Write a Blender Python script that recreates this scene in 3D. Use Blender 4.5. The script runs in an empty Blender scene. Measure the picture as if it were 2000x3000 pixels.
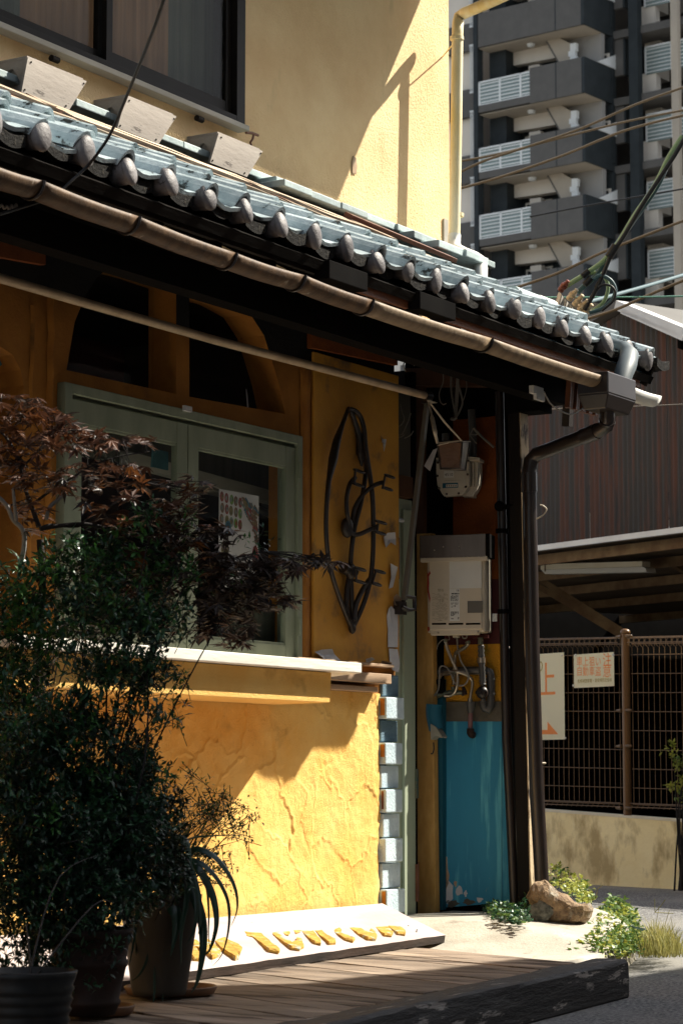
import bpy, bmesh, math, random
from math import radians, sin, cos, pi, atan, tan, sqrt
from mathutils import Vector, Matrix, noise
from mathutils.geometry import tessellate_polygon
random.seed(7)
V = Vector
scene = bpy.context.scene

# ---------------------------------------------------------------- camera
CAM = V((0.0, -6.48, 0.70))
AZ, PITCH, FPX = radians(31.07), atan(624 / 5553), 5553.0   # focal length in pixels of a 2352 px tall picture
FW = V((cos(AZ) * cos(PITCH), sin(AZ) * cos(PITCH), sin(PITCH)))
RT = V((sin(AZ), -cos(AZ), 0))
UP = RT.cross(FW)
cam_data = bpy.data.cameras.new("camera")
cam = bpy.data.objects.new("camera", cam_data)
scene.collection.objects.link(cam)
cam.matrix_world = Matrix(((RT.x, UP.x, -FW.x, CAM.x), (RT.y, UP.y, -FW.y, CAM.y), (RT.z, UP.z, -FW.z, CAM.z), (0, 0, 0, 1)))
cam_data.sensor_fit = 'VERTICAL'; cam_data.sensor_height = 36.0; cam_data.sensor_width = 24.0
cam_data.lens = FPX / 2352 * 36.0
cam_data.clip_start = 0.1; cam_data.clip_end = 2000
cam_data.dof.use_dof = True; cam_data.dof.focus_distance = 12.6; cam_data.dof.aperture_fstop = 8.0
scene.camera = cam

# ---------------------------------------------------------------- world and sun
SUN = V((1.42, -1.0, 1.75)).normalized()      # direction towards the sun
world = bpy.data.worlds.new("World"); scene.world = world; world.use_nodes = True
wn = world.node_tree.nodes; wl = world.node_tree.links
bg = wn["Background"]
sky = wn.new("ShaderNodeTexSky"); sky.sky_type = 'NISHITA'; sky.sun_disc = False
sky.sun_elevation = math.asin(SUN.z); sky.sun_rotation = math.atan2(SUN.x, SUN.y)
sky.dust_density = 2.0
hs_ = wn.new('ShaderNodeHueSaturation'); hs_.inputs['Saturation'].default_value = .50; wl.new(sky.outputs[0], hs_.inputs['Color']); wl.new(hs_.outputs[0], bg.inputs[0]); bg.inputs[1].default_value = 0.09
sd = bpy.data.lights.new("sun", 'SUN'); sd.energy = 5.0; sd.angle = radians(0.55); sd.color = (1.0, 0.93, 0.80)
so = bpy.data.objects.new("sun", sd); scene.collection.objects.link(so)
so.rotation_euler = SUN.to_track_quat('Z', 'Y').to_euler()
scene.view_settings.view_transform = 'Standard'; scene.view_settings.look = 'None'
scene.view_settings.exposure = 1.12; scene.view_settings.gamma = 1.0
scene.cycles.max_bounces = 6; scene.cycles.diffuse_bounces = 3; scene.cycles.transparent_max_bounces = 12
try: scene.cycles.use_denoising = True
except Exception: pass

# ---------------------------------------------------------------- photograph measurements -> world points on real surfaces
def ray(px, py):
    return FW + RT * ((px - 784) / FPX) - UP * ((py - 1176) / FPX)
def PY(p, y=0.0):
    d = ray(*p); return CAM + d * ((y - CAM.y) / d.y)
def PXX(p, x):
    d = ray(*p); return CAM + d * ((x - CAM.x) / d.x)
def PZ(p, z):
    d = ray(*p); return CAM + d * ((z - CAM.z) / d.z)
def PD(p, dist):
    return CAM + ray(*p) * dist
def PN(p, q, n):
    d = ray(*p); return CAM + d * ((q - CAM).dot(n) / d.dot(n))
def zr(x0, y0, s):
    return lambda x, y: ((x0 + x / s) * .784, (y0 + y / s) * .784)
A1 = zr(0, 60, 2.8); A2 = zr(900, 1150, 3.135); A3 = zr(1200, 1200, 4.275); A4 = zr(1200, 1780, 4.3556)
A5 = zr(1550, 1800, 3.484); A6 = zr(540, 2560, 1.96); A7 = zr(1200, 2500, 1.96); A8 = zr(1340, 0, 2.3758)
B1 = zr(1300, 600, 2.24); B2 = zr(1340, 450, 2.3758); B3 = zr(600, 500, 1.96); B4 = zr(1500, 1500, 3.136)
B5 = zr(500, 1350, 2.24); B6 = zr(1050, 1900, 2.767); B7 = zr(0, 2400, 2.24); B8 = zr(0, 1100, 2.8)
C1 = zr(620, 1400, 8.711); C2 = zr(1240, 1600, 6.533); C3 = zr(560, 2660, 2.063); C4 = zr(1340, 800, 2.529)
C5 = zr(1560, 1860, 5.227); C6 = zr(1150, 1050, 4.48); Q1 = zr(0, 0, 1.568); Q2 = zr(1000, 0, 1.568)
Q3 = zr(0, 700, 1.568); Q4 = zr(1000, 700, 1.568); Q5 = zr(0, 1400, 1.568); Q6 = zr(1000, 1400, 1.568)
Q7 = zr(0, 2200, 1.568); Q8 = zr(1000, 2200, 1.568)

# ---------------------------------------------------------------- mesh helpers
class MB:
    def __init__(s): s.v = []; s.f = []; s.m = []; s.s = []
    def add(s, vs, fs, m=0, smooth=False):
        b = len(s.v); s.v += [V(p) for p in vs]
        for f in fs: s.f.append([i + b for i in f]); s.m.append(m); s.s.append(smooth)
        return s
    def hexa(s, p, m=0):   # p: 4 bottom, 4 top corners
        return s.add(p, [(3, 2, 1, 0), (4, 5, 6, 7), (0, 1, 5, 4), (1, 2, 6, 5), (2, 3, 7, 6), (3, 0, 4, 7)], m)
    def box(s, a, b, m=0):
        x0, x1 = sorted((a[0], b[0])); y0, y1 = sorted((a[1], b[1])); z0, z1 = sorted((a[2], b[2]))
        return s.hexa([(x0, y0, z0), (x1, y0, z0), (x1, y1, z0), (x0, y1, z0), (x0, y0, z1), (x1, y0, z1), (x1, y1, z1), (x0, y1, z1)], m)
    def obox(s, c, a, b, d, m=0):   # centre and three half vectors
        c = V(c); a = V(a); b = V(b); d = V(d)
        return s.hexa([c - a - b - d, c + a - b - d, c + a + b - d, c - a + b - d, c - a - b + d, c + a - b + d, c + a + b + d, c - a + b + d], m)
    def bar(s, p, q, w, h, up=(0, 0, 1), m=0):
        p = V(p); q = V(q); d = (q - p); n = d.normalized(); sx = n.cross(V(up)).normalized(); uz = sx.cross(n)
        return s.obox((p + q) / 2, d / 2, sx * w / 2, uz * h / 2, m)
    def prism(s, pts, vec, m=0, m2=None):   # polygon (3D, planar) pushed along vec
        n = len(pts); vec = V(vec); vs = [V(p) for p in pts] + [V(p) + vec for p in pts]
        s.add(vs, [tuple(range(n - 1, -1, -1)), tuple(range(n, 2 * n))], m)
        return s.add(vs, [(i, (i + 1) % n, n + (i + 1) % n, n + i) for i in range(n)], m if m2 is None else m2)
    def holed(s, loops, vec, m=0, m2=None):
        vec = V(vec); vs = [V(p) for l in loops for p in l]; n = len(vs)
        tr = tessellate_polygon([[V((p.x + p.y * .001, p.z, 0)) for p in map(V, l)] for l in loops])
        s.add(vs + [p + vec for p in vs], [tuple(t) for t in tr] + [tuple(i + n for i in reversed(t)) for t in tr], m)
        b = 0; fs = []
        for l in loops:
            k = len(l); fs += [(b + i, b + (i + 1) % k, n + b + (i + 1) % k, n + b + i) for i in range(k)]; b += k
        return s.add(vs + [p + vec for p in vs], fs, m if m2 is None else m2)
    def tube(s, pts, r, seg=8, m=0, caps=True, flat=1.0, flatdir=None):
        pts = [V(p) for p in pts]; n = len(pts); rs = r if isinstance(r, (list, tuple)) else [r] * n
        vs = []; prev = None
        for i, p in enumerate(pts):
            t = (pts[min(i + 1, n - 1)] - pts[max(i - 1, 0)]).normalized()
            a = (prev - t * prev.dot(t)) if prev is not None else None
            if a is None or a.length < 1e-6:
                ref = V(flatdir) if flatdir else (V((0, 0, 1)) if abs(t.z) < .9 else V((1, 0, 0)))
                a = ref - t * ref.dot(t)
            a.normalize(); prev = a; b = t.cross(a)
            for k in range(seg):
                q = 2 * pi * k / seg; vs.append(p + a * (cos(q) * rs[i] * flat) + b * (sin(q) * rs[i]))
        fs = [(i * seg + k, i * seg + (k + 1) % seg, (i + 1) * seg + (k + 1) % seg, (i + 1) * seg + k) for i in range(n - 1) for k in range(seg)]
        s.add(vs, fs, m, True)
        if caps: s.add(vs[:seg] + vs[-seg:], [tuple(range(seg - 1, -1, -1)), tuple(range(seg, 2 * seg))], m)
        return s
    def lathe(s, c, prof, seg=24, m=0, ax=(0, 0, 1), smooth=True):
        c = V(c); ax = V(ax).normalized(); a = ax.orthogonal().normalized(); b = ax.cross(a); vs = []
        for (r, h) in prof:
            for k in range(seg):
                q = 2 * pi * k / seg; vs.append(c + ax * h + (a * cos(q) + b * sin(q)) * r)
        n = len(prof)
        fs = [(i * seg + k, i * seg + (k + 1) % seg, (i + 1) * seg + (k + 1) % seg, (i + 1) * seg + k) for i in range(n - 1) for k in range(seg)]
        return s.add(vs, fs, m, smooth)
    def ball(s, c, rx, ry=None, rz=None, seg=12, rings=8, m=0):
        ry = rx if ry is None else ry; rz = rx if rz is None else rz; c = V(c); vs = []
        for i in range(rings + 1):
            t = pi * i / rings
            for k in range(seg):
                q = 2 * pi * k / seg; vs.append(c + V((rx * sin(t) * cos(q), ry * sin(t) * sin(q), rz * cos(t))))
        fs = [(i * seg + k, (i + 1) * seg + k, (i + 1) * seg + (k + 1) % seg, i * seg + (k + 1) % seg) for i in range(rings) for k in range(seg)]
        return s.add(vs, fs, m, True)

OFF = {}
col = scene.collection
def props(o, label=None, cat=None, group=None, kind=None):
    if label: o['label'] = label
    if cat: o['category'] = cat
    if group: o['group'] = group
    if kind: o['kind'] = kind
    return o
def root(name, loc, label, cat, group=None, kind=None):
    o = bpy.data.objects.new(name, None); col.objects.link(o); o.location = loc; o.empty_display_size = .1
    OFF[o] = V(loc); return props(o, label, cat, group, kind)
def obj(name, mb, mat, parent=None, label=None, cat=None, group=None, kind=None, bevel=0, origin=None):
    off = OFF.get(parent, V((0, 0, 0))); base = V(origin) if origin is not None else off
    me = bpy.data.meshes.new(name)
    me.from_pydata([tuple(p - base) for p in mb.v], [], mb.f)
    for mt in (mat if isinstance(mat, (list, tuple)) else [mat]): me.materials.append(mt)
    me.polygons.foreach_set("material_index", mb.m); me.polygons.foreach_set("use_smooth", mb.s)
    me.update()
    bm = bmesh.new(); bm.from_mesh(me); bmesh.ops.recalc_face_normals(bm, faces=bm.faces); bm.to_mesh(me); bm.free()
    o = bpy.data.objects.new(name, me); col.objects.link(o)
    o.location = base - off
    if parent: o.parent = parent
    OFF[o] = V(base)
    if bevel:
        b = o.modifiers.new("bevel", 'BEVEL'); b.width = bevel; b.segments = 2; b.limit_method = 'ANGLE'; b.angle_limit = radians(50)
    return props(o, label, cat, group, kind)
def place(src, parent, loc, rot=None, name=None):
    o = src.copy(); col.objects.link(o); o.parent = parent
    o.location = V(loc) - OFF.get(parent, V((0, 0, 0)))
    if rot: o.rotation_euler = rot
    return o
def text_mesh(s, size, origin, xdir, ydir, thick=0.0004, sx=1.0, align='LEFT'):
    cu = bpy.data.curves.new("t", 'FONT'); cu.body = s; cu.size = size; cu.extrude = 0; cu.align_x = align; cu.resolution_u = 3
    ob = bpy.data.objects.new("t", cu); col.objects.link(ob)
    bpy.context.view_layer.update()
    me = bpy.data.meshes.new_from_object(ob.evaluated_get(bpy.context.evaluated_depsgraph_get()))
    mb = MB(); xd = V(xdir).normalized(); yd = V(ydir).normalized(); o = V(origin)
    mb.add([o + xd * (v.co.x * sx) + yd * v.co.y for v in me.vertices], [tuple(p.vertices) for p in me.polygons])
    bpy.data.objects.remove(ob); bpy.data.curves.remove(cu); bpy.data.meshes.remove(me)
    return mb

# ---------------------------------------------------------------- materials
def mat(name, c, c2=None, rough=.75, ns=6.0, bump=.0, bs=40.0, metal=0, stretch=(1, 1, 1), rot=(0, 0, 0), dirt=None, ds=3.0, dth=.55, rand=0.0, spec=.35, bdist=.01, contrast=(.35, .65), dstretch=(1, 1, 1), detail=6, vor=0.0, vs=4.0, trans=0.0, coat=0.0, wear=None, ws=14, wth=.62):
    m = bpy.data.materials.new(name); m.use_nodes = True; nt = m.node_tree; N = nt.nodes; L = nt.links
    b = N["Principled BSDF"]; b.inputs["Roughness"].default_value = rough; b.inputs["Metallic"].default_value = metal
    b.inputs["Specular IOR Level"].default_value = spec
    if coat: b.inputs["Coat Weight"].default_value = coat; b.inputs["Coat Roughness"].default_value = .15
    tc = N.new("ShaderNodeTexCoord"); mp = N.new("ShaderNodeMapping"); L.new(tc.outputs["Object"], mp.inputs[0])
    mp.inputs["Scale"].default_value = stretch; mp.inputs["Rotation"].default_value = rot
    vec = mp.outputs[0]
    oi = N.new("ShaderNodeObjectInfo")
    if rand:
        av = N.new("ShaderNodeVectorMath"); av.operation = 'ADD'; sc = N.new("ShaderNodeVectorMath"); sc.operation = 'SCALE'
        cb = N.new("ShaderNodeCombineXYZ"); L.new(oi.outputs["Random"], cb.inputs[0]); L.new(oi.outputs["Random"], cb.inputs[1])
        L.new(cb.outputs[0], sc.inputs[0]); sc.inputs["Scale"].default_value = 37.0
        L.new(vec, av.inputs[0]); L.new(sc.outputs[0], av.inputs[1]); vec = av.outputs[0]
    def nz(scale, src=vec, det=detail, ro=.6):
        n = N.new("ShaderNodeTexNoise"); n.inputs["Scale"].default_value = scale; n.inputs["Detail"].default_value = det; n.inputs["Roughness"].default_value = ro
        L.new(src, n.inputs["Vector"]); return n.outputs[0]
    def rampf(src, a, d):
        r = N.new("ShaderNodeMapRange"); r.inputs[1].default_value = a; r.inputs[2].default_value = d; L.new(src, r.inputs[0]); return r.outputs[0]
    def mix(fac, a, d):
        x = N.new("ShaderNodeMix"); x.data_type = 'RGBA'
        if isinstance(fac, float): x.inputs[0].default_value = fac
        else: L.new(fac, x.inputs[0])
        for k, s in ((6, a), (7, d)):
            if isinstance(s, tuple): x.inputs[k].default_value = (*s[:3], 1)
            else: L.new(s, x.inputs[k])
        return x.outputs[2]
    out = c
    if c2: out = mix(rampf(nz(ns), *contrast), c, c2)
    if dirt:
        mp2 = N.new("ShaderNodeMapping"); L.new(tc.outputs["Object"], mp2.inputs[0]); mp2.inputs["Scale"].default_value = dstretch
        out = mix(rampf(nz(ds, mp2.outputs[0]), dth, dth + .12), out, dirt)
    if wear:
        out = mix(rampf(nz(ws, vec, 10, .7), wth, wth + .03), out, wear)
    if rand:
        hs = N.new("ShaderNodeHueSaturation"); mr = N.new("ShaderNodeMapRange"); L.new(oi.outputs["Random"], mr.inputs[0])
        mr.inputs[3].default_value = 1 - rand; mr.inputs[4].default_value = 1 + rand; L.new(mr.outputs[0], hs.inputs["Value"])
        if isinstance(out, tuple): hs.inputs["Color"].default_value = (*out, 1)
        else: L.new(out, hs.inputs["Color"])
        out = hs.outputs[0]
    if isinstance(out, tuple): b.inputs["Base Color"].default_value = (*out, 1)
    else: L.new(out, b.inputs["Base Color"])
    if bump:
        bp = N.new("ShaderNodeBump"); bp.inputs["Strength"].default_value = bump; bp.inputs["Distance"].default_value = bdist
        h = nz(bs, vec, 8, .65)
        if vor:
            vn = N.new("ShaderNodeTexVoronoi"); vn.feature = 'DISTANCE_TO_EDGE'; vn.inputs["Scale"].default_value = vs
            L.new(vec, vn.inputs["Vector"]); ad = N.new("ShaderNodeMath"); ad.operation = 'MULTIPLY_ADD'
            mn = N.new("ShaderNodeMath"); mn.operation = 'MINIMUM'; L.new(vn.outputs["Distance"], mn.inputs[0]); mn.inputs[1].default_value = .08
            L.new(mn.outputs[0], ad.inputs[0]); ad.inputs[1].default_value = vor; L.new(h, ad.inputs[2]); h = ad.outputs[0]
        L.new(h, bp.inputs["Height"]); L.new(bp.outputs[0], b.inputs["Normal"])
    if trans:
        tr = N.new("ShaderNodeBsdfTranslucent"); ms = N.new("ShaderNodeMixShader"); ms.inputs[0].default_value = trans
        if isinstance(out, tuple): tr.inputs[0].default_value = (*out, 1)
        else: L.new(out, tr.inputs[0])
        L.new(b.outputs[0], ms.inputs[1]); L.new(tr.outputs[0], ms.inputs[2]); L.new(ms.outputs[0], N["Material Output"].inputs[0])
    return m
def glass(name, tint=(.94, .96, .95), refl=.12, rough=.03):
    m = bpy.data.materials.new(name); m.use_nodes = True; N = m.node_tree.nodes; L = m.node_tree.links
    t = N.new("ShaderNodeBsdfTransparent"); t.inputs[0].default_value = (*tint, 1)
    g = N.new("ShaderNodeBsdfGlossy"); g.inputs["Roughness"].default_value = rough
    lw = N.new("ShaderNodeLayerWeight"); lw.inputs[0].default_value = .5; pw = N.new("ShaderNodeMath"); pw.operation = 'POWER'; L.new(lw.outputs["Facing"], pw.inputs[0]); pw.inputs[1].default_value = 4.0
    fr = N.new("ShaderNodeMath"); fr.operation = 'MULTIPLY_ADD'; L.new(pw.outputs[0], fr.inputs[0]); fr.inputs[1].default_value = .14; fr.inputs[2].default_value = .004
    ms = N.new("ShaderNodeMixShader"); L.new(fr.outputs[0], ms.inputs[0]); L.new(t.outputs[0], ms.inputs[1]); L.new(g.outputs[0], ms.inputs[2])
    L.new(ms.outputs[0], N["Material Output"].inputs[0]); return m

SKEW = radians(24.8)     # the side street, the deck planks and the fence run askew to the facade
M = {}
M['stucco_up'] = mat('pale yellow stucco', (.92, .68, .38), (.82, .56, .29), .9, 2.5, 1.0, 75, dirt=(.60, .45, .22), ds=1.8, dth=.62, bdist=.012, dstretch=(1, 1, .35))
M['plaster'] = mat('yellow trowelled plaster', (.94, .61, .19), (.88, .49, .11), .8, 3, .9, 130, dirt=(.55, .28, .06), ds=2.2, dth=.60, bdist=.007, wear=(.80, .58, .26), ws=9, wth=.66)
M['panel_yellow'] = mat('yellow smooth panel', (.72, .36, .05), (.52, .24, .038), .7, 2.0, .25, 90, dirt=(.22, .13, .06), ds=4, dth=.56, bdist=.004)
M['orange'] = mat('orange plaster', (.46, .19, .030), (.35, .13, .02), .85, 5, .6, 50, dirt=(.2, .09, .02), ds=3, dth=.6)
M['stucco_heater'] = mat('golden rough stucco', (.70, .33, .02), (.55, .25, .015), .8, 6, .9, 110, dirt=(.12, .16, .02), ds=5, dth=.64, bdist=.012)
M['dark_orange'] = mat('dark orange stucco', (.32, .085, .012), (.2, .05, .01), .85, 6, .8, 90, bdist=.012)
M['maroon'] = mat('dark maroon panel', (.075, .008, .008), (.05, .006, .006), .6, 4)
M['black_wood'] = mat('black stained timber', (.012, .010, .009), (.020, .015, .012), .7, 4, .5, 25, stretch=(1, 1, .15), wear=(.35, .28, .2), ws=20, wth=.74, spec=.12)
M['black'] = mat('black paint', (.005, .0045, .0045), (.008, .0075, .007), .85, 5, spec=.02)
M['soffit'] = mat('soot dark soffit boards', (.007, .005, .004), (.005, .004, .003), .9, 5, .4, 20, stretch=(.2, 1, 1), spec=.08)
M['charred'] = mat('charred beam', (.012, .011, .010), (.035, .032, .029), .66, 5, 1.0, 16, stretch=(.10, 1, 1.0), rot=(0, 0, -radians(6.8)), bdist=.03, spec=.5, contrast=(.3, .7), wear=(.34, .31, .28), ws=18, wth=.58)
M['deck'] = mat('weathered deck wood', (.34, .265, .20), (.10, .075, .055), .8, 7, .9, 22, stretch=(1, .07, 1), rot=(0, 0, SKEW), rand=.3, bdist=.014, wear=(.06, .04, .028), ws=7, wth=.56)
M['board'] = mat('white painted signboard', (.58, .51, .49), (.42, .35, .34), .7, 4, .4, 18, stretch=(.25, 1, 1), wear=(.22, .14, .10), ws=20, wth=.64)
M['board_edge'] = mat('bare board edge', (.05, .026, .015), (.016, .010, .007), .85, 10, .8, 30, stretch=(.12, 1, 1))
M['foam'] = mat('yellow crumbly lettering', (.60, .38, .07), (.34, .18, .03), .9, 30, 1.0, 120, dirt=(.42, .52, .46), ds=13, dth=.56, bdist=.008)
M['concrete'] = mat('pale concrete', (.50, .46, .39), (.36, .33, .27), .9, 4, .6, 60, dirt=(.20, .17, .13), ds=3, dth=.56, wear=(.14, .12, .10), ws=30, wth=.66)
M['asphalt'] = mat('asphalt', (.26, .255, .245), (.07, .07, .072), .9, 60, 1.0, 90, contrast=(.42, .58), dirt=(.24, .23, .21), ds=.7, dth=.5, bdist=.006)
M['green'] = mat('grey green window paint', (.25, .275, .195), (.19, .215, .15), .6, 8, .25, 30, stretch=(1, 1, .3), wear=(.14, .11, .07), ws=18, wth=.70)
M['green_door'] = mat('sage green door paint', (.36, .41, .30), (.30, .34, .25), .6, 4, .15, 30, stretch=(1, 1, .2))
M['white_wood'] = mat('white painted wood', (.80, .78, .70), (.66, .62, .54), .7, 10, .5, 30, stretch=(.15, 1, 1), wear=(.2, .15, .1), ws=22, wth=.72)
M['ledge'] = mat('bare pinkish wood', (.50, .36, .24), (.36, .24, .15), .8, 8, .4, 25, stretch=(.2, 1, 1))
M['tan_wood'] = mat('tan timber board', (.56, .33, .10), (.44, .24, .06), .65, 9, .35, 26, stretch=(3, 3, 1), dirt=(.2, .12, .05), ds=1.2, dth=.66, bdist=.004)
M['brown_wood'] = mat('brown timber', (.12, .05, .02), (.08, .033, .014), .7, 8, .3, 25, stretch=(1, 1, .2))
M['bracket_board'] = mat('old white board cladding', (.38, .34, .30), (.27, .24, .21), .75, 5, .4, 22, stretch=(.3, 1, 1), wear=(.08, .065, .055), ws=7, wth=.62)
M['tile'] = mat('pale blue painted roof tile', (.52, .59, .61), (.28, .36, .39), .34, 11, .6, 45, rand=.22, wear=(.035, .038, .036), ws=11, wth=.58, spec=.5, bdist=.006)
M['tile_cap'] = mat('grey lilac tile cap', (.20, .185, .185), (.085, .078, .078), .5, 9, .4, 60, rand=.3, wear=(.04, .038, .035), ws=14, wth=.62)
M['tile_raw'] = mat('dark raw clay', (.012, .011, .010), (.13, .11, .08), .85, 60, .9, 60, contrast=(.58, .8), spec=.15)
M['noshi'] = mat('grey blue ridge tile', (.42, .50, .50), (.32, .40, .41), .6, 8, .4, 30, rand=.18, wear=(.12, .12, .11), ws=12, wth=.66)
M['strip'] = mat('sun bleached batten', (.58, .47, .35), (.30, .21, .14), .75, 12, .5, 25, stretch=(.08, 1, 1), rand=.45)
M['copper'] = mat('rust brown flashing', (.22, .09, .045), (.13, .05, .03), .5, 10, .3, 30, stretch=(.2, 1, 1))
M['gutter'] = mat('tan aged gutter', (.15, .088, .045), (.07, .042, .024), .58, 5, .35, 30, stretch=(2.2, 1, .8), wear=(.30, .25, .19), ws=6, wth=.62, spec=.3)
M['gutter_pale'] = mat('pale tan gutter', (.30, .22, .14), (.17, .12, .075), .55, 5, .3, 30, stretch=(2.2, 1, .8), spec=.3)
M['pipe_brown'] = mat('dark brown downpipe', (.028, .019, .016), (.02, .014, .012), .32, 6, spec=.6)
M['pipe_yellow'] = mat('yellowed white downpipe', (.74, .58, .24), (.82, .74, .52), .5, 7, .15, 30, stretch=(1, 1, .25), wear=(.2, .15, .1), ws=20, wth=.72)
M['pipe_white'] = mat('white pipe', (.80, .80, .76), (.72, .71, .66), .5, 9)
M['pipe_slate'] = mat('slate blue metal duct', (.10, .125, .14), (.075, .095, .105), .5, 6, spec=.3)
M['iron'] = mat('black wrought iron', (.012, .010, .010), (.03, .018, .012), .42, 20, .2, 60, spec=.5)
M['dark_frame'] = mat('dark bronze aluminium', (.008, .006, .005), (.012, .010, .008), .5, 4, spec=.12)
M['sill_cream'] = mat('weathered cream sill', (.46, .43, .37), (.32, .30, .25), .6, 6, stretch=(.3, 1, 1), wear=(.2, .17, .12), ws=16, wth=.68)
M['curtain'] = mat('brown curtain', (.32, .17, .09), (.21, .11, .06), .95, 3, stretch=(7, 7, .2))
M['curtain_grey'] = mat('greenish grey curtain', (.11, .11, .085), (.07, .075, .06), .95, 3, stretch=(7, 7, .2))
M['dark_room'] = mat('dark interior', (.025, .02, .02))
M['room_red'] = mat('dull maroon interior', (.16, .06, .07), (.10, .05, .055), .9, 2)
M['blue'] = mat('blue painted panel', (.022, .26, .42), (.015, .18, .31), .55, 2, .2, 30, stretch=(1, 1, .25), dirt=(.09, .40, .52), ds=4, dth=.53, dstretch=(5, 5, .35), wear=(.12, .25, .30), ws=22, wth=.68)
M['blue_dark'] = mat('deep blue painted wood', (.012, .11, .17), (.008, .08, .12), .6, 3, stretch=(1, 1, .3))
M['mortar'] = mat('grey mortar band', (.13, .115, .09), (.09, .08, .06), .9, 8, .5, 50)
M['lightblue'] = mat('pale blue painted block', (.60, .71, .76), (.46, .58, .65), .8, 8, 1.0, 70, bdist=.008, wear=(.10, .12, .13), ws=30, wth=.68)
M['slateblue'] = mat('slate blue painted block', (.16, .26, .33), (.12, .2, .26), .8, 12, .9, 60, stretch=(1, 1, 2.5), wear=(.04, .04, .04), ws=26, wth=.68)
M['peel'] = mat('peeled white plaster', (.60, .58, .58), (.50, .50, .52), .8, 8, .2, 40)
M['cream_metal'] = mat('cream heater enamel', (.56, .49, .37), (.52, .45, .34), .38, 3, spec=.5)
M['heater_side'] = mat('olive grey heater side', (.30, .28, .22), (.26, .24, .19), .4, 3)
M['meter'] = mat('cream meter casting', (.55, .51, .42), (.46, .42, .34), .45, 8, .2, 60, spec=.5)
M['steel'] = mat('brushed stainless hood', (.15, .12, .10), (.11, .088, .075), .32, 3, metal=.6, stretch=(1, 6, 1))
M['steel_hose'] = mat('corrugated steel hose', (.42, .36, .28), None, .3, metal=.85)
M['pvc_grey'] = mat('grey pvc pipe', (.075, .072, .066), (.055, .053, .05), .4, 8, spec=.5)
M['pvc_pink'] = mat('mauve pipe', (.20, .10, .10), None, .4)
M['brass'] = mat('verdigris brass fitting', (.10, .15, .12), (.20, .16, .10), .4, 60, metal=.5)
M['white_print'] = mat('white label paper', (.66, .67, .63), (.60, .60, .56), .6, 5)
M['ink'] = mat('black ink', (.02, .02, .02), None, .6)
M['ink_faint'] = mat('faint grey print', (.26, .23, .17), None, .6)
M['red_paint'] = mat('red paint smear', (.30, .02, .012), (.22, .02, .01), .5, 20)
M['grey_plate'] = mat('dark grey plate', (.12, .11, .09), None, .4)
M['lantern_glass'] = mat('amber frosted glass', (.20, .095, .04), (.13, .06, .025), .25, 9, .4, 25, spec=.6)
M['lantern_metal'] = mat('aged brown lantern metal', (.05, .035, .025), (.3, .25, .2), .45, 8, contrast=(.5, .75), metal=.3)
M['cord'] = mat('pale plastic string', (.62, .54, .42), (.45, .38, .28), .5, 30, stretch=(1, 1, .1))
M['wire_grey'] = mat('grey cable', (.22, .2, .17), None, .5)
M['wire_black'] = mat('black cable', (.015, .015, .015), None, .5)
M['wire_green'] = mat('green cable', (.22, .32, .17), None, .45)
M['wire_teal'] = mat('blue green cable', (.05, .10, .11), None, .45)
M['wire_brown'] = mat('brown cable', (.16, .12, .07), None, .5)
M['wire_mint'] = mat('mint wire', (.15, .35, .28), None, .5)
M['zinc'] = mat('weathered corrugated zinc', (.52, .49, .44), (.40, .37, .33), .5, 8, .2, 30, wear=(.3, .11, .04), ws=10, wth=.64)
M['porcelain'] = mat('cream porcelain', (.66, .54, .36), (.55, .42, .26), .3, 20)
M['porcelain_red'] = mat('red brown porcelain', (.20, .05, .03), (.14, .04, .025), .3, 20)
M['rust_sheet'] = mat('rusty corrugated steel', (.062, .056, .050), (.115, .055, .038), .75, 3.0, .3, 30, stretch=(3, 3, .22), contrast=(.46, .58), dirt=(.05, .047, .045), ds=2.5, dth=.55, dstretch=(4, 4, .3))
M['white_trim'] = mat('white metal trim', (.76, .76, .74), (.66, .65, .62), .5, 3)
M['car_roof'] = mat('brown rusty carport sheet', (.20, .145, .09), (.14, .10, .06), .8, 2.5, .3, 15, stretch=(1, 1, 1))
M['purlin'] = mat('ochre rusty steel', (.26, .17, .08), (.16, .085, .035), .7, 6, .3, 20)
M['lamp_body'] = mat('cream lamp housing', (.92, .84, .64), (.88, .78, .56), .45, 4)
M['tube_glass'] = mat('white lamp tube', (.85, .82, .72), None, .3)
M['fence'] = mat('brown coated wire', (.15, .085, .032), (.10, .055, .022), .4, 30, spec=.5)
M['fence_post'] = mat('brown fence post', (.17, .085, .028), (.10, .05, .018), .35, 5, stretch=(1, 1, .1), spec=.5)
M['fence_wall'] = mat('stained yellow concrete wall', (.98, .84, .50), (.90, .74, .40), .9, 3, .3, 30, dirt=(.50, .38, .19), ds=3.0, dth=.50, dstretch=(1, 1, .6))
M['coping'] = mat('pale concrete coping', (.80, .74, .60), (.70, .62, .46), .85, 5)
M['sign'] = mat('white sign plate', (1, .97, .80), None, .6, trans=.6)
M['sign_orange'] = mat('faded orange print', (1, .42, .15), None, .6, trans=.55)
M['sign_olive'] = mat('olive print', (.40, .30, .04), None, .6, trans=.3)
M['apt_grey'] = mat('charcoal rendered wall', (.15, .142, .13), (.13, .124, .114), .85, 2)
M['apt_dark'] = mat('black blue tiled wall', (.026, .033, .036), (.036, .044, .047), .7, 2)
M['apt_white'] = mat('white apartment concrete', (.90, .82, .70), (.84, .76, .65), .85, 1)
M['apt_soffit'] = mat('beige balcony soffit', (.55, .48, .38), (.48, .42, .34), .85, 1)
M['apt_mid'] = mat('mid grey column', (.36, .345, .32), None, .85)
M['apt_rail'] = mat('white balcony rail', (.90, .92, .90), None, .5)
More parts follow.
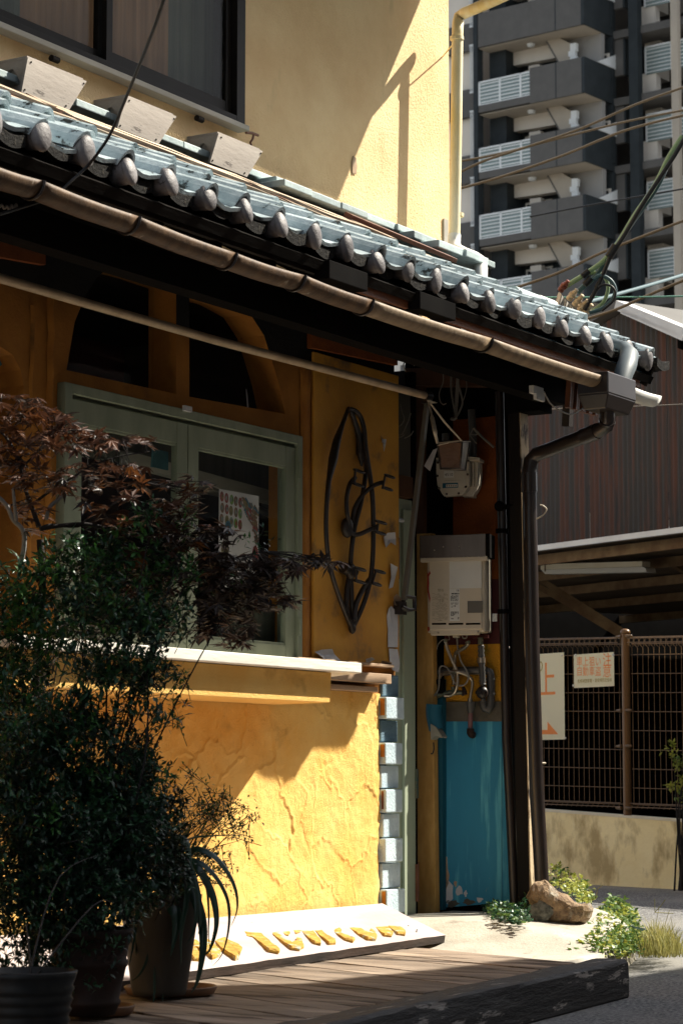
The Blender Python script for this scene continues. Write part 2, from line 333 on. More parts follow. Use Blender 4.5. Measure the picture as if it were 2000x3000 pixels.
M['apt_glass'] = mat('frosted balcony glass', (.30, .38, .37), (.22, .29, .28), .3, 1, stretch=(.3, .3, 4))
M['apt_window'] = mat('dark window glass', (.02, .025, .026), None, .1, spec=.6)
M['rock'] = mat('granite boulder', (.46, .32, .19), (.20, .13, .08), .9, 16, 1.0, 50, dirt=(.56, .52, .42), ds=7, dth=.56, bdist=.03, wear=(.08, .06, .05), ws=30, wth=.60)
M['lichen'] = mat('grey lichen', (.26, .25, .21), (.07, .068, .055), .95, 26, .8, 60)
M['terracotta'] = mat('dark terracotta', (.026, .011, .007), (.016, .008, .005), .7, 6, .3, 30)
M['saucer'] = mat('terracotta saucer', (.20, .10, .05), (.13, .07, .04), .6, 9)
M['pot_grey'] = mat('pale grey tapered planter', (.085, .078, .067), (.055, .05, .043), .6, 4, stretch=(1, 1, .3))
M['pot_black'] = mat('black ribbed nursery pot', (.010, .010, .010), (.02, .019, .017), .45, 20, spec=.25)
M['soil'] = mat('potting soil', (.03, .02, .014), (.06, .045, .03), .95, 60, .8, 80)
M['bark'] = mat('dark bark', (.022, .017, .015), (.012, .010, .009), .85, 20, .5, 60)
M['bark_pale'] = mat('pale grey bark', (.30, .29, .27), (.20, .19, .175), .8, 20, .5, 60)
M['leaf_dark'] = mat('dark glossy green leaf', (.014, .055, .022), (.03, .095, .036), .36, 9, trans=.10, spec=.5)
M['leaf_mid'] = mat('fresh green leaf', (.06, .17, .03), (.035, .12, .03), .45, 6, trans=.2)
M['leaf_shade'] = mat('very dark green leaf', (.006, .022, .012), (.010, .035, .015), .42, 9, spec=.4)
M['leaf_strap'] = mat('dark strap leaf', (.012, .045, .028), (.02, .06, .035), .28, 5, spec=.6)
M['maple_red'] = mat('dull red maple leaf', (.055, .024, .016), (.095, .038, .018), .5, 2.5, trans=.22, rand=.25)
M['maple_orange'] = mat('orange maple leaf', (.17, .062, .016), (.10, .036, .014), .5, 3, trans=.25, rand=.2)
M['maple_brown'] = mat('brown purple maple leaf', (.040, .026, .021), (.028, .020, .017), .45, 3, trans=.15, rand=.2)
M['ivy'] = mat('ivy leaf', (.07, .15, .035), (.16, .24, .05), .45, 9, trans=.2)
M['ivy_yellow'] = mat('yellow green leaf', (.42, .42, .07), (.28, .32, .05), .5, 9, trans=.3)
M['grass'] = mat('dry green grass', (.46, .40, .14), (.26, .27, .08), .6, 9, trans=.3)
M['house_grey'] = mat('light grey render', (.48, .46, .43), (.42, .40, .37), .85, 2, .3, 40)
M['dark_roof'] = mat('dark slate roof', (.06, .06, .065), (.05, .05, .05), .7, 8)
M['win_glass'] = glass('window glass')
M['paper'] = mat('poster paper', (.60, .55, .55), (.54, .48, .48), .5, 4)
POSTER = [mat('print ' + n, c, tuple(x * .4 for x in c), .5, 60) for n, c in (('red', (.34, .06, .05)), ('brown', (.24, .12, .07)), ('grey', (.24, .28, .26)), ('blue', (.05, .16, .24)), ('green', (.18, .30, .05)), ('olive', (.24, .18, .07)))]
M['teal_cloth'] = mat('teal cloth', (.05, .17, .2), (.03, .11, .13), .8, 9)

# ================================================================ GROUND
def gz(x, y):      # the road climbs gently to the side street
    t = min(1, max(0, (x - 10.5) / 6.5)); return -.27 + .15 * (t * t * (3 - 2 * t))
mb = MB(); xs = [-30, -10, 0, 4] + [6 + .5 * i for i in range(26)] + [20, 25, 40, 80, 180]; ys = [-60, -30, -12, -8, -6, -4, -3, -2, -1, 0, 1, 2, 4, 8, 20, 60, 160]
mb.add([(x, y, gz(x, y)) for y in ys for x in xs], [(j * len(xs) + i, j * len(xs) + i + 1, (j + 1) * len(xs) + i + 1, (j + 1) * len(xs) + i) for j in range(len(ys) - 1) for i in range(len(xs) - 1)], 0, True)
obj('road', mb, M['asphalt'], kind='structure')

# beam line (front top edge) and helper lines on the deck
BL, BR = V((7.09, -2.20, -.10)), V((10.27, -1.82, -.10)); BD = (BR - BL).normalized(); BN = V((BD.y, -BD.x, 0))  # BN points to the road
BL = BR - BD * 7.0
# concrete apron between deck and corner post
def sst(t): t = min(1, max(0, t)); return t * t * (3 - 2 * t)
def za(x, y): return max(-.006 - .11 * sst((11.35 - x) / .7) - .14 * sst((-.40 - y) / 1.2), -.14)
mb = MB()
ap = [(4, .02), (12.9, .02), (12.7, -.55), (12.2, -.95), (11.3, -1.25), (10.6, -1.38), (10.0, -1.50), (4, -2.3)]
vs = []; NX, NY = 40, 22
def ylow(x):
    for (xa_, ya_), (xb_, yb_) in zip(ap[1:], ap[2:]):
        if xb_ <= x <= xa_: return yb_ + (ya_ - yb_) * (x - xb_) / (xa_ - xb_)
    return -2.4
for j in range(NY + 1):
    for i in range(NX + 1):
        x = 9.2 + (12.9 - 9.2) * i / NX; yl = ylow(x); y = .05 + (yl - .05) * j / NY
        vs.append(V((x, y, za(x, y) + noise.noise(V((x * 3, y * 3, 1))) * .003)))
for i in range(NX + 1): p = vs[NY * (NX + 1) + i]; vs.append(V((p.x + .02, p.y - .05, -.32)))
mb.add(vs, [(j * (NX + 1) + i, j * (NX + 1) + i + 1, (j + 1) * (NX + 1) + i + 1, (j + 1) * (NX + 1) + i) for j in range(NY + 1) for i in range(NX)], 0, True)
obj('pavement', mb, M['concrete'], kind='structure')
mb = MB(); kx = 10.35
for i in range(6):
    a = BR + BD * (.08 + i * .62); b = BR + BD * (.08 + i * .62 + .605)
    q = MB().hexa([a + V((0, 0, -.25)), b + V((0, 0, -.25)), b - BN * .3 + V((0, 0, -.25)), a - BN * .3 + V((0, 0, -.25)), a + V((0, 0, -.215 + .004 * i)), b + V((0, 0, -.215 + .004 * i)), b - BN * .3 + V((0, 0, -.215 + .004 * i)), a - BN * .3 + V((0, 0, -.215 + .004 * i))])
    if i == 0: kerb = props(bpy.data.objects.new('kerb', None), kind='structure'); col.objects.link(kerb); OFF[kerb] = V((0, 0, 0))
    obj('kerb_stone', q, M['concrete'], kerb, bevel=.012)
# thin skim of worn cement laid over the apron near the deck
# ---------------------------------------------------------------- deck
deck = root('timber_deck', (8, -1, -.30), 'low weathered plank deck in front of the yellow wall', 'deck')
pd = V((-sin(SKEW), -cos(SKEW), 0)); px_ = V((cos(SKEW), -sin(SKEW), 0))
def deck_hit(xw):   # plank seam: starts at wall (xw, -.03), runs along pd to the beam's inner side
    p = V((xw, -.03, 0)); q0 = BR - BN * .17; t = (q0 - p).dot(BN) / pd.dot(BN); return p + pd * t
step = .128 / cos(SKEW)
for i in range(52):
    x0 = 10.77 - (i + 1) * step + .004; x1 = 10.77 - i * step - .004
    if x1 < 4.3: break
    zt = -.10 + random.uniform(-.004, .003); tilt = random.uniform(-.002, .002)
    a0 = V((x0, -.03, 0)); a1 = V((x1, -.03, 0)); b0 = deck_hit(x0); b1 = deck_hit(x1)
    if i == 0: a0.y = a1.y = -.42; a0 += pd * 0; a0.x -= .18; a1.x -= .18
    mbp = MB(); n = 9; vs = []
    for k in range(n + 1):
        t = k / n; w = noise.noise(V((i * 3.1, k * .9, 0))) * .003
        for z in (-.135, 0):
            l = a0.lerp(b0, t); r = a1.lerp(b1, t); l.x += w; r.x += w * .6
            zz = (zt + noise.noise(V((i * 5.3, k * .6, 2))) * .004) if z == 0 else -.15
            vs += [V((l.x, l.y, zz + (tilt if z == 0 else 0))), V((r.x, r.y, zz - (tilt if z == 0 else 0)))]
    fs = []
    for k in range(n):
        b = k * 4
        fs += [(b, b + 1, b + 5, b + 4), (b + 2, b + 6, b + 7, b + 3), (b, b + 4, b + 6, b + 2), (b + 1, b + 3, b + 7, b + 5)]
    fs += [(0, 2, 3, 1), (n * 4, n * 4 + 1, n * 4 + 3, n * 4 + 2)]
    mbp.add(vs, fs)
    obj('plank', mbp, M['deck'], deck, bevel=.003)
mb = MB()
for t in (.3, 1.0, 1.7):
    mb.bar((5, -t, -.19), (9.6, -t + .1, -.19), .06, .07)
obj('joist', mb, M['black_wood'], deck)
# charred beam
mb = MB(); n = 90; L = 7.0; prof = [(-.005, -.27), (0, -.262), (.004, -.18), (.002, -.112), (-.006, -.101), (-.02, -.097), (-.09, -.095), (-.15, -.096), (-.165, -.102), (-.168, -.2), (-.168, -.27)]
vs = []
for i in range(n + 1):
    s = L * i / n; p = BL + BD * s
    for j, (o, z) in enumerate(prof):
        w = noise.fractal(V((s * 1.3, j * .9, 4)), .7, 2.2, 4) * .007 * (1 if z > -.25 else .2)
        w2 = noise.fractal(V((s * 2.3, j * 1.7, 9)), .7, 2.2, 4) * .007 * (1 if z > -.25 else .2)
        e = 0
        vs.append(V((p.x, p.y, 0)) + BN * (o + w) + V((0, 0, z + w2)) + BD * (random.uniform(-.012, .004) if i == n else 0))
m_ = len(prof); fs = [(i * m_ + j, i * m_ + (j + 1) % m_, (i + 1) * m_ + (j + 1) % m_, (i + 1) * m_ + j) for i in range(n) for j in range(m_)]
fs += [tuple(range(m_ - 1, -1, -1)), tuple(n * m_ + j for j in range(m_))]
mb.add(vs, fs, 0, False)
obj('edge_beam', mb, M['charred'], deck)

# ================================================================ HOUSE
HO = V((8, 0, -.27))
house = root('house', HO, 'old two storey corner house with yellow walls, blue roof tiles and arched windows', 'house')
def P(x, y=0.): return PY(x, y) if isinstance(x, tuple) else None
def U(px, y=0., py=1200): return PY((px, py), y).x
uR = PY((906, 1200)).x; uLow = PY((872, 1850)).x
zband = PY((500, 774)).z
zled = PY((800, 1580)).z
# --- wall with window, arched lights and left arched opening
wx0 = 3.0; wtop = 3.25
def loopY(pts, y=0.): return [PY(p, y) for p in pts]
win_h = [PY((128, 1200)).x, PY((678, 1200)).x, PY((675, 1534)).z, PY((675, 1003)).z]
hole_win = [V((win_h[0], 0, win_h[2])), V((win_h[1], 0, win_h[2])), V((win_h[1], 0, win_h[3])), V((win_h[0], 0, win_h[3]))]
hA = loopY([(153, 850), (405, 905), (405, 655), (340, 632), (258, 610), (225, 635), (196, 680), (172, 740)])
hB = loopY([(435, 911), (655, 951), (640, 880), (622, 820), (606, 770), (575, 722), (520, 692), (435, 670)])
hC = [V((PY((-60, 1500)).x, 0, .9)), V((PY((52, 1500)).x, 0, .9))] + loopY([(55, 885), (48, 850), (30, 815), (0, 795), (-40, 790)]) + [V((PY((-60, 1500)).x, 0, PY((-40, 800)).z - .05))]
outer = [V((wx0, 0, zled - .02)), V((uR, 0, zled - .02)), V((uR, 0, wtop)), V((wx0, 0, wtop))]
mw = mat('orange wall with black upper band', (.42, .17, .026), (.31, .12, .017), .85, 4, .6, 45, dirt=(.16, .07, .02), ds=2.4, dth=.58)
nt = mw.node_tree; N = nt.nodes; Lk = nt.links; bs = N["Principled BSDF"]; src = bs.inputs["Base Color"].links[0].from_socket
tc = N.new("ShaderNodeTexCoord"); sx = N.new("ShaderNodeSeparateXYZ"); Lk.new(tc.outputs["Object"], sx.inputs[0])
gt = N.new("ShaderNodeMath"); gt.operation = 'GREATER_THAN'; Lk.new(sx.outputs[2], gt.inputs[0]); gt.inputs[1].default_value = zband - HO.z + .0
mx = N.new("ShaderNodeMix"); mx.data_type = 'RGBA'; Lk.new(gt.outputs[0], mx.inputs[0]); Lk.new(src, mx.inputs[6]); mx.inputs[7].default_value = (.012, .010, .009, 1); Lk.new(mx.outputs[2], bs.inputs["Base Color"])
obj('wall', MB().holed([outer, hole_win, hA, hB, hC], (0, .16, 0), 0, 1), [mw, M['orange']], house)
# mouldings: plaster pillar strips left and right of the window and a ledge under the lights
for pts, d in (([(97, 1490), (106, 1490), (106, 640), (97, 640)], .03), ([(686, 1520), (706, 1520), (706, 800), (686, 800)], .02), ([(58, 1490), (66, 1490), (66, 700), (58, 700)], .015)):
    a = PY(pts[0]); b = PY(pts[1]); zt = PY(pts[2]).z
    mb = MB(); n = 40; vs = []
    for k in range(n + 1):
        z = max(a.z, .6) + (min(zt, zband) - max(a.z, .6)) * k / n
        for (x, y) in ((a.x, -.003), (a.x + .01, -d), (b.x - .01, -d), (b.x, -.003)):
            vs.append(V((x + noise.noise(V((x * 9, z * 7, 1))) * .012, y + noise.noise(V((x * 5, z * 9, 3))) * .008, z)))
    mb.add(vs, [(k * 4 + j, k * 4 + j + 1, (k + 1) * 4 + j + 1, (k + 1) * 4 + j) for k in range(n) for j in range(3)], 0, True)
    obj('plaster_moulding', mb, M['orange'], house)
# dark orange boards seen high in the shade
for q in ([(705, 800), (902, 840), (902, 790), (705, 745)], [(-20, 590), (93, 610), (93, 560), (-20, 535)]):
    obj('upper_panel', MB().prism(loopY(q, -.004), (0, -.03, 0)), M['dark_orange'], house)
# yellow smooth panel at the right, slightly proud
yp = [PY((712, 1515)), PY((905, 1515))]; zt = min(PY((800, 862)).z, zband)
mb = MB(); mb.box((yp[0].x, -.022, yp[0].z - .01), (uR + .01, -.004, PY((905, 905)).z + .1))
obj('wall_panel', mb, M['panel_yellow'], house, bevel=.004)
# peeling plaster flakes
random.seed(11)
def flake(pts, off=.03, y=-.022, mt='peel'):
    mb = MB(); P0 = loopY(pts, y - .002); n = len(P0); c = sum(P0, V()) / n
    vs = [p + V((0, -random.uniform(.0, off), 0)) for p in P0] + [c + V((0, -.004, 0))]
    mb.add(vs, [(i, (i + 1) % n, n) for i in range(n)]); mb.add([v + V((0.002, .003, 0)) for v in vs], [(i, n, (i + 1) % n) for i in range(n)])
    return obj('peeling_flake', mb, M[mt], house)
flake([A2(*p) for p in ((682, 1330), (712, 1290), (765, 1285), (792, 1345), (790, 1405), (740, 1375), (715, 1425), (690, 1390))])
flake([A2(*p) for p in ((735, 1570), (795, 1605), (808, 1680), (770, 1790), (745, 1800), (735, 1700))])
flake([A2(*p) for p in ((735, 1985), (770, 1960), (815, 2030), (815, 2180), (818, 2340), (730, 2340), (738, 2170), (728, 2060))], .012)
flake([A2(*p) for p in ((655, 395), (682, 425), (716, 430), (708, 480), (702, 545), (690, 480), (668, 460))])
flake([A2(*p) for p in ((745, 1880), (790, 1850), (830, 1900), (822, 1960), (760, 1955))], .04, mt='ledge')
flake([B6(*p) for p in ((240, 0), (312, 5), (318, 120), (310, 195), (262, 175), (240, 90))], .012)
flake([B5(*p) for p in ((925, 1255), (975, 1240), (1040, 1235), (1070, 1270), (1062, 1310), (985, 1315), (940, 1290))], .06)
flake([B5(*p) for p in ((1270, 1300), (1290, 1290), (1312, 1305), (1300, 1325), (1275, 1320))], .03)
flake([B5(*p) for p in ((1330, 1335), (1360, 1312), (1400, 1325), (1420, 1344), (1380, 1342))], .05, mt='ledge')
# wooden ledges below the panel
for a, b, y0 in (((686, 1519), (905, 1534), -.07), ((762, 1570), (868, 1590), -.075), ((745, 1541), (899, 1571), -.105)):
    pa = PY(a, y0); pb = PY(b, y0)
    obj('wood_ledge', MB().box((pa.x, y0, PY((b[0], a[1] + 8), y0).z), (pb.x, -.002, pb.z)), M['ledge'], house, bevel=.003)
# lower rough plaster wall: real relief
nx, nz_ = 400, 190; x0, x1, z0, z1 = 8.4, uLow, -.12, zled - .02
mb = MB(); vs = []
for j in range(nz_ + 1):
    for i in range(nx + 1):
        x = x0 + (x1 - x0) * i / nx; z = z0 + (z1 - z0) * j / nz_
        p = V((x * 3.4, z * 3.0, .3)); w = noise.noise_vector(p * .9) * .55 + noise.noise_vector(p * 7.0) * .10
        d, sd3 = noise.voronoi(V((p.x + w.x, p.y + w.y, .5)), distance_metric='DISTANCE'); e = d[1] - d[0]; c3 = sd3[0]
        h1 = noise.noise(V((c3.x * 3.7, c3.y * 5.1, 1.0))); h2 = noise.noise(V((c3.x * 6.1, c3.y * 2.3, 7.0))); h3 = noise.noise(V((c3.x * 2.9, c3.y * 8.3, 3.0)))
        gate = max(0, min(1, (noise.noise(V((x * 2.6, z * 2.9, 8))) + .20) * 4))
        rel = (.005 * h1 + (.05 * h2 * (p.x - c3.x) + .05 * h3 * (p.y - c3.y)) * .22) * min(1, e / .07)
        rel += .006 * max(0, 1 - e / .035) * gate + .0035 * noise.fractal(V((x * 11, z * 11, 2)), .8, 2, 4) + .006 * noise.noise(V((x * 1.7, z * 1.9, 5)))
        ed = max(0, 1 - (x1 - x) / .04); rel -= .02 * ed * (1 + noise.noise(V((z * 9, 0, 0))))
        xx = x + (noise.noise(V((z * 8, 3, 0))) * .02 if i > nx - 3 else 0)
        vs.append(V((xx, -.014 - rel, z)))
mb.add(vs, [(j * (nx + 1) + i, j * (nx + 1) + i + 1, (j + 1) * (nx + 1) + i + 1, (j + 1) * (nx + 1) + i) for j in range(nz_) for i in range(nx)], 0, True)
mb.box((4.6, -.016, -.25), (8.41, .0, zled - .02))
obj('lower_wall', mb, M['plaster'], house)
obj('wall_core', MB().box((3, .01, -.27), (uLow - .01, .16, zled - .02)), M['orange'], house)
# sill boards
sy = -.48
pa = PY((830, 1523), sy); pb = PY((830, 1546), sy); xl = PY((40, 1540), sy).x
obj('window_sill', MB().hexa([(xl, sy, pb.z), (pa.x, sy, pb.z), (pa.x + .40, -.004, pb.z), (xl, -.004, pb.z), (xl, sy, pa.z), (pa.x, sy, pa.z), (pa.x + .40, -.004, pa.z), (xl, -.004, pa.z)]), M['white_wood'], house, bevel=.004)
pc = PY((757, 1614), -.405); pd_ = PY((757, 1556), -.405)
obj('sill_apron', MB().hexa([(xl, -.405, pc.z), (pc.x, -.405, pc.z), (pc.x + .1, -.02, pc.z), (xl, -.02, pc.z), (xl, -.415, pb.z - .003), (pc.x, -.415, pb.z - .003), (pc.x + .1, -.02, pb.z - .003), (xl, -.02, pb.z - .003)]), M['plaster'], house, bevel=.003)

# --- main window
wz0, wz1 = win_h[2], win_h[3]; wa, wb = win_h[0], win_h[1]
fr = .055
win = MB()
win.box((wa, -.045, wz0), (wa + fr, .08, wz1)); win.box((wb - fr * .8, -.045, wz0), (wb, .08, wz1))
win.box((wa + fr, -.045, wz1 - .045), (wb - fr * .8, .078, wz1)); win.box((wa + fr, -.045, wz0), (wb - fr * .8, .078, wz0 + .02))
wino = obj('window', win, M['green'], house, bevel=.003)
def sash(a, b, y, z0, z1, top=.10):
    s = MB(); st = .085
    s.box((a, y, z0), (a + st, y + .035, z1)); s.box((b - st, y, z0), (b, y + .035, z1))
    s.box((a + st, y + .002, z1 - top), (b - st, y + .033, z1)); s.box((a + st, y + .002, z0), (b - st, y + .033, z0 + .085))
    s.box((a + st, y + .008, z1 - top - .012), (b - st, y + .028, z1 - top)); s.box((a + st, y + .008, z0 + .085), (b - st, y + .028, z0 + .097))
    obj('sash', s, M['green'], wino, bevel=.002)
    obj('window_pane', MB().box((a + st - .005, y + .014, z0 + .08), (b - st + .005, y + .019, z1 - top + .005)), M['win_glass'], wino)
xm = PY((427, 1200), -.02).x
sash(wa + fr + .004, xm - .004, -.03, wz0 + .022, wz1 - .065)
sash(xm + .004, wb - fr * .8 - .004, -.03, wz0 + .022, wz1 - .065)
hm = MB()
for z in (wz0 + .16, wz1 - .22): hm.box((wb - .05, -.052, z), (wb - .035, -.044, z + .085)); hm.tube([(wb - .042, -.054, z), (wb - .042, -.054, z + .085)], .005)
obj('hinge', hm, M['green'], wino)
obj('frame_clip', MB().box((PY((421, 935), -.05).x, -.06, PY((430, 945), -.05).z), (PY((438, 935), -.05).x, -.045, PY((430, 933), -.05).z)), M['peel'], wino)
# interior
rm = MB(); rm.box((3.0, 1.7, -.1), (11.2, 1.75, 3.2), 1); rm.box((3, .16, 3.2), (11.2, 1.7, 3.22)); rm.box((3, .16, .2), (11.2, 1.7, .22)); rm.box((11.15, .16, 0), (11.2, 1.7, 3.2))
obj('interior', rm, [M['dark_room'], M['room_red']], house)
ia = MB()
ia.bar(PY((285, 1052), .30), PY((645, 1150), .30), .05, .065)
obj('interior_rail', ia, M['sill_cream'], house)
obj('interior_shade', MB().prism([PY(p, .34) for p in ((150, 1040), (640, 1135), (640, 985), (150, 880))], (0, .02, 0)), M['curtain_grey'], house)
obj('interior_pipe', MB().tube([PY((440, 1118), .5), PY((520, 1137), .5), PY((650, 1195), .5)], .02), M['wire_grey'], house)
obj('hanging_cloth', MB().prism([PY(p, .12) for p in ((353, 1030), (387, 1038), (387, 1080), (350, 1072))], (0, .01, 0)), M['teal_cloth'], house)
obj('interior_board', MB().prism([PY(p, .12) for p in ((500, 1380), (640, 1388), (640, 1500), (500, 1500))], (0, .01, 0)), M['curtain_grey'], house)
# transom glass
for h in (hA, hB, hC):
    obj('arched_pane', MB().prism([V((p.x, .13, p.z)) for p in h], (0, .005, 0)), M['win_glass'], house)
obj('torn_strip', MB().prism([PY(p, .05) for p in ((571, 935), (568, 903), (566, 893), (569, 937))], (0, .004, 0)), M['peel'], house)
obj('teal_cloth', MB().prism([PY(p, .08) for p in ((-8, 795), (6, 800), (12, 815), (8, 835), (0, 842), (-8, 838))], (0, .02, 0)), M['teal_cloth'], house)

# poster behind the glass
PYF = .015
pc_ = [PY(C1(*p), PYF) for p in ((190, 280), (1212, 380), (1195, 2330), (205, 2250))]
xa = PY(C1(195, 300), PYF).x; xb = PY(C1(1205, 400), PYF).x; zt = PY(C1(195, 280), PYF).z; zb = zt - (xb - xa) * 1.35
poster = obj('poster', MB().box((xa, PYF, zb), (xb, PYF + .002, zt)), M['paper'], label='exhibition poster with small ornaments taped inside the green window', cat='poster')
pw = xb - xa; yy = PYF - .001
def pdisc(cx, cy, rx, ry, m, mb, y=yy):
    n = 14; mb.add([(xa + cx * pw + rx * pw * cos(2 * pi * k / n), y, zt - cy * pw + ry * pw * sin(2 * pi * k / n)) for k in range(n)], [tuple(range(n))], m)
random.seed(4); ring = MB()
for r in range(4):
    for c in range(5):
        if r == 3 and c > 1: continue
        pdisc(.07 + c * .115 + random.uniform(-.01, .01), .10 + r * .155 + c * .01, .050, .072, random.choice([0, 1, 1, 2, 5, 0, 4]), ring)
        pdisc(.07 + c * .115 + random.uniform(-.01, .01), .10 + r * .155 + c * .01, .022, .035, random.choice([0, 1, 2, 5]), ring, yy - .0006)
pdisc(.215, .53, .08, .11, 3, ring, yy - .001); pdisc(.215, .53, .03, .04, 1, ring, yy - .0015)
pdisc(.91, .86, .085, .155, 0, ring); pdisc(.15, .83, .10, .13, 5, ring); pdisc(.95, 1.1, .05, .06, 1, ring); pdisc(.07, 1.15, .06, .08, 1, ring)
for i in range(70):
    cx = random.uniform(.62, .95); cy = .06 + (cx - .62) * random.uniform(.2, 1.7) + random.uniform(0, .15); a = random.uniform(.2, .9); l = random.uniform(.03, .08); w = .018
    c = V((xa + cx * pw, yy - .0003 - i * .00002, zt - cy * pw)); d = V((cos(a), 0, -sin(a))) * l * pw; e = V((sin(a), 0, cos(a))) * w * pw
    ring.add([c - d - e, c + d - e, c + d + e, c - d + e], [(0, 1, 2, 3)], random.choice([0, 1, 1, 5, 2, 3]))
obj('printed_picture', ring, POSTER, poster)
obj('lettering', text_mesh("melancholily", pw * .10, (xa + pw * .34, yy, zt - pw * .93), (1, 0, 0), (0, 0, 1), sx=.62), M['ink'], poster)
obj('lettering', text_mesh("阪個展", pw * .145, (xa + pw * .41, yy, zt - pw * 1.09), (1, 0, 0), (0, 0, 1), sx=.80), M['ink'], poster)

# --- blue quoin blocks at the right end of the lower wall
random.seed(5)
bz = [PY((900, y), -.05).z for y in (1600, 1653, 1705, 1757, 1812, 1868, 1925, 1982, 2042, 2100)]
ztop = PY((900, 1548), -.05).z
bz = [ztop] + bz
for k in range(len(bz) - 1):
    zt_, zb_ = bz[k], bz[k + 1]; odd = k % 2
    if k == 0: xl_, xr_, yf, mt = 880, 917, -.02, 'slateblue'
    elif odd: xl_, xr_, yf, mt = 884, 925, -.045, 'lightblue'
    else: xl_, xr_, yf, mt = 874, 914, -.012, 'slateblue' if k < 3 else 'lightblue'
    dx = .02 * (k > 4)
    a = PY((xl_ + k * .6, 1800), yf).x; b = PY((xr_ + k * .5, 1800), yf).x
    a += random.uniform(-.008, .006); b += random.uniform(-.012, .006); yf += random.uniform(-.006, .006)
    obj('quoin_block', MB().box((a, yf, zb_ + .004), (b, .11 + random.uniform(0, .01), zt_ - .003)), M[mt], house, bevel=.006)
    if k in (1, 3, 5, 9): obj('block_side_patch', MB().box((a - .003, yf + .006 + .004 * (k % 3), zb_ + .012 + .01 * (k % 4)), (a - .001, -.014, zt_ - .012)), M['orange'] if k != 5 else M['copper'], house)

# --- recess with the green door, transom pane and timber jamb
yd = .10
dl = PY((900, 1500), yd).x; dr = PY((947, 1500), yd).x
dz0, dz1 = -.10, PY((930, 1147), yd).z
door = MB(); door.box((dl, yd, dz0), (dr, yd + .04, dz1))
dob = obj('door', door, M['green_door'], house, bevel=.003)
xs_ = PY((918, 1500), yd).x
obj('door_stile', MB().box((PY((921, 1500), yd).x, yd - .018, dz0), (dr - .004, yd - .002, dz1 - .06)), M['green_door'], dob, bevel=.002)
obj('door_hinge', MB().box((dr - .012, yd - .03, .62), (dr + .01, yd - .019, .78)), M['brass'], dob)
obj('door_hinge', MB().box((dr - .012, yd - .03, .06), (dr + .012, yd - .019, .26)), M['copper'], dob)
obj('door_notice', MB().box((PY((908, 1500), yd).x, yd - .01, PY((912, 1330), yd).z), (PY((914, 1500), yd).x, yd - .004, PY((912, 1235), yd).z)), M['red_paint'], dob)
obj('door_handle', MB().tube([PY((912, 1192), .05), PY((924, 1196), .05)], .012), M['peel'], dob)
obj('transom_rail', MB().box((dl, .06, PY((925, 1140), .06).z), (PY((948, 1100), .06).x, .12, PY((925, 1092), .06).z)), M['brown_wood'], house)
obj('transom_pane', MB().box((dl, .10, PY((925, 1092), .1).z), (PY((942, 1000), .1).x, .105, PY((925, 900), .1).z)), M['grey_plate'], house)
jx0, jx1 = PY((950, 1500), -.0).x, PY((999, 1500), -.0).x
obj('door_jamb', MB().box((dr + .01, yd, -.12), (dr + .05, yd + .05, 3.0)), M['black'], house)
jam = MB(); jw = PY((951, 1600), .0).x
# the tan board faces the camera: it spans the jamb across the recess
q = [PXX((950, 2097), 11.88), PXX((1000, 2092), 11.88)]
jb = [q[0].y, q[1].y]
obj('timber_post', MB().hexa([(11.88, q[1].y, -.115), (11.93, q[1].y, -.115), (11.93, q[0].y, -.115), (11.88, q[0].y, -.115), (11.88, PXX((990, 1230), 11.88).y, PXX((975, 1225), 11.88).z), (11.93, PXX((990, 1230), 11.88).y, PXX((975, 1225), 11.88).z), (11.93, PXX((946, 1230), 11.88).y, PXX((975, 1225), 11.88).z), (11.88, PXX((946, 1230), 11.88).y, PXX((975, 1225), 11.88).z)]), M['tan_wood'], house, bevel=.004)
obj('timber_post', MB().box((11.89, PXX((972, 1200), 11.89).y, PXX((975, 1226), 11.89).z), (11.93, PXX((942, 1200), 11.89).y, 3.0)), M['brown_wood'], house)
obj('jamb_hinge', MB().box((11.865, PXX((962, 1900), 11.88).y, PXX((955, 2050), 11.88).z - .1 + .1), (11.879, PXX((953, 1900), 11.88).y, PXX((955, 1980), 11.88).z)), M['copper'], house)

# --- heater wall (faces the camera)
AN = V((-.961, -.276, 0)); AA = V((-.276, .961, 0)); HP0 = PXX((1165, 1700), 12.1)
def HW(p, off=0.): return PN(p, HP0 + AN * off, AN)
def hpoly(pts, off=0., d=.04): return MB().prism([HW(p, off) for p in pts], AN * -d)
obj('heater_wall', hpoly([(930, 2110), (1170, 2110), (1170, 760), (930, 760)], -.02, .12), M['black'], house)
obj('orange_wall_strip', hpoly([(1040, 1330), (1148, 1330), (1140, 955), (1040, 965)], 0, .018), M['dark_orange'], house)
obj('maroon_panel', hpoly([(985, 1482), (1160, 1482), (1155, 1330), (985, 1330)], 0, .018), M['maroon'], house)
obj('golden_wall_strip', hpoly([(985, 1614), (1164, 1614), (1162, 1478), (985, 1483)], 0.004, .02), M['stucco_heater'], house)
mbb = hpoly([(1014, 1657), (1165, 1657), (1164, 1611), (1016, 1612)], .012, .03)
obj('mortar_band', mbb, M['mortar'], house)
bluem = obj('blue_panel', hpoly([(1014, 2085), (1172, 2072), (1166, 1655), (1014, 1657)], .006, .02), M['blue'], house)
random.seed(9)
def hflake(c, rx, ry, mt, n=11, off=.008):
    pts = []
    for k in range(n):
        a = 2 * pi * k / n; r = random.uniform(.55, 1.15); pts.append((c[0] + cos(a) * rx * r, c[1] + sin(a) * ry * r))
    obj('bare_patch', MB().prism([HW(p, off) for p in pts], AN * -.002), M[mt], bluem)
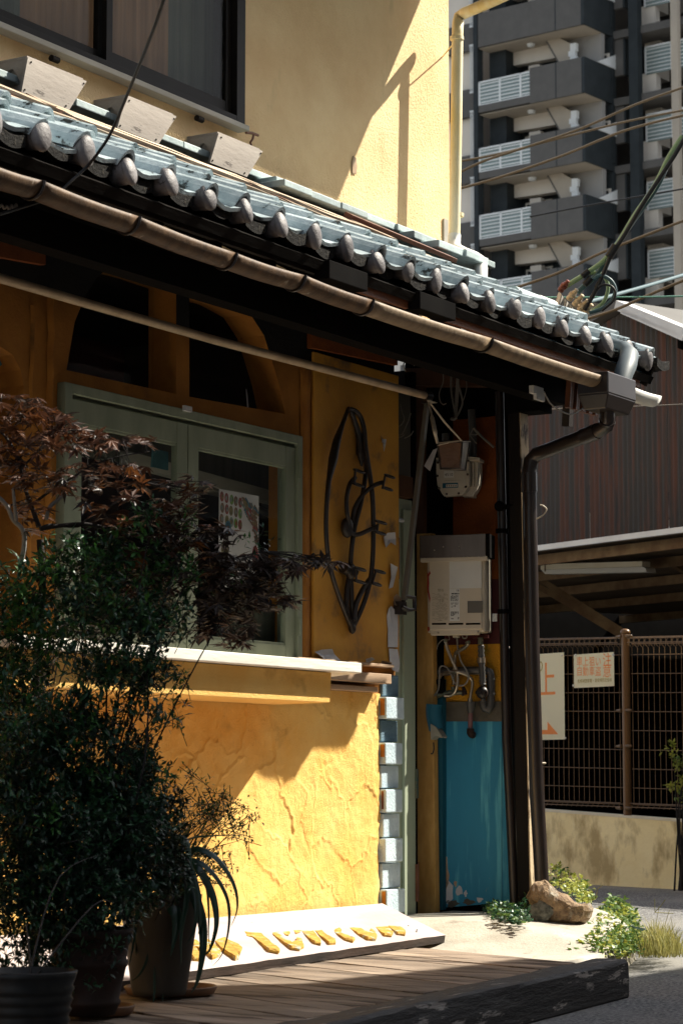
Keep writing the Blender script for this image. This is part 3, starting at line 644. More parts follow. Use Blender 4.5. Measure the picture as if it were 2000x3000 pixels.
hflake((1022, 2010), 11, 50, 'ledge'); hflake((1028, 2050), 14, 28, 'peel'); hflake((1054, 2045), 9, 16, 'peel'); hflake((1068, 2052), 5, 8, 'peel'); hflake((1100, 2066), 10, 7, 'peel'); hflake((1075, 2072), 16, 8, 'mortar'); hflake((1040, 2075), 18, 9, 'mortar'); hflake((1045, 2030), 4, 8, 'ledge')
seam = MB()
for px in (1014.5, 1151.5): seam.prism([HW(p, .0075) for p in ((px - .6, 2080), (px + .6, 2080), (px + .6, 1659), (px - .6, 1659))], AN * -.001)
obj('panel_seam', seam, M['blue_dark'], house)
# blue side strip of the recess
obj('blue_side_board', MB().prism([PXX(p, 11.95) for p in ((986, 2090), (1016, 2090), (1016, 1560), (986, 1560))], (.04, 0, 0)), M['blue_dark'], house)
obj('recess_side', MB().prism([PXX(p, 11.98) for p in ((930, 2100), (1016, 2100), (1016, 760), (930, 760))], (.04, 0, 0)), M['black'], house)
# corner post: black timber, its street face flaked to bare wood
py1 = PXX((1164, 1150), 12.02).y; py0 = PXX((1191, 1150), 12.02).y; qy1 = PXX((1188, 2075), 12.02).y; qy0 = PXX((1215, 2075), 12.02).y
zs = PXX((1190, 940), 12.02).z
obj('corner_post', MB().hexa([(12.02, qy0, -.04), (12.13, qy0, -.04), (12.13, qy1, -.04), (12.02, qy1, -.04), (12.02, py0, 3.0), (12.13, py0, 3.0), (12.13, py1, 3.0), (12.02, py1, 3.0)]), M['black_wood'], house, bevel=.006)
obj('bare_post_face', MB().hexa([(12.028, qy0 - .008, -.03), (12.122, qy0 - .008, -.03), (12.122, qy0 + .001, -.03), (12.028, qy0 + .001, -.03), (12.028, py0 - .008, zs), (12.122, py0 - .008, zs), (12.122, py0 + .001, zs), (12.028, py0 + .001, zs)]), mat('flaked post face', (.60, .47, .30), (.05, .035, .025), .8, 5, .4, 40, stretch=(3, 3, .8), contrast=(.52, .60)), house)
# head block that carries the eave beam over the post
obj('beam_end', MB().box((12.0, PXX((1238, 920), 12.0).y, PXX((1240, 942), 12.0).z), (12.16, py1, PXX((1240, 870), 12.0).z)), M['black'], house, bevel=.004)
# side wall beyond the post (closes the building towards the side street)
obj('side_wall', MB().box((12.14, -.30, -.27), (12.24, 6.0, 3.1)), M['black_wood'], house)
obj('side_eave_beam', MB().bar(PXX((935, 868), 11.9) , PXX((1165, 868), 11.99), .08, .10), M['brown_wood'], house)

# ================================================================ LOWER ROOF
ye = -1.0
c0 = PY((83, 325), ye); c1 = PY((1478, 835), ye); zc = (c0.z + c1.z) / 2
zw = PY((725, 470), .30).z; x_end = PY((1500, 845), ye).x
ROOFA = math.atan2(zw - .045 - zc, .30 - ye + .02)
pitch = (c1.x - c0.x) / 20.0
us = V((0, cos(ROOFA), sin(ROOFA))); un = V((0, -sin(ROOFA), cos(ROOFA)))
def R(x, t, h=0.): return V((x, ye, zc)) + us * t + un * h
RL = (.30 - ye) / cos(ROOFA)
RT_ = .74; xcw = PY((1031, 300), .30).x; dk = MB()
for a_, b_, l_ in ((4, xcw, RL), (xcw, x_end - .06, RT_)): dk.hexa([R(a_, -.04, -.10), R(b_, -.04, -.10), R(b_, l_, -.10), R(a_, l_, -.10), R(a_, -.04, -.055), R(b_, -.04, -.055), R(b_, l_, -.055), R(a_, l_, -.055)])
e_ = R(xcw, RT_, -.06); f_ = R(x_end - .06, RT_, -.06); g_ = V((0, .9, -.42)); dk.hexa([e_ - V((0, 0, .05)), f_ - V((0, 0, .05)), f_ + g_ - V((0, 0, .05)), e_ + g_ - V((0, 0, .05)), e_, f_, f_ + g_, e_ + g_])
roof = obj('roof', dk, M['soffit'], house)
def tile_mesh(w, L, eave=False):
    mb = MB(); xs = [0, .012, .03, .05, .07, .088, .10, .13, .17, .21, .245, w + .012]
    def h(x):
        if x <= .10: return .060 * max(0, sin(pi * x / .10)) ** .7
        return -.020 * sin(pi * min(1, (x - .10) / (w - .10)))
    n = len(xs); nl = 3; vs = []
    for k in range(nl + 1):
        t = k / nl; y = t * L; lift = .040 * (1 - t) 
        for x in xs: vs.append((x, y, h(x) + lift))
        for x in xs: vs.append((x, y, h(x) + lift - .017))
    fs = []
    for k in range(nl):
        b = k * 2 * n; c = b + 2 * n
        for i in range(n - 1):
            fs += [(b + i, b + i + 1, c + i + 1, c + i), (b + n + i, c + n + i, c + n + i + 1, b + n + i + 1)]
        fs += [(b, c, c + n, b + n), (b + n - 1, b + 2 * n - 1, c + 2 * n - 1, c + n - 1)]
    fs += [(i, n + i, n + i + 1, i + 1) for i in range(n - 1)]
    b = nl * 2 * n; fs += [(b + i, b + i + 1, b + n + i + 1, b + n + i) for i in range(n - 1)]
    mb.add(vs, fs)
    return mb
rng = random.Random(21)
tile0 = obj('roof_tile', tile_mesh(pitch, .29), M['tile'], roof, origin=None); OFF[tile0] = V((0, 0, 0)); tile0.location = V((0, 0, 0))
# verts were stored relative to the roof's origin; move them back to local ones
for v in tile0.data.vertices: v.co += OFF[roof]
me_tile = tile0.data
eb = MB(); n = 9
pr = [(.105 + (pitch - .115) * k / n) for k in range(n + 1)]
top = [V((x, -.028, -.020 * sin(pi * min(1, (x - .10) / (pitch - .10))) + .02)) for x in pr]
bot = [V((x, -.028, -.030 - .020 * sin(pi * (x - .105) / (pitch - .115)))) for x in reversed(pr)]
eb.prism(top + bot, (0, .05, 0), 0)
cp = MB(); cp.ball((0, 0, 0), .050, .028, .062, 16, 10); cp.lathe((0, 0.01, 0), [(.0505, -.004), (.0505, .012), (.044, .06)], 16, 0, ax=(0, 1, .15))
me_lip = me_cap = None
x0r = c0.x - .05; ncol = int((x_end - .08 - x0r) / pitch) + 1; rows = 3
for r in range(rows):
    for c in range(-2, ncol + 1):
        x = x0r + c * pitch; t = r * .225
        if x > x_end - .12: continue
        src = tile0.copy() if (r, c) != (0, -2) else tile0
        if src is not tile0: col.objects.link(src)
        src.parent = roof
        src.location = R(x + rng.uniform(-.012, .012), t + rng.uniform(-.015, .015), rng.uniform(-.006, .010)) - OFF[roof]
        src.rotation_euler = (ROOFA - .02 + rng.uniform(-.02, .02), rng.uniform(-.04, .04), rng.uniform(-.03, .03))
        if r == 0:
            for nm, mbx, mt in (('eave_lip', eb, 'tile_raw'), ('tile_cap', cp, 'tile_cap')):
                me = {'eave_lip': me_lip, 'tile_cap': me_cap}[nm]
                if me is None:
                    o = obj(nm, mbx, M[mt], roof, origin=(0, 0, 0), bevel=.003 if nm == 'eave_lip' else 0)
                    if nm == 'eave_lip': me_lip = o
                    else: me_cap = o
                else:
                    o = me.copy(); col.objects.link(o)
                o.parent = roof
                p = R(x, -.0, .0)
                if nm == 'tile_cap': o.location = V((p.x + .05, p.y - .022, p.z + .022 + rng.uniform(-.010, .010))) - OFF[roof]; o.rotation_euler = (rng.uniform(-.35, .05), rng.uniform(-.2, .2), rng.uniform(-.25, .25)); o.scale = (rng.uniform(.9, 1.08), 1, rng.uniform(.92, 1.1))
                else: o.location = V((p.x + rng.uniform(-.008, .008), p.y + .012 + rng.uniform(0, .03), p.z + .012 + rng.uniform(-.008, .008))) - OFF[roof]; o.rotation_euler = (.06, rng.uniform(-.02, .02), rng.uniform(-.03, .03))
# verge cover along the right edge of the roof
vg = MB(); vg.tube([R(x_end - .03, -.02, .02), R(x_end - .03, .4, .018), R(x_end - .03, RT_, .018)], .032, 10)
obj('verge_roll', vg, M['tile'], house)
k_ = 0; xr = xcw - .5
while xr < x_end - .05:
    b_ = min(xr + .30, x_end - .02); obj('ridge_roll', MB().tube([R(xr, RT_, .035 + .003 * (k_ % 2)), R(b_ - .004, RT_, .035 + .003 * (k_ % 2))], .05, 14), M['pipe_white' if k_ % 3 else 'noshi'], house); xr = b_; k_ += 1
vb = MB(); vb.hexa([R(x_end - .05, -.03, -.12), R(x_end - .03, -.03, -.12), R(x_end - .03, RT_, -.12), R(x_end - .05, RT_, -.12), R(x_end - .05, -.03, .03), R(x_end - .03, -.03, .03), R(x_end - .03, RT_, .03), R(x_end - .05, RT_, .03)])
obj('barge_board', vb, M['black_wood'], house)
# last lip tile that sticks out past the duct
o = me_lip.copy(); col.objects.link(o); o.location = PY((1492, 838), ye) + V((-.12, -.02, .02)) - OFF[roof]
# battens, flashing strips and ridge courses laid along the upper wall
rng = random.Random(3)
xw1 = PY((1030, 300), .30).x
def strip(pa, pb, t0, t1, h, th, mt, nm='roof_batten'):
    a = PY(pa, 0).x; b = PY(pb, 0).x
    obj(nm, MB().hexa([R(a, t0, h), R(b, t0, h), R(b, t1, h), R(a, t1, h), R(a, t0, h + th), R(b, t0, h + th), R(b, t1, h + th), R(a, t1, h + th)]), M[mt], house, bevel=.002)
# positions given along the roof slope (metres from the eave)
x_s = [(4.6, 8.0), (8.02, 9.6), (9.62, 11.0)]
for i, (a, b) in enumerate(x_s):
    for t, w, h, mt in ((.77, .05, .055, 'strip'), (.84, .03, .045, 'black_wood'), (.89, .06, .065, 'strip'), (.965, .03, .05, 'copper'), (1.01, .05, .06, 'strip'), (1.08, .035, .05, 'black_wood'), (1.125, .06, .055, 'strip')):
        aa = a + rng.uniform(-.1, .1); bb = b + rng.uniform(-.15, .15); dh = rng.uniform(-.006, .006)
        nb_ = 30; vs = []; sd_ = rng.uniform(0, 90)
        for k in range(nb_ + 1):
            xx = aa + (bb - aa) * k / nb_; n1 = noise.noise(V((xx * 3.1, sd_, 0))) * .012; n2 = noise.noise(V((xx * 4.3, sd_, 5))) * .010; n3 = noise.noise(V((xx * 2.3, sd_, 9))) * .008
            vs += [R(xx, t + n1, h + n3), R(xx, t + w + n2, h + n3), R(xx, t + w + n2, h + n3 + .014), R(xx, t + n1, h + n3 + .014)]
        obj('roof_batten', MB().add(vs, [(k * 4 + j, k * 4 + (j + 1) % 4, k * 4 + 4 + (j + 1) % 4, k * 4 + 4 + j) for k in range(nb_) for j in range(4)] + [(0, 1, 2, 3), (nb_ * 4 + 3, nb_ * 4 + 2, nb_ * 4 + 1, nb_ * 4)]), M[mt], house)
obj('roof_batten', MB().hexa([R(10.6, 1.02, .08), R(11.5, .86, .075), R(11.5, .92, .075), R(10.6, 1.07, .08), R(10.6, 1.02, .105), R(11.5, .86, .1), R(11.5, .92, .1), R(10.6, 1.07, .105)]), M['copper'], house, bevel=.002)
x = 4.6
while x < xw1 + .05:
    L = rng.uniform(.27, .31)
    obj('ridge_tile', MB().box((x, .17 + rng.uniform(-.01, .006), zw - .035), (min(x + L, PY((1046, 600), .2).x) - .006, .298, zw + .0 + rng.uniform(-.004, .004))), M['noshi'], house, bevel=.005)
    if x > 9.9:
        obj('ridge_tile', MB().box((x + .1, .06 + rng.uniform(-.012, .01), zw - .085), (min(x + L + .1, PY((1052, 600), .1).x) - .006, .20, zw - .042)), M['noshi'], house, bevel=.005)
        obj('ridge_tile', MB().box((x + .02, -.04 + rng.uniform(-.012, .01), zw - .125), (min(x + L + .02, PY((1060, 600), .0).x) - .006, .10, zw - .088)), M['noshi'], house, bevel=.005)
    if 11.1 < x < xw1 - .42:
        obj('ridge_tile', MB().box((x + .05, -.14 + rng.uniform(-.012, .01), zw - .172), (min(x + L + .05, PY((1066, 600), -.1).x) - .006, -.01, zw - .130)), M['noshi'], house, bevel=.005)
        obj('ridge_tile', MB().box((x + .13, -.25 + rng.uniform(-.012, .01), zw - .22), (min(x + L + .13, PY((1074, 600), -.2).x) - .006, -.12, zw - .178)), M['noshi'], house, bevel=.005)
    x += L
# eave timbers
fb = MB(); fb.box((4, -.955, zc - .115), (x_end - .1, -.93, zc - .05)); obj('fascia_board', fb, M['black_wood'], house)
fb = MB(); fb.box((9.3, -.965, zc - .135), (x_end - .12, -.945, zc - .095)); obj('fascia_strip', fb, M['copper'], house)
fb = MB(); fb.box((10.9, -.972, zc - .098), (x_end - .1, -.957, zc - .045)); obj('fascia_flashing', fb, M['blue_dark'], house)
x = 4.4
while x < x_end - .1:
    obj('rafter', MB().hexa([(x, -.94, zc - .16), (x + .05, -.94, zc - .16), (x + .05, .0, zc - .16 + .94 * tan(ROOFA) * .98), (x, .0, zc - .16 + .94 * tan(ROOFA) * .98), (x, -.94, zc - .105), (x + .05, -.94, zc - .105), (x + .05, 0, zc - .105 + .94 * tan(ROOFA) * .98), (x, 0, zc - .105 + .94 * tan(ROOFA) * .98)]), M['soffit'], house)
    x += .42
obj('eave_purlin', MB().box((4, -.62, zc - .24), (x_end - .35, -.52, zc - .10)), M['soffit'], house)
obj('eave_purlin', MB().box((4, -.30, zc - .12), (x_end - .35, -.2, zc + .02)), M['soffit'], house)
for q in ([B3(715, 545), B3(935, 600)], [B3(1235, 720), B3(1440, 775)]):
    a = PY(q[0], -1.03); b = PY(q[1], -1.03)
    obj('bracket_block', MB().box((a.x, -1.03, b.z - .075), (b.x, -.95, b.z + .01)), M['black'], house, bevel=.004)
a = PXX(C4(640, 850), 12.15); b = PXX(C4(820, 790), 12.15)
obj('purlin_end', MB().bar((12.15, a.y, a.z), (12.3, b.y, b.z), .07, .09), M['tan_wood'], house)
tb = MB(); p0 = PY(C4(830, 790), -.75); p1 = PY(C4(1020, 800), -.75)
for k in range(9):
    x = p0.x + (p1.x - p0.x) * k / 8; tb.bar((x, -.75, p0.z + .02), (x - .03, -.75, p0.z - .16), .012 if k % 2 else .03, .02)
tb.box((p0.x, -.745, p0.z - .15), (p1.x, -.735, p0.z + .02))
obj('corrugated_offcut', tb, M['copper'], house)

# ================================================================ GUTTER of the lower roof
yg = -1.075
lip = [(-40, 368), (100, 415), (320, 497), (542, 581), (700, 632), (856, 689), (1129, 777), (1404, 869)]
lp = [PY(p, yg - .055) for p in lip]
def gut(a, b, mt, r=.055, n=10, m=12):
    mb = MB(); vs = []
    for k in range(n + 1):
        p = a.lerp(b, k / n) + V((0, .055, -.0)); p.z -= .006 * sin(pi * k / n)
        for (rr) in (r, r - .004):
            for j in range(m + 1):
                t = pi + pi * j / m; vs.append(p + V((0, cos(t) * rr, sin(t) * rr * 1.05)))
    w = 2 * (m + 1); fs = []
    for k in range(n):
        o_ = k * w
        for j in range(m):
            fs += [(o_ + j, o_ + j + 1, o_ + w + j + 1, o_ + w + j), (o_ + m + 1 + j, o_ + w + m + 1 + j, o_ + w + m + 2 + j, o_ + m + 2 + j)]
        fs += [(o_, o_ + w, o_ + w + m + 1, o_ + m + 1), (o_ + m, o_ + 2 * m + 1, o_ + w + 2 * m + 1, o_ + w + m)]
    fs += [(j, m + 1 + j, m + 2 + j, j + 1) for j in range(m)]; e = n * w; fs += [(e + j, e + j + 1, e + m + 2 + j, e + m + 1 + j) for j in range(m)]
    mb.add(vs, fs, 0, True); return mb
gt_root = root('rain_gutter', lp[3], 'half round tan gutter hanging under the blue tiled eave', 'gutter')
for k in range(len(lp) - 1):
    obj('gutter_length', gut(lp[k], lp[k + 1], 0), M['gutter'] if k < 5 else M['gutter_pale'], gt_root)
    p = lp[k + 1] if k < len(lp) - 2 else lp[k]
    cb = MB(); q = [p + V((0, .055, 0)) + V((0, cos(pi + pi * j / 12) * .060, sin(pi + pi * j / 12) * .063)) for j in range(13)]
    cb.tube(q, .006, 6, flat=1); cb.bar(p + V((0, .11, -.0)), p + V((0, .16, .03)), .02, .005)
    obj('gutter_bracket', cb, M['pipe_brown'], gt_root)
ga = PY((1448, 886), yg - .055); gb = PY((1517, 886), yg - .055); gb.z = ga.z
obj('gutter_length', gut(ga, gb, 0), M['pipe_white'], gt_root)
ce = MB(); ce.prism([gb + V((0, .055, 0)) + V((0, cos(pi + pi * j / 12) * .055, sin(pi + pi * j / 12) * .057)) for j in range(13)], (.008, 0, 0)); obj('gutter_end_cap', ce, M['pipe_white'], gt_root)
# hopper, bent duct and downpipe
hp = root('downpipe', PZ((1245, 2025), -.2), 'dark brown downpipe with hopper beside the black corner post', 'downpipe')
yh = yg - .03
a = PY((1372, 895), yh); b = PY((1436, 880), yh); zb_ = PY((1400, 945), yh).z; cx = (a.x + b.x) / 2
hb = MB()
hb.hexa([(a.x + .03, yh - .03, zb_), (b.x - .03, yh - .03, zb_), (b.x - .03, yh + .10, zb_), (a.x + .03, yh + .10, zb_), (a.x, yh - .06, a.z - .02), (b.x, yh - .06, a.z - .02), (b.x, yh + .12, a.z - .02), (a.x, yh + .12, a.z - .02)])
hb.box((a.x, yh - .06, a.z - .02), (b.x, yh + .12, b.z + .01))
obj('hopper', hb, M['pipe_brown'], hp, bevel=.006)
yp_ = -.50
pp = [V((cx, yh + .03, zb_ + .02)), V((cx, yh + .03, PY((1400, 962), yh).z)), PY((1392, 978), yh + .05), PY((1372, 990), yh + .1), PY((1260, 1033), -.62), PY((1232, 1043), -.54), PY((1218, 1058), yp_), PY((1214, 1085), yp_), PY((1216, 1200), yp_), PY((1222, 1500), yp_), PY((1231, 1800), yp_), PY((1244, 2040), yp_)]
pt = MB(); pt.tube(pp, .040, 14); obj('pipe', pt, M['pipe_brown'], hp)
for k in (1, 3, 7): obj('pipe_collar', MB().tube([pp[k].lerp(pp[k + 1], .0), pp[k].lerp(pp[k + 1], .28 if k == 3 else .4)], .045, 14), M['pipe_brown'], hp)
wr = MB(); q = PY((1234, 1753), yp_); wr.tube([q + V((cos(t) * .043, sin(t) * .043, .002 * sin(3 * t))) for t in [2 * pi * k / 16 for k in range(17)]], .004, 5); obj('wire_tie', wr, M['cord'], hp)
# bent slate duct from the verge into the hopper
du = root('bent_duct', PY((1440, 860), yh), 'slate coloured bent duct curling over the eave end into the hopper', 'duct')
dm = MB(); dp = [PY((1350, 775), -.80), PY((1400, 792), -.92), PY((1432, 800), -1.02), PY((1444, 812), -1.06), PY((1440, 835), -1.09), PY((1432, 855), -1.1), PY((1424, 885), -1.1)]
dm.tube(dp, [.05, .05, .052, .056, .056, .054, .05], 12, flat=.8); obj('duct_tube', dm, M['pipe_slate'], du)

# ================================================================ UPPER STOREY
yu = .30
xc = PY((1031, 300), yu).x
zt_w = PY((439, 243), yu).z; z_s0 = PY((439, 262), yu).z
jR = PY((553, 100), yu).x
up_top = 6.2
outer = [V((4.0, yu, zw - .25)), V((xc, yu, zw - .25)), V((xc, yu, up_top)), V((4.0, yu, up_top))]
hw = [V((4.8, yu, zt_w)), V((jR, yu, zt_w)), V((jR, yu, 5.2)), V((4.8, yu, 5.2))]
obj('upper_wall', MB().holed([outer, hw], (0, .14, 0)), M['stucco_up'], house)
obj('upper_wall', MB().box((xc - .14, yu + .14, zw - .4), (xc, 6.0, up_top)), M['stucco_up'], house)
obj('upper_wall', MB().box((4.0, 5.9, zw - .4), (xc - .14, 6.0, up_top)), M['stucco_up'], house)
# window of the upper storey
ff = MB(); fwid = PY((553, 100), yu).x - PY((534, 100), yu).x
ff.box((jR - fwid, yu - .03, zt_w), (jR, yu + .12, 5.2)); ff.box((4.8, yu - .03, zt_w), (jR - fwid, yu + .12, zt_w + .035)); ff.box((4.8, yu - .03, 5.15), (jR - fwid, yu + .12, 5.2)); ff.box((4.8, yu - .03, zt_w), (4.85, yu + .12, 5.2))
uw = obj('upper_window', ff, M['dark_frame'], house, bevel=.002)
m0 = PY((228, 60), yu + .05).x; m1 = PY((250, 60), yu + .02).x
def usash(a, b, y):
    s = MB(); w = .05; s.box((a, y, zt_w + .036), (a + w, y + .03, 5.15)); s.box((b - w, y, zt_w + .036), (b, y + .03, 5.15)); s.box((a + w, y + .001, zt_w + .036), (b - w, y + .029, zt_w + .105)); s.box((a + w, y + .001, 5.09), (b - w, y + .029, 5.15))
    obj('window_sash', s, M['dark_frame'], uw, bevel=.002)
    obj('window_pane', MB().box((a + w, y + .012, zt_w + .10), (b - w, y + .017, 5.1)), M['win_glass'], uw)
usash(4.86, m1 + .0, yu + .045); usash(m0 + .0, jR - fwid - .001, yu + .005)
cu = MB(); rngc = random.Random(2); x = 4.85; ny = 0
while x < jR:
    cu.add([(x, yu + .16 + .015 * (ny % 2), zt_w), (x + .06, yu + .16 + .015 * ((ny + 1) % 2), zt_w), (x + .06, yu + .16 + .015 * ((ny + 1) % 2), 5.2), (x, yu + .16 + .015 * (ny % 2), 5.2)], [(0, 1, 2, 3)], 1 if x < m0 - .5 or x > jR - .42 else 0, True); x += .06; ny += 1
obj('curtain', cu, [M['curtain'], M['curtain_grey']], uw)
se = PY((568, 303), yu - .06)
obj('upper_sill', MB().hexa([(4.7, yu - .075, z_s0), (se.x, yu - .075, z_s0), (se.x, yu - .002, z_s0), (4.7, yu - .002, z_s0), (4.7, yu - .075, zt_w - .015), (se.x, yu - .075, zt_w - .015), (se.x, yu - .002, zt_w), (4.7, yu - .002, zt_w)]), M['sill_cream'], house, bevel=.004)
sr = MB()
for px in (112, 447):
    q = PY((px, 150), yu - .03); obj('sill_roller', MB().tube([V((q.x, yu - .045, z_s0 - .03)), V((q.x + .05, yu - .045, z_s0 - .03))], .016, 8), M['black_wood'], house)
hk = MB(); q = [PY(Q1(*p), yu - .05) for p in ((1130, 608), (1160, 612), (1185, 622))]; hk.tube(q, .008, 6); hk.tube([PY(Q1(*p), yu - .05) for p in ((1165, 620), (1160, 640), (1150, 655), (1155, 668))], .006, 6)
obj('window_latch', hk, M['copper'], house)
# white boxed covers under the sill
yf = .10
for k, q in enumerate((((130, 265), (400, 370), (318, 502), (100, 428)), ((582, 440), (812, 535), (730, 658), (540, 590)), ((1005, 615), (1208, 690), (1135, 810), (965, 750)))):
    F = [PY(Q1(*p), yf) for p in q]; zt1 = (F[0].z + F[1].z) / 2; zb1 = (F[2].z + F[3].z) / 2
    F = [V((F[0].x, yf, zt1)), V((F[1].x, yf, zt1)), V((F[2].x, yf + .0, zb1)), V((F[3].x, yf, zb1))]
    box = root('bracket_box', (F[0].x, yf + .1, zb1), ('worn white wooden box under the upper sill, ' + ('leftmost of three', 'middle one behind the wire', 'right one nearest the latch')[k]), 'wooden box', 'white wooden boxes under the upper window')
    obj('front_board', MB().prism(F, (0, .014, 0)), M['bracket_board'], box, bevel=.002)
    xl = F[0].x + .012; xb = F[3].x + .012; sd_ = []
    hgt = zt1 - zb1
    sp = [V((xl, yf + .016, zt1)), V((xl, yu, zt1))]
    for t in (0, .12): sp.append(V((xl - .006, yu - t * .18, zt1 - hgt * .60)))
    for j in range(9):
        t = j / 8; sp.append(V((xl - .006, yu - .05 - t * .10, zt1 - hgt * .60 + hgt * .38 * sin(pi * t))))
    sp.append(V((xl - .006, yf + .016, zt1 - hgt * .62)))
    obj('side_board', MB().prism(sp, (.014, 0, 0)), M['bracket_board'], box)
    obj('inner_board', MB().box((xl + .016, yf + .02, zb1 + .012), (xl + .026, yu - .02, zt1 - .02)), M['bracket_board'], box)
    obj('lid', MB().box((xl, yf + .0145, zt1 + .001), (F[1].x - .01, yu, zt1 + .012)), M['bracket_board'], box)
    nl = MB()
    for p in F: nl.ball(p + V((.02 if p.x < F[0].x + .1 else -.025, -.003, .015 if p.z < zt1 - .05 else -.018)), .005, .003, .005, 6, 4)
    obj('nail', nl, M['black'], box)
# upper roof: eave and its gutter, out of the frame but shading the wall
ue = 12.60; yue = -.68; zue = 5.62
ur = MB(); ur.hexa([(3.5, yue, zue), (ue, yue, zue), (ue, 3.1, zue + 1.35), (3.5, 3.1, zue + 1.35), (3.5, yue, zue + .09), (ue, yue, zue + .09), (ue, 3.1, zue + 1.44), (3.5, 3.1, zue + 1.44)])
ur.hexa([(3.5, 3.1, zue + 1.35), (ue, 3.1, zue + 1.35), (ue, 6.8, zue), (3.5, 6.8, zue), (3.5, 3.1, zue + 1.44), (ue, 3.1, zue + 1.44), (ue, 6.8, zue + .09), (3.5, 6.8, zue + .09)])
obj('upper_roof', ur, M['tile'], house)
gb_ = MB(); gb_.prism([(xc - .01, .3, up_top - .02), (xc - .01, 6.0, up_top - .02), (xc - .01, 3.1, zue + 1.33)], (-.1, 0, 0)); obj('gable', gb_, M['stucco_up'], house)
# yellowed downpipe of the upper roof
dpw = root('upper_downpipe', PY((1105, 655), .1), 'yellowed white downpipe running down the corner of the upper wall', 'downpipe')
y1 = .10
pts = [PY((1190, -26), yue + .03), PY((1140, -2), -.32), PY((1085, 22), -.02), PY((1066, 30), .06), PY((1054, 38), .12), PY((1051, 52), y1), PY((1050, 80), y1), PY((1047, 300), y1), PY((1043, 540), y1)]
t_ = MB(); t_.tube(pts, .034, 16); obj('pipe', t_, M['pipe_yellow'], dpw)
pts2 = [pts[-1] + V((0, 0, .002)), PY((1042, 560), y1 - .002), PY((1046, 573), y1 - .04), PY((1065, 583), y1 - .12), PY((1088, 592), y1 - .22), PY((1100, 600), y1 - .29), PY((1104, 615), y1 - .33), PY((1103, 662), y1 - .36)]
t_ = MB(); t_.tube(pts2, .038, 16); obj('offset_bend', t_, M['pipe_white'], dpw)
cc = MB()
for py in (92, 498): q = PY((1048.5, py), y1); cc.tube([q, q + V((0, 0, .02))], .041, 16)
q = PY((1048, 92), y1); cc.bar(q, V((xc - .08, yu, q.z - .02)), .006, .006)
q2 = PY((1043, 498), y1)
obj('pipe_clamp', cc, M['pipe_yellow'], dpw)
# gutter of the upper roof (just above the frame)
obj('upper_gutter', gut(V((3.5, yue - .12, zue + .03)), V((ue + .25, yue - .12, zue + .0)), 0, r=.06, n=4), M['pipe_yellow'], house)
# small broken hole and knot on the upper wall
sc_ = MB(); q = PY((812, 380), yu - .002); sc_.prism([q + V((a, 0, b)) for a, b in ((-.02, -.05), (.02, -.045), (.028, .0), (.02, .045), (-.012, .05), (-.026, .01))], (0, -.006, 0)); obj('plaster_scar', sc_, M['ledge'], house)
sc_ = MB(); a = PY(B3(1365, 275), yu - .003); b = PY(B3(1390, 480), yu - .003); sc_.box((a.x, yu - .012, b.z), (min(b.x, xc), yu - .002, a.z)); obj('corner_bead', sc_, M['sill_cream'], house)

# ================================================================ AWNING BAR and its folded arm
aw = root('awning_frame', PY((925, 1390), -.05), 'folded awning bar with a long grey arm across the window wall', 'awning frame')
ya = -.19
t_ = MB(); bp = [PY(p, ya) for p in ((-40, 627), (200, 697), (500, 783), (800, 862), (978, 909))]
t_.tube(bp, .021, 12); obj('front_bar', t_, mat('tan awning bar', (.62, .46, .30), (.45, .32, .2), .5, 9, .2, 30), aw)
t_ = MB()
t_.tube([PY((974, 908), ya), PY((986, 911), ya)], .027, 12); t_.box(PY((978, 918), ya) - V((.02, .02, .02)), PY((978, 918), ya) + V((.03, .02, .02)))
obj('bar_end_cap', t_, M['pipe_brown'], aw)
t_ = MB(); t_.bar(PY((981, 922), ya), PY((928, 1378), -.07), .028, .022, up=(0, 1, 0)); obj('arm', t_, M['grey_plate'], aw)
t_ = MB(); q = PY((929, 1378), -.06)
t_.tube([q + V((-.03, -.01, .02)), q + V((.05, -.03, .015)), q + V((.055, -.03, -.05)), q + V((.0, -.02, -.055)), q + V((-.03, 0, -.04))], .012, 8)
q2 = PY((912, 1397), -.03); t_.box(q2 - V((.03, .03, .035)), q2 + V((.05, .02, .035))); t_.ball(q2 + V((.02, -.03, 0)), .018); t_.tube([q, q2], .011, 6)
obj('arm_bracket', t_, M['pipe_brown'], aw)
rib = MB(); rib.tube([PY((984, 920), ya - .03), PY((990, 924), ya - .03), PY((1003, 925), ya - .02)], [.012, .018, .004], 6, flat=.4)
obj('tied_string', rib, M['cord'], aw)

# ================================================================ IRON CANDLE SCULPTURE on the yellow panel
def sm(pts, n=6):   # Catmull-Rom smoothing
    P_ = [V(p) for p in pts]; out = []
    for i in range(len(P_) - 1):
        p0 = P_[max(i - 1, 0)]; p1 = P_[i]; p2 = P_[i + 1]; p3 = P_[min(i + 2, len(P_) - 1)]
        for k in range(n):
            t = k / n; out.append(.5 * ((2 * p1) + (p2 - p0) * t + (2 * p0 - 5 * p1 + 4 * p2 - p3) * t * t + (3 * p1 - p0 - 3 * p2 + p3) * t ** 3))
    return out + [P_[-1]]
sc = root('iron_wall_sculpture', PY((805, 1450), -.05), 'tall pointed black wrought iron candle holder hung on the yellow panel', 'wall sculpture')
def it(pts, r, ys, nm='iron_bar'):
    n = len(pts); yy = ys if isinstance(ys, (list, tuple)) else [ys] * n
    P_ = sm([PY(A2(*p), y) for p, y in zip(pts, yy)]); rr = r
    if isinstance(r, (list, tuple)): rr = [r[min(int(i / 6), n - 1)] * (1 - (i % 6) / 6) + r[min(int(i / 6) + 1, n - 1)] * ((i % 6) / 6) for i in range(len(P_))]
    obj(nm, MB().tube(P_, rr, 8), M['iron'], sc)
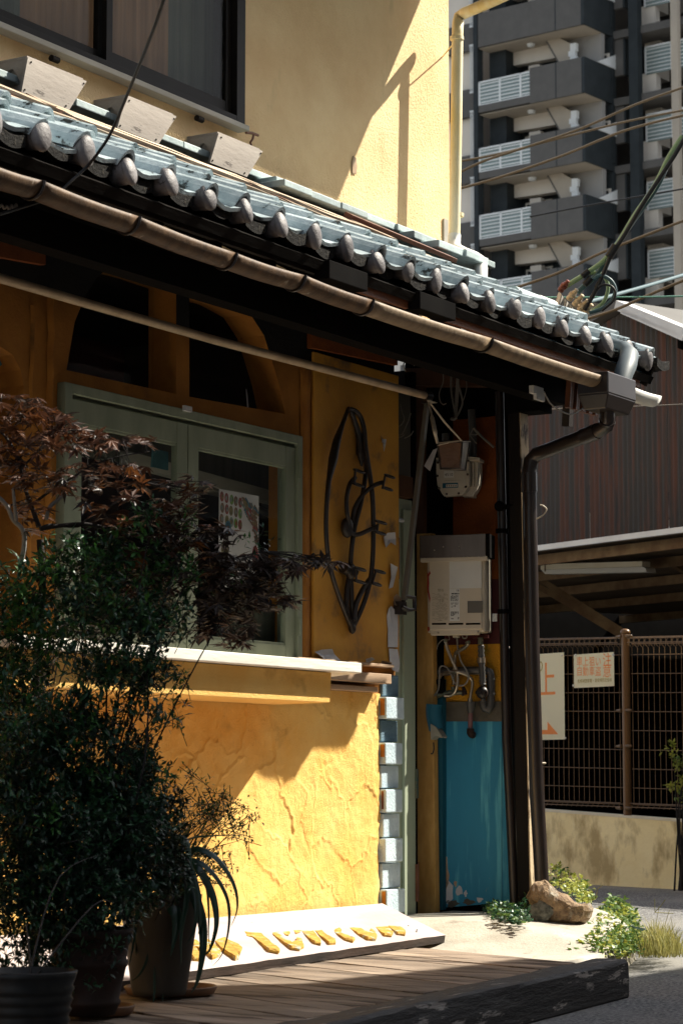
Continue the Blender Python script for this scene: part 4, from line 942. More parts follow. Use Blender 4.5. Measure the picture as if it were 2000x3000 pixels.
it([(375, 150), (320, 300), (270, 450), (235, 620), (200, 800), (180, 1000), (172, 1200), (180, 1400), (200, 1560), (240, 1720), (300, 1900), (370, 2080), (410, 2170)], [.010, .013, .022, .026, .014, .013, .013, .013, .013, .013, .013, .013, .013], [-.05, -.06, -.07, -.08, -.10, -.11, -.11, -.11, -.10, -.09, -.07, -.05, -.045])
it([(378, 150), (440, 170), (490, 230), (520, 340), (535, 500), (555, 640), (580, 800), (600, 1000), (605, 1200), (603, 1450), (590, 1640), (570, 1760), (530, 1900), (470, 2050), (420, 2150)], .013, [-.05, -.055, -.06, -.07, -.08, -.09, -.1, -.11, -.11, -.11, -.1, -.09, -.08, -.06, -.045])
it([(400, 170), (440, 280), (480, 420), (490, 560), (500, 680)], [.012, .014, .02, .024, .004], -.045)
it([(535, 560), (540, 700), (520, 860), (490, 1020), (455, 1150), (430, 1260), (410, 1400), (400, 1520), (395, 1640)], .013, -.06)
it([(395, 1640), (365, 1800), (360, 1950), (385, 2080), (410, 2165)], .014, -.05)
it([(400, 1680), (405, 1850), (415, 2000), (430, 2120)], .014, -.055)
it([(600, 1680), (520, 1790), (450, 1940), (430, 2090)], .014, -.08)
it([(440, 780), (390, 840), (362, 960), (362, 1080), (385, 1200), (400, 1260)], .012, -.08)
it([(690, 825), (600, 860), (500, 950), (440, 1050), (420, 1130), (415, 1200)], .012, [-.14, -.12, -.10, -.08, -.07, -.06])
it([(640, 1230), (560, 1265), (480, 1300), (420, 1300), (360, 1240)], .012, [-.16, -.13, -.1, -.08, -.07])
it([(330, 1605), (380, 1640), (430, 1640)], .03, -.05)
for p_, y_, r_ in (((365, 1240), -.06, (.042, .03, .055)), ((395, 1640), -.06, (.035, .03, .045)), ((412, 2165), -.045, (.022, .02, .03))): obj('iron_knot', MB().ball(PY(A2(*p_), y_), *r_), M['iron'], sc)
def holder(rings, post, y):
    h = MB()
    for (cx, cy, w) in rings:
        c = PY(A2(cx, cy), y); rx = w / 2 / 3.135 * .784 / 438
        h.tube([c + V((cos(2 * pi * k / 14) * rx * 1.6, sin(2 * pi * k / 14) * rx * .8, sin(2 * pi * k / 14) * .010)) for k in range(15)], .0055, 6)
    h.tube([PY(A2(*p), y) for p in post], .0065, 6)
    obj('candle_ring', h, M['iron'], sc)
holder([(475, 722, 90), (465, 848, 90)], [(440, 722), (432, 845)], -.12)
holder([(755, 770, 85), (735, 884, 85)], [(712, 770), (690, 884)], -.16)
holder([(675, 1192, 95), (666, 1290, 95)], [(650, 1205), (640, 1270)], -.18)
holder([(485, 1622, 95), (480, 1738, 95)], [(450, 1622), (445, 1738)], -.12)
holder([(665, 1645, 95), (632, 1760, 85)], [(630, 1635), (598, 1745)], -.15)

# ================================================================ HEATER
BASEH = HW((1045, 1460), .13)
ht = root('gas_water_heater', BASEH, 'cream wall mounted gas water heater with brown steel hood', 'water heater')
def hquad(p0, p1, off, d): # box from px top-left / bottom-right corners at distance off from the wall
    a = HW(p0, off); b = HW(p1, off); A_ = V((a.x, a.y, b.z)); B_ = V((b.x, b.y, b.z)); C_ = V((b.x, b.y, a.z)); D_ = V((a.x, a.y, a.z))
    return MB().hexa([A_, B_, B_ - AN * d, A_ - AN * d, D_, C_, C_ - AN * d, D_ - AN * d])
def hfix(p0, p1, off, d, nm, mt, par, bevel=0):
    return obj(nm, hquad(p0, p1, off, d), M[mt], par, bevel=bevel)
hfix((980, 1250), (1113, 1452), .25, .12, 'front_cover', 'cream_metal', ht, .012)
hfix((984, 1240), (1106, 1446), .262, .012, 'front_panel', 'cream_metal', ht, .006)
hfix((983, 1245), (1120, 1452), .13, .12, 'body', 'heater_side', ht, .012)
hfix((988, 1444), (1100, 1458), .256, .03, 'bottom_lip', 'cream_metal', ht, .006)
hfix((963, 1230), (1115, 1280), .285, .15, 'hood', 'steel', ht, .003)
hfix((1114, 1226), (1124, 1280), .284, .14, 'hood_side', 'black', ht)
hfix((965, 1281), (1118, 1287), .285, .05, 'hood_lip', 'cream_metal', ht)
for a in ((A4(280, 204)[0], A4(463, 204)[0]), (A4(493, 204)[0], A4(680, 204)[0]), (A4(712, 204)[0], A4(897, 204)[0])):
    hfix((a[0], A4(0, 198)[1]), (a[1], A4(0, 218)[1]), .2632, .001, 'vent_slot', 'black', ht)
hfix(C2(492, 292), C2(1108, 800), .2632, .001, 'blank_label', 'white_print', ht)
hfix(C2(495, 818), C2(690, 1432), .2632, .001, 'rating_label', 'white_print', ht)
hfix(C2(838, 1052), C2(1132, 1275), .264, .002, 'grey_plate', 'grey_plate', ht, .002)
hfix(C2(1312, 1292), C2(1402, 1438), .15, .01, 'side_label', 'white_print', ht)
tx = HW(C2(600, 868), .2645); obj('lettering', text_mesh("16", .018, HW(C2(618, 868), .2645), -AA, (0, 0, 1)), M['ink'], ht)
obj('lettering', text_mesh("注意", .018, HW(C2(275, 1068), .2645), -AA, (0, 0, 1)), M['ink_faint'], ht)
obj('lettering', text_mesh("警告", .018, HW(C2(270, 868), .2645), -AA, (0, 0, 1)), M['ink_faint'], ht)
pr_ = MB(); rp = random.Random(8)
def lines(x0, x1, y0, y1, n, hgt, mb):
    for i in range(n):
        y = y0 + (y1 - y0) * i / max(1, n - 1); x = x0
        while x < x1 - 8:
            w = rp.uniform(12, 60)
            if rp.random() < .72:
                q = [HW(C2(*p), .2644) for p in ((x, y + hgt), (min(x + w, x1), y + hgt), (min(x + w, x1), y), (x, y))]; mb.add(q, [(0, 1, 2, 3)])
            x += w + rp.uniform(5, 14)
lines(505, 680, 900, 920, 1, 20, pr_); lines(515, 660, 940, 1040, 7, 8, pr_); lines(525, 675, 1085, 1105, 2, 8, pr_); lines(520, 670, 1255, 1325, 5, 9, pr_); lines(525, 680, 1360, 1385, 2, 12, pr_)
lines(530, 565, 1125, 1160, 3, 10, pr_); lines(585, 615, 1130, 1170, 3, 10, pr_)
obj('small_print', pr_, M['ink'], ht)
pr_ = MB(); lines(165, 460, 905, 1020, 8, 5, pr_); lines(165, 465, 1085, 1400, 19, 5, pr_); lines(275, 370, 1418, 1425, 1, 10, pr_); obj('small_print', pr_, M['ink_faint'], ht)
rd = MB(); rd.prism([HW(C2(*p), .2638) for p in ((66, 490), (90, 540), (115, 470), (138, 520), (95, 580), (103, 700), (95, 820), (130, 1000), (118, 1090), (82, 900), (66, 800), (70, 650))], AN * -.001)
rd.prism([HW(C2(*p), .2638) for p in ((80, 1540), (105, 1545), (118, 1600), (90, 1640), (78, 1600))], AN * -.001)
obj('red_smear', rd, M['red_paint'], ht)
rv = MB()
for p in ((375, 14), (676, 4), (206, 78), (690, 64)): rv.ball(HW(C2(*p), .287), .004, seg=6, rings=4)
for p in ((282, 1665), (1036, 1645)): rv.ball(HW(C2(*p), .260), .006, seg=6, rings=4)
obj('screw', rv, M['steel_hose'], ht)

# ================================================================ PIPES under the heater
pi_ = root('pipe_cluster', HW((1060, 1640), .05), 'steel hoses and grey pipes below the cream water heater', 'pipes')
def pt_(nm, pts, r, off, mt, smooth=True, seg=10, ridges=0):
    offs = off if isinstance(off, (list, tuple)) else [off] * len(pts)
    Q = [HW(A4(*p), o) for p, o in zip(pts, offs)]
    if smooth: Q = sm(Q, 6)
    if ridges:
        out = []; rr = []; acc = 0
        for i in range(len(Q) - 1):
            L_ = (Q[i + 1] - Q[i]).length; n = max(1, int(L_ / ridges))
            for k in range(n): out.append(Q[i].lerp(Q[i + 1], k / n)); rr.append(r * (1.0 if (acc % 2) else .78)); acc += 1
        out.append(Q[-1]); rr.append(r); obj(nm, MB().tube(out, rr, seg), M[mt], pi_)
    else: obj(nm, MB().tube(Q, r, seg), M[mt], pi_)
g_ = .04
pt_('grey_pipe', [(298, 340), (300, 560), (302, 740), (315, 800), (355, 830), (450, 815), (700, 805), (960, 805), (1020, 825), (1030, 880), (1030, 1050), (1032, 1180), (1030, 1260), (1000, 1305), (955, 1290), (935, 1240), (935, 1190)], .024, g_, 'pvc_grey', False)
for y in (530, 730): pt_('pipe_collar', [(300, y), (301, y + 40)], .028, g_, 'pvc_grey', False)
for y in (900, 1090): pt_('pipe_collar', [(1030, y), (1031, y + 25)], .028, g_, 'pvc_grey', False)
pt_('steel_hose', [(455, 430), (480, 530), (540, 680), (590, 790), (610, 880), (605, 980), (570, 1080), (510, 1122), (440, 1125)], .0105, [.14, .13, .12, .11, .10, .10, .09, .08, .08], 'steel_hose', ridges=.005)
pt_('steel_hose', [(745, 455), (700, 510), (620, 555), (578, 600), (568, 720), (560, 860), (558, 990)], .0115, [.14, .12, .10, .08, .07, .07, .07], 'steel_hose', ridges=.005)
pt_('steel_hose', [(370, 920), (400, 860), (500, 825), (590, 820), (680, 842), (750, 880), (790, 930), (795, 1000), (778, 1090), (770, 1160)], .0105, [.06, .07, .09, .12, .11, .09, .08, .08, .08, .08], 'steel_hose', ridges=.005)
pt_('fitting', [(768, 1160), (768, 1235)], .014, .08, 'steel_hose', False); pt_('grey_adaptor', [(775, 1200), (775, 1260), (775, 1345)], [.028, .026, .017], .08, 'pvc_grey', False)
pt_('mauve_pipe', [(773, 1345), (770, 1540)], .0135, .06, 'pvc_pink', False); pt_('mauve_elbow', [(772, 1545), (773, 1600), (790, 1620), (800, 1625)], .021, [.06, .06, .04, .0], 'terracotta')
pt_('gas_hose', [(905, 480), (910, 640), (918, 800), (928, 980)], .0205, .09, 'pvc_grey', ridges=.007)
pt_('gas_hose_collar', [(909, 640), (911, 705)], .0235, .09, 'steel_hose', False); pt_('fitting', [(900, 385), (902, 470)], .017, .09, 'brass', False); pt_('fitting', [(930, 980), (935, 1200)], .014, .08, 'pvc_grey', False)
vb_ = MB(); c = HW(A4(920, 1085), .09); vb_.ball(c, .03, .035, .036); vb_.tube([c + AA * .03, c + AN * .03 - AA * .01], .012); obj('gas_valve', vb_, M['iron'], pi_)
pt_('brass_valve', [(400, 1110), (520, 1085), (650, 1085), (690, 1095)], [.012, .017, .013, .017], .06, 'brass', False); pt_('valve_lever', [(680, 1010), (692, 1060), (700, 1115)], [.007, .013, .016], .08, 'terracotta', False)
pt_('brass_valve', [(270, 1115), (330, 1120), (400, 1110)], [.02, .022, .014], .06, 'brass', False); pt_('fitting', [(455, 400), (456, 440)], .012, .14, 'brass', False); pt_('fitting', [(735, 430), (745, 460)], .014, .14, 'brass', False); pt_('fitting', [(548, 1010), (560, 1060)], .012, .07, 'brass', False)
pt_('insulated_pipe', [(330, 950), (395, 960), (400, 1070), (300, 1085)], .03, .05, 'black', False)
pt_('thin_cable', [(600, 380), (612, 520), (650, 680), (720, 800), (745, 900), (700, 980), (630, 995), (560, 940), (520, 840), (470, 765), (410, 745), (380, 780), (375, 900), (360, 1050), (300, 1140), (262, 1240)], .005, .10, 'wire_grey', seg=6)
pt_('thin_cable', [(490, 350), (500, 410), (420, 410), (360, 470), (345, 530)], .003, .12, 'wire_grey', seg=5)
pt_('thin_cable', [(655, 340), (680, 390), (720, 385), (728, 340)], .004, .15, 'wire_grey', seg=5)
hfix(A4(790, 350), A4(1000, 390), .08, .05, 'mounting_plate', 'maroon', pi_); hfix(A4(545, 345), A4(615, 380), .18, .05, 'drain_cap', 'cream_metal', pi_)
obj('wall_button', MB().lathe(HW(A4(1236, 512), .03), [(0, .004), (.014, .004), (.016, 0)], 16, ax=tuple(AN)), M['white_trim'], pi_)
# blue duct and grey vent hood at the left of the panel
vd = root('vent_hood', HW((1003, 1720), .05), 'small grey wall vent hood below the blue bent duct beside the tan post', 'vent')
q = [PXX(A4(*p), 11.85) for p in ((310, 1235), (305, 1320), (312, 1400), (330, 1480), (345, 1560))]
obj('duct', MB().tube(sm(q), .045, 12), M['blue_dark'], vd)
obj('hood', MB().prism([PXX(A4(*p), 11.80) for p in ((262, 1480), (330, 1525), (410, 1650), (400, 1665), (330, 1640), (266, 1690))], (.06, 0, 0)), M['heater_side'], vd, bevel=.004)
obj('cord', MB().tube(sm([PXX(A4(*p), 11.82) for p in ((300, 1720), (305, 1800), (290, 1860), (268, 1865))]), .004, 5), M['wire_black'], vd)
# vertical black pipe next to the post
bpz = root('black_conduit', HW((1152, 2070), .05), 'thick matt black conduit running up the left side of the corner post', 'conduit')
obj('conduit', MB().tube([HW((1181, 2078), .06), HW((1172, 1880), .06), HW((1163, 1700), .06), HW((1158, 1500), .06), HW((1152, 1200), .06), HW((1148, 1000), .06), HW((1146, 900), .06)], .026, 12), M['pipe_brown'], bpz)
ck = MB()
for y in (1160, 1215, 1400): ck.tube([HW((1158 - (1500 - y) * .02, y), .06), HW((1158 - (1500 - y) * .02, y + 10), .06)], .036, 12)
ck.ball(HW(A3(1120, 1210), .09), .03, .03, .03); ck.bar(HW(A3(1060, 1212), .1), HW(A3(1290, 1195), .1), .008, .006)
obj('conduit_clamp', ck, M['black'], bpz)

# ================================================================ GAS METER
gm = root('gas_meter', HW((1050, 1130), .1), 'cream cast gas meter on the dark orange wall behind the hanging lantern', 'gas meter')
def hprism(pts, off, d, conv): return MB().prism([HW(conv(*p), off) for p in pts], AN * -d)
front = [(330, 650), (735, 640), (740, 830), (735, 960), (690, 1030), (650, 1070), (430, 1088), (400, 1050), (345, 950), (332, 830)]
obj('meter_front', hprism(front, .20, .05, A3), M['meter'], gm, bevel=.008)
inner = [(362, 665), (700, 655), (705, 830), (700, 930), (660, 1010), (620, 1035), (450, 1048), (425, 1020), (378, 940), (364, 830)]
obj('meter_face', hprism(inner, .206, .004, A3), M['meter'], gm, bevel=.003)
back = [(700, 640), (868, 636), (868, 830), (860, 930), (835, 1000), (795, 1060), (795, 1090), (770, 1090), (640, 1085), (640, 900)]
obj('meter_back', hprism(back, .13, .08, A3), M['meter'], gm, bevel=.008)
obj('meter_top', hprism([(328, 605), (730, 590), (872, 600), (870, 636), (735, 640), (330, 650)], .19, .12, A3), M['meter'], gm, bevel=.004)
rb_ = MB()
for px_0 in (745, 790, 840): rb_.tube([HW(A3(px_0, 660), .14), HW(A3(px_0, 960), .14)], .007, 6)
obj('meter_rib', rb_, M['meter'], gm)
hfix(A3(428, 770), A3(550, 850), .2072, .001, 'reading_label', 'white_print', gm); hfix(A3(408, 922), A3(602, 978), .2075, .001, 'display_panel', 'blue_dark', gm); hfix(A3(450, 938), A3(592, 968), .2085, .001, 'number_drum', 'white_print', gm)
obj('lettering', text_mesh("4510", .024, HW(A3(434, 834), .2078), -AA, (0, 0, 1)), M['ink'], gm)
dg = MB()
for k in range(5): q = [HW(A3(*p), .209) for p in ((456 + k * 27, 965), (474 + k * 27, 965), (474 + k * 27, 942), (456 + k * 27, 942))]; dg.add(q, [(0, 1, 2, 3)])
dg.prism([HW(A3(*p), .2074) for p in ((425, 888), (628, 882), (628, 885), (425, 891))], AN * -.001)
obj('counter_digit', dg, M['ink_faint'], gm)
bl = MB()
for p in ((345, 830), (722, 812), (366, 985), (700, 968), (460, 1055), (610, 1048), (728, 640), (348, 665)): bl.ball(HW(A3(*p), .202), .007, seg=8, rings=5)
obj('bolt', bl, M['lantern_metal'], gm)
obj('meter_pipe', MB().tube([HW(A3(790, 590), .10), HW(A3(790, 400), .10), HW(A3(770, 0), .10)], .022, 10), M['pvc_grey'], gm)
obj('meter_pipe', MB().tube([HW(A3(450, 600), .10), HW(A3(450, 300), .10)], .022, 10), M['pvc_grey'], gm)
# ================================================================ LANTERN hung on strings
lo = .55
ln = root('hanging_lantern', HW(A3(520, 740), lo), 'brown square glass lantern hung on pale strings in front of the gas meter', 'lantern')
def hl(p, o=lo): return HW(A3(*p), o)
tl, tr, br_, bl_ = hl((345, 420)), hl((655, 400)), hl((630, 745)), hl((385, 740))
obj('front_glass', MB().prism([bl_, br_, tr, tl], AN * -.006), M['lantern_glass'], ln)
tr2, br2 = hl((745, 400), .40), hl((690, 755), .43)
obj('side_glass', MB().prism([br_, br2, tr2, tr], V((0, .004, 0))), mat('pale lantern side pane', (.55, .46, .34), (.14, .11, .09), .35, 6, contrast=(.35, .6)), ln)
tl2, bl2 = hl((435, 400), .40), hl((450, 740), .43)
fm = MB()
for a, b in ((tl, tr), (tr, br_), (br_, bl_), (bl_, tl), (tr, tr2), (tr2, br2), (br2, br_), (tl, tl2), (tl2, tr2), (bl_, bl2), (bl2, br2)): fm.tube([a, b], .0055, 6)
obj('lantern_frame', fm, M['lantern_metal'], ln)
obj('lantern_roof', MB().prism([tl, tr, tr2, tl2], V((0, 0, .004))), M['lantern_metal'], ln)
cd = MB(); top = PY((984, 922), ya - .02)
cd.tube([top, top.lerp(tr, .5) + V((0, 0, -.01)), tr], [.006, .009, .006], 6, flat=.5)
cd.tube(sm([top, PY((992, 960), -.28), PY((1000, 1000), -.33), tl]), [.006] * 6 + [.013] * 6 + [.010] * 6 + [.006], 6, flat=.5)
cd.tube([tl, tr + V((0, 0, .006))], .006, 6, flat=.6); cd.tube([tl + V((0, 0, -.012)), tl.lerp(tr, .5), tr + V((0, 0, .004))], .006, 6, flat=.6); cd.tube([tr, tr2], .008, 6, flat=.5)
obj('hanging_string', cd, M['cord'], ln)
fl = MB(); fl.prism([hl(p) for p in ((290, 505), (345, 480), (250, 770), (176, 705))], AN * -.004); obj('torn_flag', fl, M['peel'], ln)
# dangling chain and strings under the eave, and loose wires
ch = root('hanging_chain', HW(C6(800, 830), .3), 'thin chain with loops of pale string hanging under the dark eave', 'chain')
lk = MB(); a = HW(C6(800, 150), .35); b = HW(C6(795, 790), .35); n = 26
for k in range(n):
    c = a.lerp(b, (k + .5) / n); r = (b - a).length / n * .62; ax = AA if k % 2 else AN
    lk.tube([c + ax * cos(2 * pi * j / 8) * r * .55 + V((0, 0, sin(2 * pi * j / 8) * r)) for j in range(9)], .0028, 5)
obj('chain_links', lk, M['lantern_metal'], ch)
st_ = MB()
for pts in ([(800, 0), (850, 80), (930, 200), (968, 330), (955, 450), (920, 560), (870, 700), (820, 790)], [(810, 10), (860, 180), (860, 330), (890, 450), (912, 590), (860, 720), (825, 780)], [(800, 20), (770, 180), (765, 400), (785, 560), (815, 700), (820, 790)]):
    st_.tube(sm([HW(C6(*p), .36) for p in pts]), .006, 6, flat=.4)
st_.prism([HW(C6(*p), .36) for p in ((835, 170), (860, 170), (870, 430), (840, 760), (810, 790), (815, 500))], AN * -.003)
st_.tube([HW(C6(*p), .36) for p in ((760, 790), (800, 800), (835, 775))], .009, 6)
obj('string_loop', st_, M['wire_grey'], ch)
lw = MB()
WIRES = []
for pts in ([(630, 0), (650, 120), (660, 300), (610, 450), (620, 560), (660, 605), (700, 590)], [(100, 600), (120, 700), (150, 800), (100, 880), (40, 890)], [(235, 720), (200, 830), (140, 960), (110, 1000), (40, 1005)], [(40, 1030), (100, 1030), (155, 1000)], [(150, 1050), (230, 1010), (270, 950)]):
    WIRES.append((sm([HW(C6(*p), .5) for p in pts]), .0032))
for pts in ([(1390, 950), (1320, 1010), (1240, 1060), (1180, 1080), (1140, 1110), (1150, 1150)], [(1300, 960), (1260, 1010), (1190, 1060), (1130, 1020), (1160, 980)], [(1130, 1090), (1160, 1060), (1230, 1080), (1200, 1120)]):
    WIRES.append((sm([PY(B3(*p), -.35) for p in pts]), .0032))
for pts in ([(0, 952), (10, 940), (20, 958), (32, 945), (42, 960), (54, 942), (62, 955), (75, 938), (78, 950), (60, 958)],):
    WIRES.append((sm([PY(Q1(*p), -.7) for p in pts]), .005))
for pts in ([(640, 885), (690, 970), (790, 1035), (860, 1040), (950, 980), (1010, 900), (1025, 865)],):
    WIRES.append((sm([PY(C4(*p), -.8) for p in pts]), .0045))
wl_ = root('loose_wires', WIRES[0][0][0], 'tangle of thin grey wires dangling below the dark eave', 'wires')
for w_, r_ in WIRES: obj('wire', MB().tube(w_, r_, 5), M['wire_grey'], wl_)
hk = root('insulator_clip', PY(C4(600, 900), -.7), 'small cream porcelain clip hanging under the eave end', 'clip')
obj('clip', MB().box(PY(C4(583, 935), -.7), PY(C4(622, 880), -.68)).box(PY(C4(562, 888), -.7), PY(C4(600, 855), -.67)), M['white_trim'], hk, bevel=.004)
sk = MB(); sk.tube([HW(C6(1058, 915), .12), HW(C6(1190, 1050), .12), HW(C6(1325, 1165), .12)], .007, 6); sk.tube([HW(C6(1058, 915), .12), HW(C6(1010, 1010), .12), HW(C6(1095, 1115), .12)], .008, 6, flat=.4); sk.tube([HW(C6(1010, 1000), .12), HW(C6(1110, 1000), .12)], .004, 5)
props(obj('snapped_straw', sk, M['wire_grey']), 'bent grey plastic strip stuck behind the gas meter', 'plastic strip')

# ================================================================ SIGNBOARD with crumbly letters
fr_ = PZ(A6(1497, 352), -.06); wy = -.055
zr_ = PY((878, 2090), wy).z
xR = fr_.x; xRb = PY((878, 2088), wy).x
zF = fr_.z; zB = PY((784, 2083), wy).z
xL = 7.0
yFr = fr_.y; yFl = PZ(A6(10, 568), -.063).y
FL_, FRt = V((xL, yFl + (yFl - yFr) * 0, zF)), V((xR, yFr, zF))
xl_hit = PZ(A6(10, 568), -.063)
dirF = (fr_ - xl_hit); FL_ = fr_ - dirF * ((xR - xL) / dirF.x); FL_.z = zF
BLc, BRc = V((xL, wy, zB)), V((xRb, wy, zB))
bn = (FRt - FL_).cross(BLc - FL_).normalized()
bd = root('letter_board', (9, -.3, -.10), 'white board with rows of crumbly yellow relief letters leaning at the wall foot', 'signboard')
bm_ = MB(); n = 60; vs = []
for i in range(n + 1):
    t = i / n; f = FL_.lerp(FRt, t); b = BLc.lerp(BRc, t); w = noise.noise(V((t * 23, 0, 0))) * .004
    vs += [f + bn * w, b, b - bn * .036, f - bn * (.038 + .004 * noise.noise(V((t * 31, 4, 0)))) + V((0, .004 * noise.noise(V((t * 27, 9, 0))), 0))]
bm_.add(vs, [(i * 4, (i + 1) * 4, (i + 1) * 4 + 1, i * 4 + 1) for i in range(n)], 0)
bm_.add(vs, [(i * 4 + j, i * 4 + (j + 1) % 4, (i + 1) * 4 + (j + 1) % 4, (i + 1) * 4 + j) for i in range(n) for j in (1, 2, 3)] + [(0, 1, 2, 3), (n * 4 + 3, n * 4 + 2, n * 4 + 1, n * 4)], 1)
obj('plank', bm_, [M['board'], M['board_edge']], bd)
letters = [
    [(330, 298), (372, 292), (420, 310), (462, 345), (500, 385), (552, 420), (545, 430), (490, 422), (440, 385), (395, 352), (360, 345), (345, 322)],
    [(497, 305), (530, 297), (575, 305), (612, 325), (600, 345), (580, 340), (560, 322), (545, 320), (545, 335), (580, 365), (620, 385), (645, 372), (650, 355), (680, 365), (688, 400), (665, 414), (620, 410), (560, 375), (505, 340)],
    [(624, 295), (645, 285), (690, 276), (722, 280), (740, 300), (735, 310), (760, 340), (786, 370), (785, 386), (750, 380), (700, 345), (672, 320), (662, 330), (640, 335), (622, 315)],
    [(722, 292), (745, 286), (775, 300), (820, 340), (868, 365), (872, 380), (835, 382), (790, 352), (745, 315)],
    [(783, 282), (810, 290), (800, 278), (850, 270), (880, 285), (905, 315), (900, 330), (945, 345), (982, 358), (970, 370), (925, 362), (870, 330), (840, 300), (805, 303), (786, 298)],
    [(922, 262), (960, 255), (1005, 258), (1035, 270), (1040, 290), (1015, 290), (990, 275), (965, 262), (985, 285), (1040, 318), (1068, 325), (1072, 305), (1085, 310), (1108, 340), (1100, 358), (1055, 358), (1000, 335), (950, 305), (925, 280)],
    [(1032, 255), (1062, 250), (1075, 262), (1072, 288), (1050, 292), (1034, 275)],
    [(1070, 250), (1100, 248), (1140, 262), (1180, 300), (1200, 325), (1190, 340), (1150, 338), (1110, 310), (1080, 280)],
    [(1130, 252), (1160, 252), (1210, 275), (1250, 300), (1272, 318), (1268, 333), (1225, 330), (1180, 300), (1140, 270)],
    [(175, 370), (215, 358), (250, 365), (300, 385), (335, 412), (325, 440), (305, 440), (318, 460), (300, 466), (255, 440), (210, 410)],
    [(205, 360), (235, 355), (280, 385), (312, 402), (295, 412), (250, 395)],
    [(100, 375), (140, 362), (180, 395), (215, 430), (205, 450), (165, 462), (120, 430), (100, 400)],
    [(35, 410), (60, 400), (100, 455), (92, 472), (60, 470), (35, 440)],
    [(40, 375), (70, 365), (105, 400), (110, 425), (70, 410)],
]
for L_ in letters:
    pts = [PN(A6(*p), FL_ + bn * .028, bn) for p in L_]
    c = sum(pts, V()) / len(pts)
    # densify and roughen the rim
    dens = []
    for i in range(len(pts)):
        a = pts[i]; b = pts[(i + 1) % len(pts)]
        for k in range(3): p = a.lerp(b, k / 3); dens.append(p + (bn.cross((b - a).normalized())) * noise.noise(p * 40) * .004)
    mbl = MB(); nn = len(dens)
    ring0 = [p - bn * .026 - (p - c) * .01 for p in dens]; ring1 = [p - bn * (.012 + .004 * noise.noise(p * 50)) for p in dens]
    tri = tessellate_polygon([[V((p.x, (p - FL_).dot((BLc - FL_).normalized()), 0)) for p in dens]])
    shr = [p + (c - p) * .035 - bn * .006 + bn * .004 * noise.noise(p * 90) for p in dens]
    mbl.add(ring0 + ring1 + shr, [(i, (i + 1) % nn, nn + (i + 1) % nn, nn + i) for i in range(nn)] + [(nn + i, nn + (i + 1) % nn, 2 * nn + (i + 1) % nn, 2 * nn + i) for i in range(nn)] + [tuple(2 * nn + j for j in t) for t in tri])
    obj('letter', mbl, M['foam'], bd)
for p in ((810, 207), (1340, 335), (1290, 312), (965, 378)):
    q = PN(A6(*p), FL_ + bn * .012, bn); obj('nail', MB().tube([q - BD * .02 - bn * .01, q + BD * .012 + V((0, .01, .012))], .004, 5), M['iron'], bd)

# ================================================================ FENCE and its wall across the side street
FD = V((sin(SKEW), cos(SKEW), 0)); FN = V((-cos(SKEW), sin(SKEW), 0))   # along the fence (away), towards us
FP0 = V((18.0, 1.62, 0))
def FPn(p, off=0.): return PN(p, FP0 + FN * off, FN)
zb0 = FPn((1438, 2033), .1).z
def fpt(s, z, off=0.): return FP0 + FD * s + FN * off + V((0, 0, z))
def fs(p, off=0.): q = FPn(p, off) - FP0; return q.dot(FD)
s0 = -3.4; s1 = 5.5
ztop = FPn((1438, 1874), .09).z
ztl, ztr = FPn((1250, 1862), .09).z, FPn((1568, 1886), .09).z
zl0, zl1 = fs((1250, 1862), .09), fs((1568, 1886), .09)
def slope(s, z): return z + (ztr - ztl) / (zl1 - zl0) * (s - fs((1438, 1874)))
fw = root('fence_wall', fpt(0, -.2), 'low stained yellow concrete wall under the brown wire fence', 'low wall')
def slab(a, b, z0, z1, o0, o1, m): return MB().hexa([fpt(a, slope(a, z0) if z0 > -.4 else z0, o0), fpt(b, slope(b, z0) if z0 > -.4 else z0, o0), fpt(b, slope(b, z0) if z0 > -.4 else z0, o1), fpt(a, slope(a, z0) if z0 > -.4 else z0, o1), fpt(a, slope(a, z1), o0), fpt(b, slope(b, z1), o0), fpt(b, slope(b, z1), o1), fpt(a, slope(a, z1), o1)])
obj('wall_body', slab(s0, s1, -.6, ztop - .012, .08, -.08, 0), M['fence_wall'], fw)
obj('coping', slab(s0, s1, ztop - .012, ztop + .004, .085, -.085, 0), M['coping'], fw)
fz0 = FPn((1438, 1862)).z; fz1 = FPn((1438, 1462)).z
tl_, tr_ = FPn(A5(90, 225)).z, FPn(A5(1568, 195)).z
def sl2(s, z):      # fence lines follow the small fall of the wall
    k0 = (FPn((1568, 1870)).z - FPn((1250, 1858)).z) / (fs((1568, 1870)) - fs((1250, 1858))); k1 = (tr_ - tl_) / (fs(A5(1568, 195)) - fs(A5(90, 225)))
    t = (z - fz0) / (fz1 - fz0); return z + (k0 * (1 - t) + k1 * t) * (s - fs((1438, 1700)))
sp_ = fs((1438, 1700))
